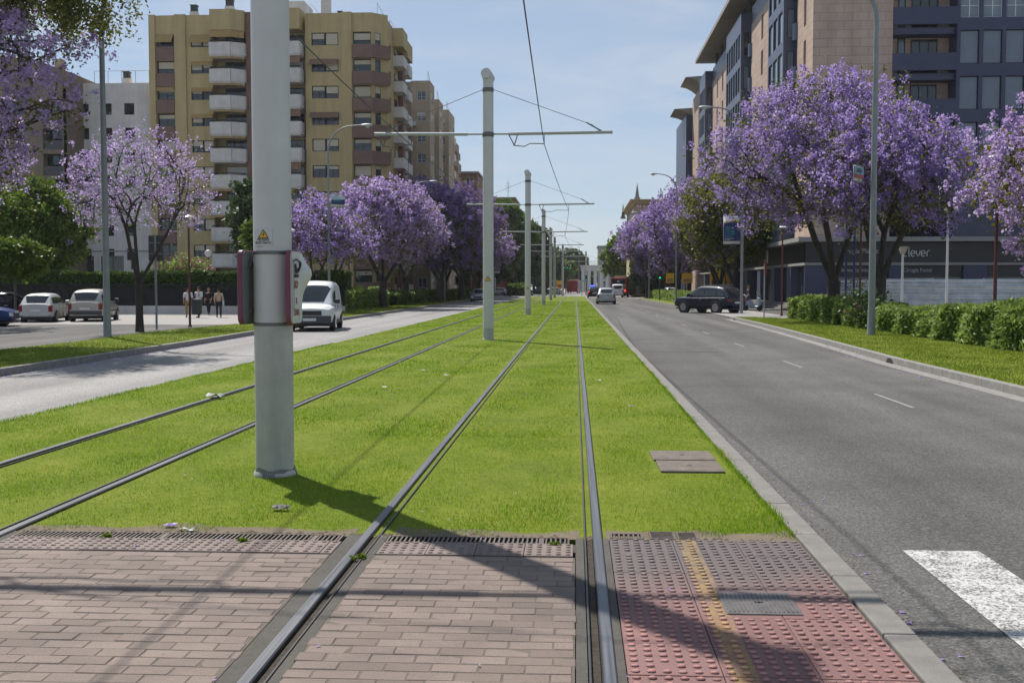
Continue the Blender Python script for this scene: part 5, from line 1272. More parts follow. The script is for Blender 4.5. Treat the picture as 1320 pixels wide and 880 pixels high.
def leaf_quads(C, size, rng, elong=1.4, flat=0.0):
    """one bent quad per centre, random orientation"""
    n = len(C); a = rng.normal(size=(n, 3)); a[:, 2] *= (1-flat); a /= np.linalg.norm(a, axis=1)[:, None]+1e-9
    b = rng.normal(size=(n, 3)); b -= a*(a*b).sum(1)[:, None]; b /= np.linalg.norm(b, axis=1)[:, None]+1e-9
    s = (size*rng.uniform(0.55, 1.3, n))[:, None]; u = a*s*elong*0.5; w = b*s*0.5; c = np.cross(a, b)*s*0.18
    return np.stack([C-u-w*.55, C-u*.2+w+c, C+u+w*.35, C+u*.25-w+c], 1).reshape(-1, 3)
def branches(rng, root, targets, r0, curve=0.15):
    """hierarchical limbs from a root to every tip: pairs of groups split again and again"""
    segs = []; tips = []
    N0 = len(targets)
    def rec(p, d, T, n_sib, depth):
        if len(T) == 0: return
        r = r0*(len(T)/N0)**0.44
        if len(T) == 1:
            q = T[0]; mid = (p+q)/2 + rng.normal(0, curve*np.linalg.norm(q-p)*.5, 3); mid[2] += .03
            segs.append(([p, mid, q], [max(r*1.0, .012), max(r*.75, .010), .007])); tips.append((q, q-mid)); return
        c = T.mean(0); dist = np.linalg.norm(c-p); f = 0.36 if depth else 0.28
        if depth == 0 and len(T) > 12:
            ang = np.arctan2(T[:, 1]-p[1], T[:, 0]-p[0]); o_ = np.argsort((ang-ang[0]) % (2*math.pi)); kk = 3 if len(T) > 120 else 2; cuts = [0]+sorted(int(len(T)*(i+1)/kk*rng.uniform(.85, 1.1)) for i in range(kk-1))+[len(T)]
            for a_, b_ in zip(cuts, cuts[1:]):
                P = T[o_[a_:b_]]
                if len(P): v_ = P.mean(0)-p; v_ = v_/np.linalg.norm(v_); v_[2] *= .75; rec(p-np.array([0, 0, .12]), v_/np.linalg.norm(v_), P, 1, 1)
            return
        q = p + (c-p)*f + d*dist*0.16 + rng.normal(0, 0.05*dist, 3)
        mid = (p+q)/2 + d*dist*0.05
        r2 = r0*(len(T)/N0)**0.44*0.9
        segs.append(([p, mid, q], [r, (r+r2)/2, r2]))
        nd = (q-p); nd = nd/(np.linalg.norm(nd)+1e-9)
        k = 3 if (depth == 0 and len(T) > 12) else 2
        ce = T[rng.choice(len(T), k, replace=False)]
        for _ in range(4):
            lab = np.argmin(((T[:, None]-ce[None])**2).sum(2), 1)
            ce = np.array([T[lab == j].mean(0) if (lab == j).any() else ce[j] for j in range(k)])
        parts = [T[lab == j] for j in range(k) if (lab == j).any()]
        if len(parts) == 1: h = len(T)//2; parts = [T[:h], T[h:]]
        for P in parts: rec(q, nd, P, k, depth+1)
    rec(np.array(root, float), np.array([0, 0, 1.0]), np.array(targets), 1, 0)
    return segs, tips
def crown_targets(rng, n, H, zc, R, rz, lobes=7, low=-0.75, shell=0.55, offx=0, offy=0, squash=1.0):
    ld = rng.normal(size=(lobes, 3)); ld /= np.linalg.norm(ld, axis=1)[:, None]; la = rng.uniform(-0.26, 0.32, lobes)
    out = []
    while len(out) < n:
        d = rng.normal(size=3); d /= np.linalg.norm(d)
        if d[2] < low: continue
        k = 1+sum(a*max(0, float(d@l))**4 for a, l in zip(la, ld))
        rr = (shell+(1-shell)*rng.random()**0.5)*k
        ta = 1+0.85*min(0.0, d[2]); out.append((offx+d[0]*R*rr*ta, offy+d[1]*R*rr*squash*ta, zc+d[2]*rz*rr))
    return np.array(out)
def make_tree(name, label, loc, seed, H, R, trunk_h, rz=None, zc=None, ntips=220, bloom='jacaranda_bloom', leaf='leaf_olive', pb=0.9, fsize=0.12, per=110, lper=30,
              r0=0.2, low=-0.55, shell=0.5, offx=0, offy=0, spread=0.42, group=None, bark='bark', cat='tree', lean=(0, 0), tname='jacaranda_tree', squash=1.0, lsize=None, leafpow=None, inner=True):
    rng = np.random.default_rng(seed)
    rz = rz or (H-trunk_h)/2; zc = zc or H-rz
    T = crown_targets(rng, ntips, H, zc, R*0.93, rz*0.95, low=low, shell=shell, offx=offx, offy=offy, squash=squash)
    T = T[T[:, 2] > trunk_h*0.75]
    fork = np.array([lean[0], lean[1], trunk_h])
    segs, tips = branches(rng, fork, T, r0)
    o = thing(name if name else tname, loc, label, cat, group)
    m = MB(); b0 = r0*1.25
    m.tube([(0, 0, -.25), (0, 0, .05), (lean[0]*.2, lean[1]*.2, trunk_h*.3), (lean[0]*.6, lean[1]*.6, trunk_h*.7), tuple(fork)], [b0*1.5, b0*1.2, b0, b0*.95, b0*.98], 10)
    tk = m.build('trunk', bark, o, smooth=True, fix=False)
    m = MB()
    for pts, rr in segs:
        n = 8 if rr[0] > .08 else (6 if rr[0] > .03 else 4)
        m.tube(pts, rr, n, False)
    m.build('limbs', bark, tk, smooth=True, fix=False)
    FL, LF = [], []
    zmin, zmax = T[:, 2].min(), T[:, 2].max()
    for q, d in tips:
        hfrac = (q[2]-zmin)/(zmax-zmin+1e-6)
        rr_ = math.sqrt(((q[0]-offx)**2+(q[1]-offy)**2)/R**2+((q[2]-zc)/rz)**2)
        p = pb*min(1, (0.36+0.80*hfrac)*(0.45+0.75*min(1, rr_)))
        is_b = rng.random() < p
        # panicles / leaf sprays around the tip
        k = max(1, int(rng.poisson(5)))
        for j in range(k):
            c = q + rng.normal(0, spread, 3)*np.array([1, 1, .7])
            n = max(3, int(per/5*rng.uniform(.6, 1.4)))
            if not is_b and pb > .6 and hfrac < .45 and rng.random() < .5: continue
            if is_b and rng.random() < 0.93:
                ax = d/(np.linalg.norm(d)+1e-9)*0.4+np.array([0, 0, .5])+rng.normal(0, .25, 3); ax /= np.linalg.norm(ax)
                t = rng.uniform(-.5, .5, n)[:, None]; FL.append(c+ax*t*spread*0.95+rng.normal(0, 1, (n, 3))*(0.27*spread*(0.75-t)))
            else:
                n2 = max(3, int(lper/3*rng.uniform(.6, 1.4))); LF.append(c+rng.normal(0, 1, (n2, 3))*spread*0.55)
        if inner and lper:
            n2 = max(1, int(lper*0.5*rng.uniform(.3, 1.3))); LF.append(q-d*rng.uniform(.2, .9)+rng.normal(0, 1, (n2, 3))*spread*0.8)
    if FL and pb > 0: quads('blossom', leaf_quads(np.concatenate(FL), fsize, rng, 1.25), bloom, o)
    if LF: quads('crown', leaf_quads(np.concatenate(LF), lsize or fsize*1.05, rng, 1.9), leaf, o)
    return o
def recopy(src, loc, rz, label, s=1.0, sz=None, group=None):
    c = copy_tree(src); c.location = loc; c.rotation_euler = (0, 0, rz); c.scale = (s, s, sz or s); c['label'] = label
    if group: c['group'] = group
    return c
GL, GR = 'jacarandas lining the left of the avenue', 'jacarandas lining the right of the avenue'
# right-hand big pair behind the oleanders
make_tree(None, 'biggest purple jacaranda on the right, forked trunk left of the tall lamp post', (12.15, 51, -.05), 101, 11.7, 5.2, 1.9, ntips=500, fsize=.085, per=170, lper=34, r0=.25, low=-.42, shell=.42, group=GR, offx=-.3, rz=4.9, zc=6.6, leaf='leaf_olive', spread=.45)
make_tree(None, 'purple jacaranda on the right whose trunk rises just right of the tall lamp post', (13.0, 46.5, -.05), 102, 9.3, 3.9, 2.0, ntips=300, fsize=.085, per=165, lper=28, r0=.22, low=-.42, shell=.4, rz=3.8, zc=5.4, group=GR, offx=.5, spread=.42)
make_tree(None, 'nearest purple jacaranda at the right edge with yellowing leaves', (14.2, 28.6, -.05), 103, 6.9, 3.5, 2.6, ntips=260, fsize=.07, per=200, lper=26, r0=.16, low=-.75, shell=.45, group=GR, pb=.9, leaf='leaf_yellow', bloom='jacaranda_bloom_pale', spread=.32, rz=2.7, zc=4.3, lsize=.085, offx=-.7)
r3 = make_tree(None, 'half bare jacaranda with more olive leaves than flowers, behind the dark blue car', (12.9, 88, -.05), 104, 11.0, 4.6, 1.9, ntips=330, fsize=.15, per=58, lper=56, r0=.26, low=-.6, shell=.3, group=GR, pb=.5, leaf='leaf_olive', bloom='jacaranda_bloom', spread=.5)
r4 = make_tree(None, 'tall purple jacaranda with a thin raised top, left of the olive leaved one', (11.9, 124, -.1), 105, 12.4, 4.9, 2.2, ntips=420, fsize=.17, per=82, lper=8, r0=.25, low=-.8, shell=.4, group=GR, pb=.97, spread=.55)
recopy(r3, (13.8, 103, -.05), 2.0, 'second olive leaved jacaranda behind the dark blue car, a little further off', .95)
recopy(r4, (9.6, 142, -.1), 2.6, 'purple jacaranda reaching over the red bus, leftmost crown of the right-hand row', .93, .90)
recopy(r4, (14.5, 112, -.1), 4.1, 'purple jacaranda behind the olive leaved trees, close to the stone block', .98, 1.08)
recopy(r4, (13.5, 160, -.1), 1.2, 'farthest purple jacaranda on the right, under the old cream building', 1.0)
# left-hand row, from the white van into the distance
l1 = make_tree(None, 'first purple jacaranda beyond the white van, with dark thin branches', (-16.6, 67, -.15), 111, 7.3, 3.3, 1.7, ntips=250, fsize=.12, per=66, lper=14, r0=.15, low=-.35, shell=.4, group=GL, spread=.42)
l2 = make_tree(None, 'tallest purple jacaranda of the left row, in front of the ochre building', (-15.0, 83, -.15), 112, 10.4, 4.5, 2.0, ntips=480, fsize=.135, per=110, lper=10, r0=.24, low=-.65, shell=.5, group=GL, bloom='jacaranda_bloom_pale', spread=.48)
l3 = make_tree(None, 'deep purple shaded jacaranda left of the second tram pole', (-13.9, 110, -.15), 113, 12.2, 5.0, 2.2, ntips=440, fsize=.165, per=96, lper=10, r0=.28, low=-.6, shell=.5, group=GL, bloom='jacaranda_bloom_deep', spread=.55)
recopy(l1, (-17.2, 75, -.15), 2.2, 'low purple jacaranda behind the bright hedge, second beyond the white van', 1.0)
recopy(l2, (-15.3, 96, -.15), 1.9, 'purple jacaranda beside the lamp post with the teal banner', .97)
recopy(l3, (-13.2, 124, -.15), 2.4, 'very dark purple jacaranda immediately left of the second tram pole', 1.0, 1.05)
recopy(l2, (-12.9, 143, -.15), 3.3, 'paler purple jacaranda showing just right of the second tram pole', 1.0, .98)
recopy(l3, (-16.5, 135, -.15), 4.4, 'purple jacaranda set back below the tall tan blocks', .95, .9)
recopy(l2, (-12.2, 240, -.2), 0.5, 'small distant purple jacaranda between the tram poles', .8, .8)
# bare-branched one by the car park, big one overhanging at the top left
make_tree(None, 'thinly flowering jacaranda with dark open branches standing alone by the car park', (-17.5, 42, -.22), 121, 7.9, 2.9, 2.0, ntips=260, fsize=.065, per=50, lper=3, r0=.118, low=-.3, shell=.45, bloom='jacaranda_bloom_pale', leaf='leaf_fresh', pb=.95, spread=.30, rz=2.9, zc=5.0, offx=.25)
tl = make_tree(None, 'large purple jacaranda overhanging the top left corner', (-17.9, 28.5, -.1), 122, 10.6, 3.75, 2.6, ntips=330, fsize=.075, per=120, lper=16, r0=.24, low=-.62, shell=.4, bloom='jacaranda_bloom_pale', leaf='leaf_olive', pb=.97, spread=.34, rz=4.0, zc=6.6, offx=.3)
make_tree(None, 'green leafed overhanging branchy tree at the top left, above the purple one', (-18.35, 30.5, -.1), 128, 12.6, 4.3, 6.0, ntips=120, pb=0, lper=190, fsize=.07, r0=.2, low=-.3, shell=.5, leaf='leaf_olive', spread=.40, tname='broadleaf_tree', rz=2.3, zc=10.2, inner=False, offx=.5)
recopy(tl, (-28.6, 46.5, -.24), 2.3, 'purple jacaranda at the left edge shading the car park, below the overhanging one', 1.12)
# green trees at the left
make_tree(None, 'dense bright green tree behind the clipped hedge at the left edge', (-38.4, 73, -.24), 123, 8.9, 3.9, 1.6, ntips=260, pb=.10, lper=330, fsize=.16, per=60, r0=.16, low=-.8, shell=.35, leaf='leaf_fresh', spread=.5, tname='broadleaf_tree', inner=True)
make_tree(None, 'small pale green tree with a thin pale trunk behind the parked cars', (-29.9, 55.5, -.24), 124, 4.2, 1.35, 2.4, ntips=70, pb=0, lper=200, fsize=.11, r0=.06, low=-.8, shell=.3, leaf='leaf_fresh', spread=.26, tname='young_tree', bark='bark_pale', rz=1.0)
g1 = make_tree(None, 'dark green conifer-like tree between the ochre building and the thick pole', (-27.0, 90, -.2), 125, 10.6, 1.3, 2.0, ntips=170, pb=0, lper=330, fsize=.22, r0=.2, low=-.95, shell=.2, leaf='leaf_dark', spread=.5, tname='dark_tree', inner=True)
make_tree(None, 'little bright green tree top peeping out left of the thick pole', (-17.35, 58.5, -.2), 126, 5.3, .75, 3.0, ntips=45, pb=0, lper=170, fsize=.12, r0=.06, low=-.8, shell=.3, leaf='leaf_fresh', spread=.26, tname='young_tree', bark='bark_pale', rz=1.2)
# far green trees
f1 = make_tree(None, 'tall green tree in front of the orange brick building, sunlit crown', (-15.5, 205, -.2), 131, 17.0, 6.0, 3.5, ntips=260, pb=0, lper=210, fsize=.55, r0=.35, low=-.85, shell=.35, leaf='leaf_mid', spread=.95, tname='broadleaf_tree', group='green trees at the end of the avenue')
f2 = make_tree(None, 'dark green tree behind the third tram pole', (-12.5, 232, -.2), 132, 15.0, 5.5, 3.0, ntips=240, pb=0, lper=210, fsize=.6, r0=.35, low=-.85, shell=.35, leaf='leaf_dark', spread=.95, tname='broadleaf_tree', group='green trees at the end of the avenue')
f3 = make_tree(None, 'light green tree right of the white arch, above the red bus', (11.8, 215, -.2), 133, 11.5, 4.6, 2.6, ntips=220, pb=0, lper=200, fsize=.5, r0=.3, low=-.85, shell=.35, leaf='leaf_fresh', spread=.85, tname='broadleaf_tree', group='green trees at the end of the avenue')
for src, x, y, s, sz, a, lb in ((f2, -19, 262, 1.1, 1.05, 1, 'dark green tree filling the gap under the orange brick building'), (f1, -9.6, 250, .75, .72, 2, 'green tree seen between the third and fourth tram poles'),
        (f2, -8.3, 290, .85, .75, 3, 'dark green far tree left of the traffic lights'), (f3, -4.5, 300, .85, .75, 1, 'bright green far tree behind the traffic lights'),
        (f2, -1.0, 330, .8, .8, 5, 'far dark tree behind the arched lamp post'), (f3, 2.5, 340, .9, .62, 2.5, 'far pale green tree left of the white arch'), (f1, 13.5, 260, .8, .74, .4, 'mid green far tree just right of the white arch'),
        (f3, 17.5, 188, 1.0, .95, 3.7, 'light green tree behind the red bus and purple crowns'), (f2, 22, 175, 1.0, .9, 1.1, 'dark green tree in the shade right of the red bus'), (f3, 19.5, 112, .62, .62, 2.2, 'small bright green tree beside the dark shops, behind the trunks'),
        (f2, 10.7, 163.5, .36, .40, 1.7, 'little dark green tree right beside the red bus'), (f2, 12.4, 167, .52, .5, 2.9, 'dark green tree in deep shade just right of the red bus'), (f2, 16.5, 168, .6, .55, 0.3, 'second dark green tree in the shade right of the red bus'),
        (f2, -22.5, 190, .7, .6, .9, 'dark green shade tree behind the left-hand trunks')):
    recopy(src, (x, y, -.2), a, lb, s, sz)

# hedges -----------------------------------------------------------------
def hedge(name, label, x0, x1, y0, y1, h, z, n, size, mat, seed, elong=2.2, rough=0.18, group=None, core=True, cat='hedge', tops=None, mat_core='leaf_core'):
    rng = np.random.default_rng(seed); cx, cy = (x0+x1)/2, (y0+y1)/2
    o = thing(name, (cx, cy, z), label, cat, group)
    hx, hy = (x1-x0)/2, (y1-y0)/2
    P = rng.uniform(-1, 1, (n, 3)); P[:, 2] = rng.uniform(0, 1, n)
    # push to the outer skin of a bumpy rounded box
    ax = rng.integers(0, 5, n); e = 1-np.abs(rng.normal(0, .10, n))
    P[:, 0] = np.where(ax == 0, e, np.where(ax == 1, -e, P[:, 0])); P[:, 1] = np.where((ax == 2) & (rng.random(n) < .5), np.sign(P[:, 1])*e, P[:, 1]); P[:, 2] = np.where(ax >= 3, e, P[:, 2])
    X, Y = P[:, 0]*hx, P[:, 1]*hy
    bump = 1+rough*(np.sin(Y*1.9+seed)*.5+np.sin(Y*0.83+X*1.7+seed*2)*.6+np.sin(Y*4.3+X*3.1)*.3)
    rnd_ = 1-0.28*np.clip(np.abs(P[:, 0])-.55, 0, 1)**1.5
    Z = P[:, 2]*h*bump*np.where(P[:, 2] > .6, rnd_, 1)
    X = X*(1+rough*.7*np.sin(Y*2.7+Z*2.2+seed))
    C = np.stack([X, Y, Z], 1)+rng.normal(0, size*.35, (n, 3)); C[:, 2] = np.abs(C[:, 2])
    quads('foliage', leaf_quads(C, size, rng, elong), mat, o)
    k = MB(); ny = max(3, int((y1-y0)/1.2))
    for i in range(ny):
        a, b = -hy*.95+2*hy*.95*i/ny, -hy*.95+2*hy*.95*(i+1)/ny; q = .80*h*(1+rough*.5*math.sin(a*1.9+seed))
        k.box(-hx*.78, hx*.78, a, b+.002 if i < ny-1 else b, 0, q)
    k.build('dark_core', mat_core, o, fix=False)  # solid dark boxes inside the leaves, inner shade of the hedge as colour
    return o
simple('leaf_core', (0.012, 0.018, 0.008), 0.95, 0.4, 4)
GO = 'oleander hedge along the right verge'
hedge('oleander_hedge', 'bright oleander hedge at the right edge of the verge, nearest piece', 10.9, 13.0, 22.5, 33.4, 1.04, -.02, 26000, .085, 'oleander', 1, 2.8, .17, GO)
hedge('oleander_hedge', 'middle piece of the oleander hedge, darker, right of the tall lamp post', 11.0, 12.9, 33.6, 45.2, .78, -.02, 20000, .09, 'oleander', 2, 2.6, .2, GO)
hedge('oleander_hedge', 'left end of the oleander hedge, below the biggest purple tree', 10.9, 12.9, 45.4, 55.6, .96, -.02, 15000, .105, 'oleander', 3, 2.6, .18, GO)
GH = 'low hedges along the left verge'
hedge('low_hedge', 'sunlit bushy hedge along the verge beyond the white van', -17.0, -15.4, 69.5, 88, 1.35, -.1, 20000, .13, 'oleander', 4, 2.2, .16, GH)
hedge('low_hedge', 'shaded continuation of the verge hedge under the purple trees', -16.4, -14.8, 88.3, 118, 1.1, -.1, 16000, .16, 'leaf_mid', 5, 2.0, .12, GH)
hedge('low_hedge', 'far shaded end of the verge hedge behind the second tram pole', -15.6, -14.2, 118.3, 150, 1.05, -.1, 9000, .2, 'leaf_mid', 6, 2.0, .12, GH)
hedge('low_hedge', 'low pale hedge on the right verge beyond the dark blue car', 9.9, 11.4, 80, 140, .95, -.02, 16000, .15, 'oleander', 7, 2.2, .12)
hedge('round_bush', 'round bright bush on the far left verge between two tram poles', -11.6, -8.8, 186, 190, 1.9, -.2, 2200, .28, 'leaf_fresh', 9, 1.8, .2, cat='bush')
# clipped hedge running along the railing
def long_hedge(label, x0, x1, y, z0, z1, n, seed):
    rng = np.random.default_rng(seed); o = thing('clipped_hedge', ((x0+x1)/2, y, z0), label, 'hedge'); hx = (x1-x0)/2
    X = rng.uniform(-hx, hx, n); t = rng.random(n); Yq = np.where(t < .55, -.55+rng.normal(0, .06, n), rng.uniform(-.55, .55, n)); Zq = np.where(t < .55, rng.uniform(0, z1-z0, n), z1-z0+rng.normal(0, .05, n)+.05*np.sin(X*2.1)+.04*np.sin(X*.7))
    quads('foliage', leaf_quads(np.stack([X, Yq, Zq], 1), .14, rng, 1.9), 'hedge_clipped', o)
    MB().box(-hx, hx, -.45, .5, -.0, z1-z0-.1).build('dark_core', 'leaf_core', o); return o  # one dark box as core, shade between the leaves put into its colour
long_hedge('clipped green hedge above the black railing behind the parked cars', -60, -14.6, 68.75, 1.35, 2.42, 42000, 8)
o = thing('flowering_bush', (-25.8, 69.6, 2.0), 'bush with pink flowers peeping over the clipped hedge', 'bush'); rng = np.random.default_rng(77)
C = rng.normal(0, 1, (900, 3))*np.array([.75, .4, .42])+np.array([0, 0, .65]); quads('foliage', leaf_quads(C, .13, rng, 1.8), 'oleander', o)
C = rng.normal(0, 1, (260, 3))*np.array([.7, .35, .38])+np.array([.35, -.15, .75]); quads('flowers', leaf_quads(C, .12, rng, 1.1), 'pink_flower', o)
MB().tube([(0, 0, -2.2), (0, 0, .5)], .05, 6).build('stem', 'bark', o)
o = thing('flowering_shrub', (11.0, 41.3, 0.2), 'few pink flowers on a dark shrub in the oleander hedge', 'shrub'); C = np.random.default_rng(5).normal(0, 1, (16, 3))*np.array([.25, .4, .25])+np.array([-.2, 0, .7])
quads('flowers', leaf_quads(C, .08, rng, 1.1), 'pink_flower', o)['kind'] = 'stuff'; C = rng.normal(0, 1, (800, 3))*np.array([.35, .6, .35])+np.array([0, 0, .6]); quads('foliage', leaf_quads(C, .09, rng, 2), 'leaf_dark', o)
# roughness of the lawn edge: small weeds on the drain
for x, y, lb in ((-3.02, 6.66, 'little green weed growing from the long drain grate'), (-.12, 6.62, 'small grass tuft beside the rail at the drain end'), (-2.1, 6.6, 'tiny weed on the studded strip before the thick pole'), (-1.28, 6.25, 'weed tuft between rail and bricks')):
    o = thing('weed', (x, y, -.01), lb, 'weed'); rng = np.random.default_rng(int(abs(x)*100)); C = rng.normal(0, 1, (40, 3))*np.array([.016, .012, .006])+np.array([0, 0, .012]); quads('foliage', leaf_quads(C, .02, rng, 2.4), 'verge_blades', o)
# ------------------------------------------------------------------ vehicles
def paint(name, col, metal=0.3, rough=0.42): return simple(name, col, rough, 0.03, 2, metal=metal, coat=0.45, spec=0.25)
paint('paint_navy', (0.006, 0.009, 0.026), .1); paint('paint_silver', (0.36, 0.38, 0.40), .6); paint('paint_champagne', (0.40, 0.385, 0.34), .5); paint('paint_light', (0.50, 0.50, 0.485), .3)
paint('paint_white', (0.70, 0.70, 0.70), 0); paint('paint_blue', (0.012, 0.03, 0.14)); paint('paint_black', (0.010, 0.010, 0.012)); paint('paint_red', (0.24, 0.016, 0.016), 0); paint('paint_greyblue', (0.24, 0.28, 0.32), .4)
emit('blue_flash', (0.05, 0.10, 1.0), 3.5); emit('signal_green', (0.0, 0.9, 0.35), 0.9); emit('brake_red', (1.0, 0.05, 0.02), 2.5); emit('indicator_amber', (1.0, .4, .02), 1.5)
def wheel(o, x, y, r, w, name='wheel', spokes=5):
    s = 1 if x > 0 else -1
    t = MB().lathe((x-s*w/2 if s > 0 else x+w/2-w, y, r), [(r*.6, 0), (r*.93, .0), (r, w*.18), (r, w*.82), (r*.93, w), (r*.6, w)], 24, 'X').build(name, 'rubber', o, smooth=True)
    xo = x+s*(w/2-.012); rim = MB(); rim.lathe((xo-(.02 if s > 0 else 0), y, r), [(r*.02, 0), (r*.62, 0), (r*.66, .01), (r*.62, .02), (r*.02, .02)], 24, 'X')
    ro = rim.build('rim', 'dark_grey', t, smooth=True); sp = MB()
    for k in range(spokes):
        a = 2*PI*k/spokes+.3; c, q = math.cos(a), math.sin(a); xx = xo+s*.022
        sp.hexa([(xx, y+c*r*.08-q*r*.055, r+q*r*.08+c*r*.055), (xx, y+c*r*.08+q*r*.055, r+q*r*.08-c*r*.055), (xx+s*.012, y+c*r*.08+q*r*.055, r+q*r*.08-c*r*.055), (xx+s*.012, y+c*r*.08-q*r*.055, r+q*r*.08+c*r*.055),
                 (xx, y+c*r*.62-q*r*.06, r+q*r*.62+c*r*.06), (xx, y+c*r*.62+q*r*.06, r+q*r*.62-c*r*.06), (xx+s*.012, y+c*r*.62+q*r*.06, r+q*r*.62-c*r*.06), (xx+s*.012, y+c*r*.62-q*r*.06, r+q*r*.62+c*r*.06)])
    sp.lathe((xx-(.02 if s < 0 else 0), y, r), [(r*.56, 0), (r*.64, 0), (r*.64, .018), (r*.56, .018)], 24, 'X')
    sp.build('spokes', 'alloy', t)
def car(label, loc, heading, L_, Wd, H_, paint_, body, cabin, axles, wr, belt_w=None, cat='car', name='parked_car', group=None, bumper=None, lights=True, plate=True, rails=False, side_split=(.45,), rear_lamps='hi', brake=False, mirror=True, skirt=None):
    """local frame: +y is the front. body: [(y, z_bottom, z_top)] along the length; cabin: dict of windscreen/roof points"""
    o = thing(name, loc, label, cat, group, heading); w = Wd/2
    st = body; n = len(st); c = cabin
    def chaikin(P, it=2):
        P = [np.array(p, float) for p in P]
        for _ in range(it):
            Q = [P[0]]
            for p, q in zip(P, P[1:]): Q += [p*.75+q*.25, p*.25+q*.75]
            P = Q+[P[-1]]
        return np.array(P)
    def resample(P, k):
        d = np.concatenate([[0], np.cumsum(np.linalg.norm(np.diff(P, axis=0), axis=1))]); t = np.linspace(0, d[-1], k)
        return np.stack([np.interp(t, d, P[:, j]) for j in range(P.shape[1])], 1)
    m = MB(); B = resample(chaikin(st, 2), 26); ns = 20
    for y, zb_, zt_ in B:
        e = min(abs(y-st[0][0]), abs(y-st[-1][0])); k = 1-.16*math.exp(-e/.20); ww = w*k; h = zt_-zb_
        half = resample(chaikin([(ww*.80, zb_), (ww*.97, zb_+.02), (ww*1.0, zb_+h*.45), (ww*1.01, zb_+h*.66), (ww*.97, zt_-.03), (ww*.80, zt_+.012), (0, zt_+.035)], 2), ns//2)
        m.v += [(x, y, z) for x, z in half] + [(-x, y, z) for x, z in half[::-1]]
    for i in range(len(B)-1):
        for k in range(ns): k2 = (k+1) % ns; m.f.append((i*ns+k, i*ns+k2, (i+1)*ns+k2, (i+1)*ns+k))
    m.f += [tuple(range(ns)), tuple(range((len(B)-1)*ns, len(B)*ns))]
    # rounded cabin: hoops across the car along a smoothed side profile
    zb = c['zb']; wt = w*c.get('wt', .74); wb = w*.93
    yR0, yR1, yF1, yF0, zt = c['r0'], c['r1'], c['f1'], c['f0'], H_
    zr = c.get('zr', zt-.05)
    prof = resample(chaikin([(yR0, zb), ((yR0*.35+yR1*.65), zb+(zr-zb)*.70), (yR1, zr), (yR1*.4+yF1*.6, zt), (yF1, zt-.02), (yF1*.4+yF0*.6, zb+(zt-zb)*.42), (yF0, zb)], 2), 34)
    nv = 13; Gd = np.zeros((34, nv, 3))
    for i, (y, z) in enumerate(prof):
        t = max(0.0, (z-zb)/(zt-zb)); w1 = wb*.97+(wt-wb*.97)*t
        half = resample(chaikin([(wb, zb-.05), (w1+(wb-w1)*.25+.012*t, zb+(z-zb)*.72), (w1*.96, z-.005), (w1*.62, z+.035*t), (0, z+.05*t)], 2), nv)
        # bow the screens in plan: the middle of front and rear reaches further out
        s_ = -1 if y < (yR1+yF1)/2 else 1; sl = (1-t)
        for j, (x, zz) in enumerate(half): Gd[i, j] = (x, y+s_*.06*sl*(1-(x/wb)**2), zz)
    o0 = len(m.v); nh = 2*nv-1
    for i in range(34): m.v += [tuple(p) for p in Gd[i]] + [(-p[0], p[1], p[2]) for p in Gd[i][-2::-1]]
    for i in range(33):
        for k in range(nh-1): m.f.append((o0+i*nh+k, o0+i*nh+k+1, o0+(i+1)*nh+k+1, o0+(i+1)*nh+k))
    m.build('body', paint_, o, smooth=True)
    # glass panels a few mm proud of that same surface
    def S_(i, j, sg=1):
        i = min(max(i, 0), 33); j = min(max(j, 0), nv-1); i0, j0 = min(int(i), 32), min(int(j), nv-2); a, b_ = i-i0, j-j0
        p = (Gd[i0, j0]*(1-a)+Gd[i0+1, j0]*a)*(1-b_)+(Gd[i0, j0+1]*(1-a)+Gd[i0+1, j0+1]*a)*b_
        return Vector((p[0]*sg, p[1], p[2]))
    cen = Vector((0, (yR0+yF0)/2, zb))
    def pane(name, iv, jv, full=False, sg=1):
        g = MB(); nu, nw = 7, 9; P = []
        for u in range(nu):
            for q in range(nw):
                i = iv[0]+(iv[1]-iv[0])*u/(nu-1); f = q/(nw-1)
                if full:
                    s2 = 1 if f < .5 else -1; j = jv+(nv-1-jv)*(1-abs(1-2*f))
                else: s2 = sg; j = jv[0]+(jv[1]-jv[0])*f
                p = S_(i, j, s2); d1 = S_(i+.4, j, s2)-S_(i-.4, j, s2); d2 = S_(i, j+.4, s2)-S_(i, j-.4, s2); nn = d1.cross(d2)
                nn = nn.normalized() if nn.length > 1e-7 else (p-cen).normalized()
                if nn.dot(p-cen) < 0: nn = -nn
                P.append(tuple(p+nn*.008))
        g.v = P; g.f = [(u*nw+q, u*nw+q+1, (u+1)*nw+q+1, (u+1)*nw+q) for u in range(nu-1) for q in range(nw-1)]
        return g.build(name, 'car_glass', o, smooth=True, fix=False)
    iy = lambda y: float(np.interp(y, prof[:, 0], np.arange(34)))
    iR, iF = iy(yR1), iy(yF1)
    pane('windscreen', (iF+.16*(33-iF), 32.3), 5.9, True)
    if not c.get('blind_rear') or True: pane('rear_window', (1.0+.04*iR, iR*.86), 5.9, True)
    for s in (-1, 1):
        y0_, y1_ = yR0+.42*(yR1-yR0)+.10, yF0-.16*(yF0-yF1)-.10; spl = [0, *side_split, 1]
        for a, b in zip(spl, spl[1:]):
            if c.get('blind_rear') and a == 0: continue
            g0, g1 = y0_+(y1_-y0_)*a+.03, y0_+(y1_-y0_)*b-.03
            pane('side_window', (iy(g0), iy(g1)), (1.15, 4.3), False, s)
    # wheels and arches
    for y in axles:
        for s in (-1, 1):
            MB().cyl((s*(w*.80) if s > 0 else -w*.80-.0, y, wr+.005), wr*1.14, s*(w*.203), 24, 'X').build('wheel_arch', 'black_plastic', o)
            wheel(o, s*(w-.085), y, wr, .20)
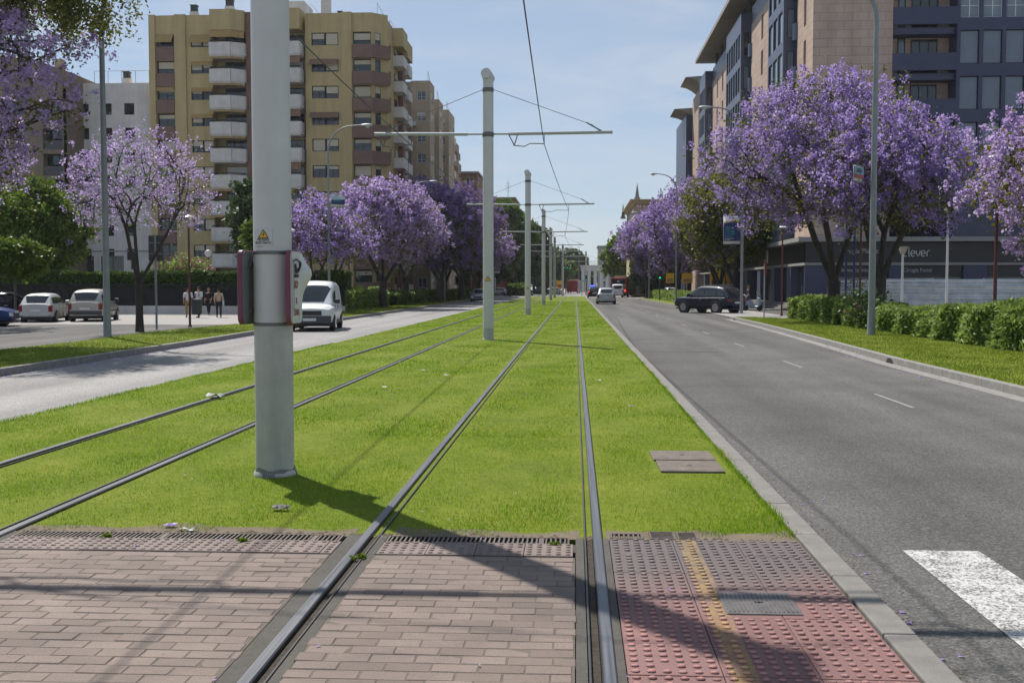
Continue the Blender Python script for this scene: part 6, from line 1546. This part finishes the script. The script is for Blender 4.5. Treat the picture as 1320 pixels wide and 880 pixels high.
    yf, yr = st[-1][0], st[0][0]; zf = st[-1][2]; zrr = st[0][2]
    if bumper:
        for yy, s in ((yf, 1), (yr, -1)):
            MB().box(-w*.93, w*.93, min(yy-s*.18, yy+s*.05), max(yy-s*.18, yy+s*.05), bumper[1], bumper[2]).build('bumper', bumper[0], o, bevel=.04)
    bo = .055 if bumper else .012
    for s in (-1, 1):
        hh = .24 if bumper and cat == 'van' else .15; MB().box(min(s*w*.50, s*w*.88), max(s*w*.50, s*w*.88), yf-.30, yf+.010, zf-.02-hh, zf-.01).build('headlight', 'clear_lens', o, bevel=.03)
        if rear_lamps == 'hi': MB().box(min(s*w*.74, s*w*.955), max(s*w*.74, s*w*.955), yr-.010, yr+.22, zrr-.36, zrr-.03).build('tail_light', 'red_lens', o, bevel=.03)
        else: MB().box(min(s*w*.55, s*w*.93), max(s*w*.55, s*w*.93), yr-.012, yr+.16, zrr-.22, zrr-.06).build('tail_light', 'red_lens', o, bevel=.03)
        if brake: MB().box(min(s*w*.76, s*w*.93), max(s*w*.76, s*w*.93), yr-.02, yr, zrr-.2, zrr-.08).build('brake_light', 'brake_red', o)
        if mirror: MB().box(min(s*w*.97, s*(w+.19)), max(s*w*.97, s*(w+.19)), yF0-.42, yF0-.28, zb+.02, zb+.19).build('mirror', paint_ if not bumper else 'black_plastic', o, bevel=.03)
        MB().box(min(s*w*.995, s*(w+.012)), max(s*w*.995, s*(w+.012)), -.15, .02, zb-.16, zb-.12).box(min(s*w*.995, s*(w+.012)), max(s*w*.995, s*(w+.012)), yR1-.1 if not c.get('blind_rear') else -.2, yR1+.07 if not c.get('blind_rear') else -.1, zb-.16, zb-.12).build('door_handle', 'alloy' if paint_ != 'paint_white' else 'black_plastic', o)
        d = MB()
        for yy in (c.get('doors') or (axles[0]+.55, .05, axles[1]-.55)): d.box(min(s*w*.98, s*(w+.003)), max(s*w*.98, s*(w+.003)), yy-.006, yy+.006, st[n//2][1]+.08, zb-.03)
        d.build('door_gap', 'ink_black', o)
    MB().box(-w*.52, w*.52, yf-.02, yf+.012, (zf-.24 if bumper else st[-1][1]+.10), (zf-.06 if bumper else st[-1][1]+.24)).build('grille', 'black_plastic', o)
    if plate:
        MB().box(-.26, .26, yf+bo, yf+bo+.012, (.42 if bumper else st[-1][1]+.26), (.53 if bumper else st[-1][1]+.37)).build('number_plate', 'white_paint', o)
        MB().box(-.26, .26, yr-bo-.012, yr-bo, zrr-.36 if not bumper else st[0][1]+.30, zrr-.25 if not bumper else st[0][1]+.41).build('number_plate', 'white_paint', o)
    MB().box(-w*.85, w*.85, yr+.15, yf-.15, st[n//2][1]-.06, st[n//2][1]+.02).build('underbody', 'ink_black', o)
    if skirt:
        for s in (-1, 1): MB().box(min(s*w*.97, s*(w+.008)), max(s*w*.97, s*(w+.008)), axles[0]+wr*1.2, axles[1]-wr*1.2, skirt[0], skirt[1]).build('side_trim', 'black_plastic', o)
    if rails:
        for s in (-1, 1): MB().tube([(s*wt*.9, yR1+.2, zt+.0), (s*wt*.9, yR1+.3, zt+.06), (s*wt*.9, yF1-.3, zt+.06), (s*wt*.9, yF1-.2, zt)], .018, 6).build('roof_rail', 'black_plastic', o)
    return o
hatch = lambda L_, z: [(-L_/2, .32, z), (-L_/2+.12, .24, z+.03), (-L_*.3, .2, z+.04), (0, .2, z+.02), (L_*.22, .2, z-.01), (L_*.40, .22, z-.13), (L_/2-.12, .25, z-.22), (L_/2, .34, z-.30)]
# dark blue crossover nosing out of the side street
car('dark navy blue crossover car nosing out of the side street on the right', (8.6, 69.1, RZ), math.radians(41), 4.6, 1.84, 1.74, 'paint_navy',
    [(-2.36, .48, 1.0), (-2.22, .38, 1.06), (-1.4, .34, 1.08), (0, .33, 1.05), (.95, .33, 1.05), (1.7, .35, 1.03), (2.15, .38, .95), (2.30, .44, .80)], dict(zb=1.04, r0=-2.30, r1=-1.72, f1=.28, f0=1.22, wt=.72, zr=1.66), (-1.36, 1.36), .39, name='crossover_car', rails=True, rear_lamps='lo', side_split=(.22, .56))
# white van coming towards us on the left road
vn = car('white delivery van driving towards us, half hidden by the thick pole', (-10.75, 43.9, LZ), PI+math.radians(7), 4.5, 1.80, 1.98, 'paint_white',
    [(-2.25, .34, 1.12), (-2.1, .28, 1.14), (-1.0, .26, 1.14), (0, .26, 1.12), (.9, .26, 1.10), (1.5, .28, 1.07), (2.0, .30, 1.01), (2.25, .36, .88)], dict(zb=1.08, r0=-2.22, r1=-2.02, f1=.66, f0=1.50, wt=.82, zr=1.93, blind_rear=True), (-1.45, 1.42), .32,
    cat='van', name='delivery_van', bumper=('dark_grey', .30, .62), side_split=(.66,), skirt=(.30, .42), rear_lamps='hi')
for s in (-1, 1):
    for i, (zz, a, b, mt) in enumerate(((1.62, -1.5, -.3, 'ink_red'), (1.47, -1.55, -.35, 'lettering_grey'), (1.34, -1.3, -.5, 'lettering_grey'))):
        m = MB(); y = a
        while y < b: q = rnd.uniform(.05, .1); xs = .80-.10*(zz-1.1)/.9; m.box(min(s*xs, s*(xs+.012)), max(s*xs, s*(xs+.012)), y, y+q, zz-.04, zz+.04); y += q+rnd.choice([.02, .02, .06])
        m.build('faded_print', mt, vn)
# parked cars at the left
car('silver hatchback parked before the hedge, second from the left lamp post', (-27.55, 54.2, -.24), math.radians(12), 4.02, 1.66, 1.44, 'paint_light', hatch(4.02, .90), dict(zb=.90, r0=-1.92, r1=-1.45, f1=.10, f0=.95, wt=.74, zr=1.40), (-1.25, 1.22), .29, rear_lamps='hi', group='cars parked before the clipped hedge', side_split=(.52,))
car('champagne tall family car parked right behind the left lamp post', (-25.6, 55.6, -.24), math.radians(12), 4.28, 1.75, 1.64, 'paint_champagne', hatch(4.28, .98), dict(zb=.98, r0=-2.06, r1=-1.62, f1=.25, f0=1.25, wt=.76, zr=1.58), (-1.38, 1.36), .31, rear_lamps='hi', group='cars parked before the clipped hedge', bumper=('dark_grey', .36, .56), side_split=(.18, .56), skirt=(.50, .57))
car('bright dark blue car cut off by the left edge, nearest of the parked cars', (-27.75, 47.3, -.24), math.radians(-78), 4.2, 1.70, 1.42, 'paint_blue', hatch(4.2, .92), dict(zb=.92, r0=-1.6, r1=-.9, f1=.25, f0=1.05, wt=.74, zr=1.37), (-1.28, 1.28), .30, group='cars parked before the clipped hedge', side_split=(.5,))
car('black car parked at the left edge behind the bright blue one', (-30.6, 56.2, -.24), math.radians(-70), 4.3, 1.72, 1.46, 'paint_black', hatch(4.3, .94), dict(zb=.94, r0=-1.6, r1=-.9, f1=.30, f0=1.15, wt=.74, zr=1.41), (-1.3, 1.3), .31, group='cars parked before the clipped hedge', side_split=(.5,))
# traffic
GT = 'cars in the traffic'
car('silver hatchback driving away on the right road, nearest of the queue', (2.95, 102.2, RZ), 0, 4.2, 1.76, 1.52, 'paint_silver', hatch(4.2, .96), dict(zb=.95, r0=-2.02, r1=-1.55, f1=.2, f0=1.15, wt=.74, zr=1.46), (-1.3, 1.3), .31, name='moving_car', group=GT, rear_lamps='hi')
pc = car('dark police car with a blue flashing light behind the silver hatchback', (2.75, 157, RZ), 0, 4.4, 1.80, 1.55, 'paint_black', hatch(4.4, .96), dict(zb=.95, r0=-2.1, r1=-1.6, f1=.2, f0=1.15, wt=.74, zr=1.48), (-1.35, 1.35), .32, name='moving_car', group=GT, brake=True)
lb = MB().box(-.55, .55, -.35, -.05, 1.58, 1.66).build('light_bar', 'dark_grey', pc); MB().box(-.5, .15, -.36, -.04, 1.66, 1.80).build('blue_beacon', 'blue_flash', lb, bevel=.03)
car('white van waiting in the queue behind the red bus', (6.45, 163.5, RZ), 0, 4.6, 1.76, 1.95, 'paint_white', [(-2.3, .36, 1.1), (-2.1, .28, 1.12), (0, .26, 1.1), (1.5, .28, 1.02), (2.1, .3, .9), (2.3, .36, .74)], dict(zb=1.08, r0=-2.28, r1=-2.18, f1=.7, f0=1.4, wt=.88, zr=1.9), (-1.45, 1.42), .32, cat='van', name='delivery_van', group=GT, rear_lamps='hi', side_split=(.3, .65))
car('pale oncoming car on the left road beside the second tram pole', (-11.0, 122.5, LZ), PI, 4.2, 1.70, 1.42, 'paint_silver', hatch(4.2, .90), dict(zb=.90, r0=-1.6, r1=-1.0, f1=.2, f0=1.05, wt=.74, zr=1.38), (-1.28, 1.28), .30, name='moving_car', group=GT)
for x, y, a, p, lb_ in ((-14.2, 196, 80, 'paint_light', 'distant white car between the second and third tram poles'), (-10.2, 205, 85, 'paint_greyblue', 'distant bluish car just right of the third tram pole'), (-6.9, 204, 95, 'paint_black', 'distant dark car with its brake lights lit, near the fourth tram pole'), (-4.6, 212, 88, 'paint_silver', 'distant silver car right of the fifth tram pole'),
                     (13.2, 150, 8, 'paint_silver', 'silver car parked under the trees right of the red bus'), (17.2, 136, 70, 'paint_white', 'white car parked beyond the low pale hedge'), (16.0, 120, 75, 'paint_light', 'pale car glimpsed between the trunks above the low hedge')):
    car(lb_, (x, y, -.2 if x < 8 else -.1), math.radians(a), 4.2, 1.72, 1.45, p, hatch(4.2, .92), dict(zb=.92, r0=-1.8, r1=-1.2, f1=.2, f0=1.05, wt=.74, zr=1.4), (-1.28, 1.28), .30, name='distant_car', group='distant cars', brake=(p == 'paint_black'))
# red buses
def bus(label, loc, rz, L_, joint=False):
    o = thing('city_bus', loc, label, 'bus', None, rz); w, h = 1.25, 2.98
    secs = [(0, L_)] if not joint else [(0, L_*.58), (L_*.58+.9, L_)]
    for i, (a, b) in enumerate(secs):
        m = MB().box(-w, w, a, b, .32, h).build('body', 'paint_red', o, bevel=.10, seg=3)
        g = MB(); n = int((b-a)/1.4)
        for s in (-1, 1):
            for k in range(n): y0 = a+.35+(b-a-.6)*k/n; g.box(min(s*w*.99, s*(w+.012)), max(s*w*.99, s*(w+.012)), y0, y0+(b-a-.6)/n-.07, 1.25, 2.42)
        g.build('side_windows', 'car_glass', o)
        MB().box(-w*.7, w*.7, a+.6, b-.6, h-.01, h+.24).build('roof_unit', 'cream_plaster', o, bevel=.08)
        for y in (a+1.6, b-1.8):
            for s in (-1, 1): wheel(o, s*(w-.16), y, .48, .28)
    if joint: MB().box(-w*.94, w*.94, L_*.58-.02, L_*.58+.92, .4, h-.1).build('bellows', 'black_plastic', o)
    MB().box(-w*.84, w*.84, -.014, .1, 1.62, 2.72).build('rear_window', 'car_glass', o, bevel=.03); 
    r = MB()
    for s in (-1, 1): r.box(min(s*w*.76, s*w*.93), max(s*w*.76, s*w*.93), -.02, .02, .82, 1.08)
    r.build('brake_light', 'brake_red', o); MB().box(-w*.8, w*.8, -.016, .02, .5, .78).build('rear_bumper', 'black_plastic', o)
    MB().box(-.2, .2, -.02, .0, 2.3, 2.5).build('route_number', 'lettering_grey', o)
    return o
bus('red articulated bus stopped at the head of the queue under the purple trees', (6.75, 166.5, RZ), math.radians(-17), 17.5, True)
bus('distant red bus coming across behind the traffic lights', (.2, 262, -.2), math.radians(176), 11.5)
# scooter ------------------------------------------------------------
o = thing('motor_scooter', (12.2, 74.2, -.14), 'light blue and white motor scooter parked on the pavement behind the dark blue car', 'scooter', None, math.radians(-60))
for y in (-.62, .62):
    t = MB().lathe((-.055, y, .24), [(.14, 0), (.22, .0), (.24, .03), (.24, .08), (.22, .11), (.14, .11)], 18, 'X').build('wheel', 'rubber', o, smooth=True); MB().cyl((-.05, y, .24), .13, .10, 14, 'X').build('rim', 'alloy', t)
MB().prism([(-.85, .42), (-.80, .72), (-.35, .78), (-.05, .66), (-.02, .34), (.22, .30), (.36, .36), (.46, .92), (.54, .96), (.66, .55), (.60, .44), (.44, .30), (.20, .22), (-.25, .22), (-.40, .40)], -.17, .17, 'X').build('body', 'paint_greyblue', o, bevel=.03)
MB().box(-.14, .14, -.80, -.10, .78, .86).build('seat', 'rubber', o, bevel=.035)
MB().tube([(-.33, .42, 1.04), (0, .50, 1.0), (.33, .42, 1.04)], .018, 6).build('handlebar', 'black_plastic', o)
MB().hexa([(-.2, .55, .95), (.2, .55, .95), (.2, .57, .95), (-.2, .57, .95), (-.15, .44, 1.4), (.15, .44, 1.4), (.15, .46, 1.4), (-.15, .46, 1.4)]).build('windshield', 'sky_glass', o)
MB().box(-.17, .17, -1.02, -.72, .86, 1.16).build('top_box', 'white_paint', o, bevel=.05); MB().lathe((0, .62, .78), [(.02, 0), (.08, 0), (.09, .04)], 12, 'Y').build('headlight', 'clear_lens', o)
# traffic lights and small far signs ---------------------------------
for x, y, h, lb in ((-1.85, 215, 5.6, 'distant double green traffic light on a mast left of the arched lamp'), (2.0, 186, 3.0, 'distant green traffic light on a short post beside the far red bus'), (9.3, 118, 2.9, 'green traffic light in the shade of the right-hand purple trees')):
    o = thing('traffic_light', (x, y, -.15), lb, 'traffic light', 'traffic lights far down the avenue')
    MB().cyl((0, 0, 0), .06, h, 8).build('post', 'dark_grey', o, smooth=True)
    for dx in ((-.25, .35) if h > 5 else (.0,)):
        c = MB().box(dx-.18, dx+.18, -.32, -.08, h-.5, h+.55).build('signal_box', 'black_plastic', o, bevel=.03)
        MB().cyl((dx, -.34, h-.28), .10, .03, 14, 'Y').build('green_lamp', 'signal_green', c)
for x, y, w_, h_, z, lb in ((-2.6, 188, 1.2, 1.3, 2.0, 'distant orange and yellow sign panel near the traffic lights'), (10.6, 120, .9, 1.1, 2.6, 'left yellow sign panel under the right-hand purple trees'), (12.6, 121, 1.2, 1.1, 2.6, 'middle yellow sign panel behind the right-hand trunks'), (15.6, 116, 2.2, 2.2, 2.4, 'big yellow and orange panel behind the olive leaved trees'), (-13.0, 150, .6, 1.2, .9, 'yellow box standing just right of the second tram pole')):
    o = thing('yellow_sign', (x, y, -.15), lb, 'sign', 'yellow signs in the distance')
    MB().box(-w_/2, w_/2, -.05, .05, z-h_/2, z+h_/2).build('sign_plate', 'warning_yellow', o, bevel=.01); MB().cyl((0, .1, 0), .05, z, 8).build('post', 'dark_grey', o)
    MB().box(-w_*.35, w_*.35, -.056, -.04, z-h_*.38, z-h_*.05).build('orange_field', 'banner_red' if x < 0 else 'awning_ochre', o)
o = thing('advertising_panel', (-15.0, 190, -.2), 'distant white advertising panel under the trees, between second and third tram poles', 'panel')
MB().box(-.9, .9, -.1, .1, .6, 3.2).build('panel', 'white_paint', o, bevel=.05); MB().box(-.75, .75, -.115, -.09, .8, 3.0).build('poster', 'awning_brown', o); MB().box(-.3, .3, -.08, .08, 0, .6).build('foot', 'dark_grey', o)
for x, y, lb in ((-3.4, 180, 'thin far signpost right of the sixth tram pole'), (1.2, 183, 'thin pale far signpost in front of the distant red bus')):
    o = thing('signpost', (x, y, -.2), lb, 'signpost', 'far thin signposts'); MB().cyl((0, 0, 0), .05, 2.9, 8).build('post', 'galvanised', o); MB().box(-.4, .4, -.03, .0, 2.4, 2.75).build('sign_plate', 'galvanised', o)

# ------------------------------------------------------------------ people
hz = MB().box(-120, 90, -12, 420, -1.3, 46).build('haze', None)
m, nt, out = new_mat('air'); pv = nt.nodes.new('ShaderNodeVolumePrincipled'); pv.inputs['Color'].default_value = (.86, .92, 1, 1); pv.inputs['Density'].default_value = 0.00014; pv.inputs['Anisotropy'].default_value = 0.3
L(nt, pv.outputs[0], out.inputs['Volume']); hz.data.materials.append(m); hz['kind'] = 'stuff'
simple('skin', (0.42, 0.23, 0.15), 0.6, 0.05); simple('hair_dark', (0.018, 0.012, 0.009), 0.6, 0.2); simple('hair_fair', (0.24, 0.14, 0.06), 0.6, 0.2)
simple('cloth_white', (0.62, 0.62, 0.63), 0.85, 0.06, 4); simple('cloth_beige', (0.45, 0.35, 0.26), 0.85, 0.08, 4); simple('cloth_black', (0.012, 0.012, 0.014), 0.85, 0.1); simple('denim', (0.035, 0.065, 0.14), 0.85, 0.15, 5); simple('khaki', (0.32, 0.21, 0.09), 0.85, 0.1, 5); simple('cloth_dark', (0.02, 0.022, 0.03), 0.85, 0.1); simple('shoe_red', (0.25, 0.04, 0.03), 0.6, 0.1)
def skin_mesh(name, verts, edges, mat, parent, root=0, sub=1):
    me = bpy.data.meshes.new(name); me.from_pydata([v[:3] for v in verts], edges, [])
    o = link(name, me, mat, parent)
    sk = o.modifiers.new('skin', 'SKIN'); sk.use_smooth_shade = True
    for i, v in enumerate(verts):
        r = v[3]; me.skin_vertices[0].data[i].radius = (r, r) if not isinstance(r, tuple) else r
    me.skin_vertices[0].data[root].use_root = True
    su = o.modifiers.new('smooth', 'SUBSURF'); su.levels = sub; su.render_levels = sub; return o
def person(label, loc, rz, H_, top, legs, hair, shoes='rubber', stride=.16, arms=(.1, -.1), elbow=(.15, .15), sleeves=True, bag=False, folder=False, long_hair=False, group='people at the railing'):
    o = thing('person', loc, label, 'person', group, rz); k = H_/1.75
    V = []; E = []
    def v(x, y, z, r, p=None):
        V.append((x*k, y*k, z*k, (r[0]*k, r[1]*k) if isinstance(r, tuple) else r*k)); i = len(V)-1
        if p is not None: E.append((p, i))
        return i
    pel = v(0, 0, .96, (.145, .11)); wst = v(0, .01, 1.12, (.135, .10), pel); ch = v(0, 0, 1.30, (.155, .11), wst); up = v(0, -.01, 1.42, (.10, .09), ch); nk = v(0, 0, 1.51, .052, up); hd = v(0, .02, 1.61, (.072, .085), nk); hd2 = v(0, .015, 1.71, (.055, .07), hd)
    nose = v(0, .115, 1.605, .014, hd)
    legp, armp = [], []
    for s, st in ((-1, stride), (1, -stride)):
        hp = v(s*.095, 0, .90, .092, pel); kn = v(s*.105, st*.55+.02, .50, .062, hp); an = v(s*.105, st, .10, .042, kn); hl = v(s*.105, st+.06, .045, .04, an); to = v(s*.115, st+.19, .035, .03, hl); legp.append((hp, kn, an, hl, to))
        a, e = (arms[0], elbow[0]) if s < 0 else (arms[1], elbow[1])
        shd = v(s*.19, -.01, 1.41, .058, up); el = v(s*.245, a*.6, 1.14, .042, shd); wr = v(s*.235, a*.6+e, .92 if e < .3 else 1.05, .030, el); pm = v(s*.232, a*.6+e*1.15+.01, .85 if e < .3 else 1.06, .030, wr); armp.append((shd, el, wr, pm))
        bx, by, bz = V[pm][0]/k, V[pm][1]/k, V[pm][2]/k
        for j, (dy, ln) in enumerate(((-.024, .06), (-.008, .072), (.008, .066), (.022, .05))):
            f1 = v(bx-s*.004, by+dy, bz-.05, .0085, pm); v(bx-s*.02, by+dy+.004, bz-.05-ln*.75, .007, f1)
        t1 = v(bx-s*.022, by+.035, bz-.015, .010, pm); v(bx-s*.03, by+.05, bz-.055, .008, t1)
    skin_mesh('body', V, E, 'skin', o)
    def shell(name, ids, chain, grow, mat, cut=None):
        vs = []; mp_ = {}
        for i in ids:
            x, y, z, r = V[i]; r2 = (r[0]*1.0+grow, r[1]+grow) if isinstance(r, tuple) else r+grow
            mp_[i] = len(vs); vs.append((x, y, z, r2))
        return skin_mesh(name, vs, [(mp_[a], mp_[b]) for a, b in chain], mat, o)
    (h1, k1, a1, e1, t1), (h2, k2, a2, e2, t2) = legp; (s1, l1, w1, p1_), (s2, l2, w2, p2_) = armp
    shell('trousers', [pel, h1, k1, a1, h2, k2, a2], [(pel, h1), (h1, k1), (k1, a1), (pel, h2), (h2, k2), (k2, a2)], .014*k, legs)
    ids = [wst, ch, up, s1, l1, s2, l2, pel]; chn = [(ch, wst), (wst, pel), (ch, up), (up, s1), (s1, l1), (up, s2), (s2, l2)]
    if sleeves == 'long': ids += [w1, w2]; chn += [(l1, w1), (l2, w2)]
    shell('shirt', ids, chn, .020*k, top)
    for a in ((a1, e1, t1), (a2, e2, t2)): shell('shoe', list(a), [(a[0], a[1]), (a[1], a[2])], .014*k, shoes)
    hv = [(0, -.005*k, 1.70*k, (.074*k, .088*k)), (0, -.03*k, 1.63*k, (.074*k, .072*k)), (0, .02*k, 1.735*k, (.058*k, .072*k))]; he = [(0, 1), (0, 2)]
    if long_hair: hv.append((0, -.07*k, 1.50*k, (.07*k, .035*k))); he.append((1, 3))
    skin_mesh('hair', hv, he, hair, o)
    ey = MB()
    for s in (-1, 1): ey.lathe((s*.028*k, .098*k, 1.625*k), [(.002, -.004), (.010, 0), (.002, .006)], 8, 'Y')
    ey.build('eyes', 'ink_black', o); MB().box(-.022*k, .022*k, .092*k, .102*k, 1.562*k, 1.570*k).build('mouth', 'ink_red', o)
    if bag: tag(MB().box(-.15, .15, -.30, -.13, 1.02*k, 1.40*k).build('backpack', 'cloth_dark', None, bevel=.05), 'dark backpack carried by '+bag, 'backpack')
    return o
pp = person('man in white shirt and khaki trousers at the bin beside the rust red lamp', (-22.5, 61.0, -.24), math.radians(195), 1.74, 'cloth_white', 'khaki', 'hair_dark', stride=.08, arms=(.1, .05))
pp2 = person('tall man in a white T-shirt and blue jeans, second of the four people', (-21.65, 60.4, -.24), math.radians(160), 1.80, 'cloth_white', 'denim', 'hair_dark', stride=.10)
person('fair haired woman dressed in black walking along the white low wall', (-23.2, 66.5, -.24), math.radians(175), 1.68, 'cloth_black', 'cloth_black', 'hair_fair', 'shoe_red', stride=.18, long_hair=False)
pf = person('man in a beige shirt and dark trousers walking away with papers in his hand', (-20.75, 61.2, -.24), math.radians(20), 1.68, 'cloth_beige', 'cloth_dark', 'hair_dark', stride=.14, sleeves='long')
tag(MB().box(-20.53, -20.50, 61.2, 61.42, .42, .76).build('papers', 'paper', None, bevel=.004), 'white sheaf of papers held by the man in the beige shirt', 'papers')
bp = thing('backpack', (-21.42, 60.42, .98), 'dark backpack on the tall man in the white T-shirt', 'backpack', None, math.radians(160)); MB().box(-.15, .15, -.30, -.16, -.2, .22).build('bag', 'cloth_dark', bp, bevel=.05)
for s in (-1, 1): MB().tube([(s*.10, -.17, .20), (s*.11, -.03, .27), (s*.115, .13, .16), (s*.11, .14, -.05)], .02, 6).build('strap', 'cloth_dark', bp)
bp.location = (-21.65, 60.4, 1.0)
person('person with reddish brown hair passing behind the dark blue car', (12.6, 78.5, -.1), math.radians(100), 1.72, 'cloth_dark', 'denim', 'hair_fair', stride=.1, group='distant pedestrians')
for i, (x, y, a, t, lb) in enumerate(((-19.6, 108, 90, 'cloth_dark', 'first of three dark figures standing in the shade under the left trees'), (-18.9, 108.5, 200, 'cloth_black', 'second of three dark figures in the shade under the left trees'), (-18.0, 109, 150, 'cloth_dark', 'third of three dark figures in the shade, nearest the teal banner lamp'), (-16.9, 121, 60, 'cloth_white', 'pedestrian in a white top under the dark purple trees'), (-15.8, 126, 120, 'cloth_white', 'pedestrian in a white top, deeper in the shade by the shaded hedge'), (-19.5, 92, 80, 'cloth_white', 'pedestrian behind the bright verge hedge, before the ochre wall'))):
    person(lb, (x, y, -.16), math.radians(a), 1.70, t, 'cloth_dark', 'hair_dark', stride=.1, group='distant pedestrians')
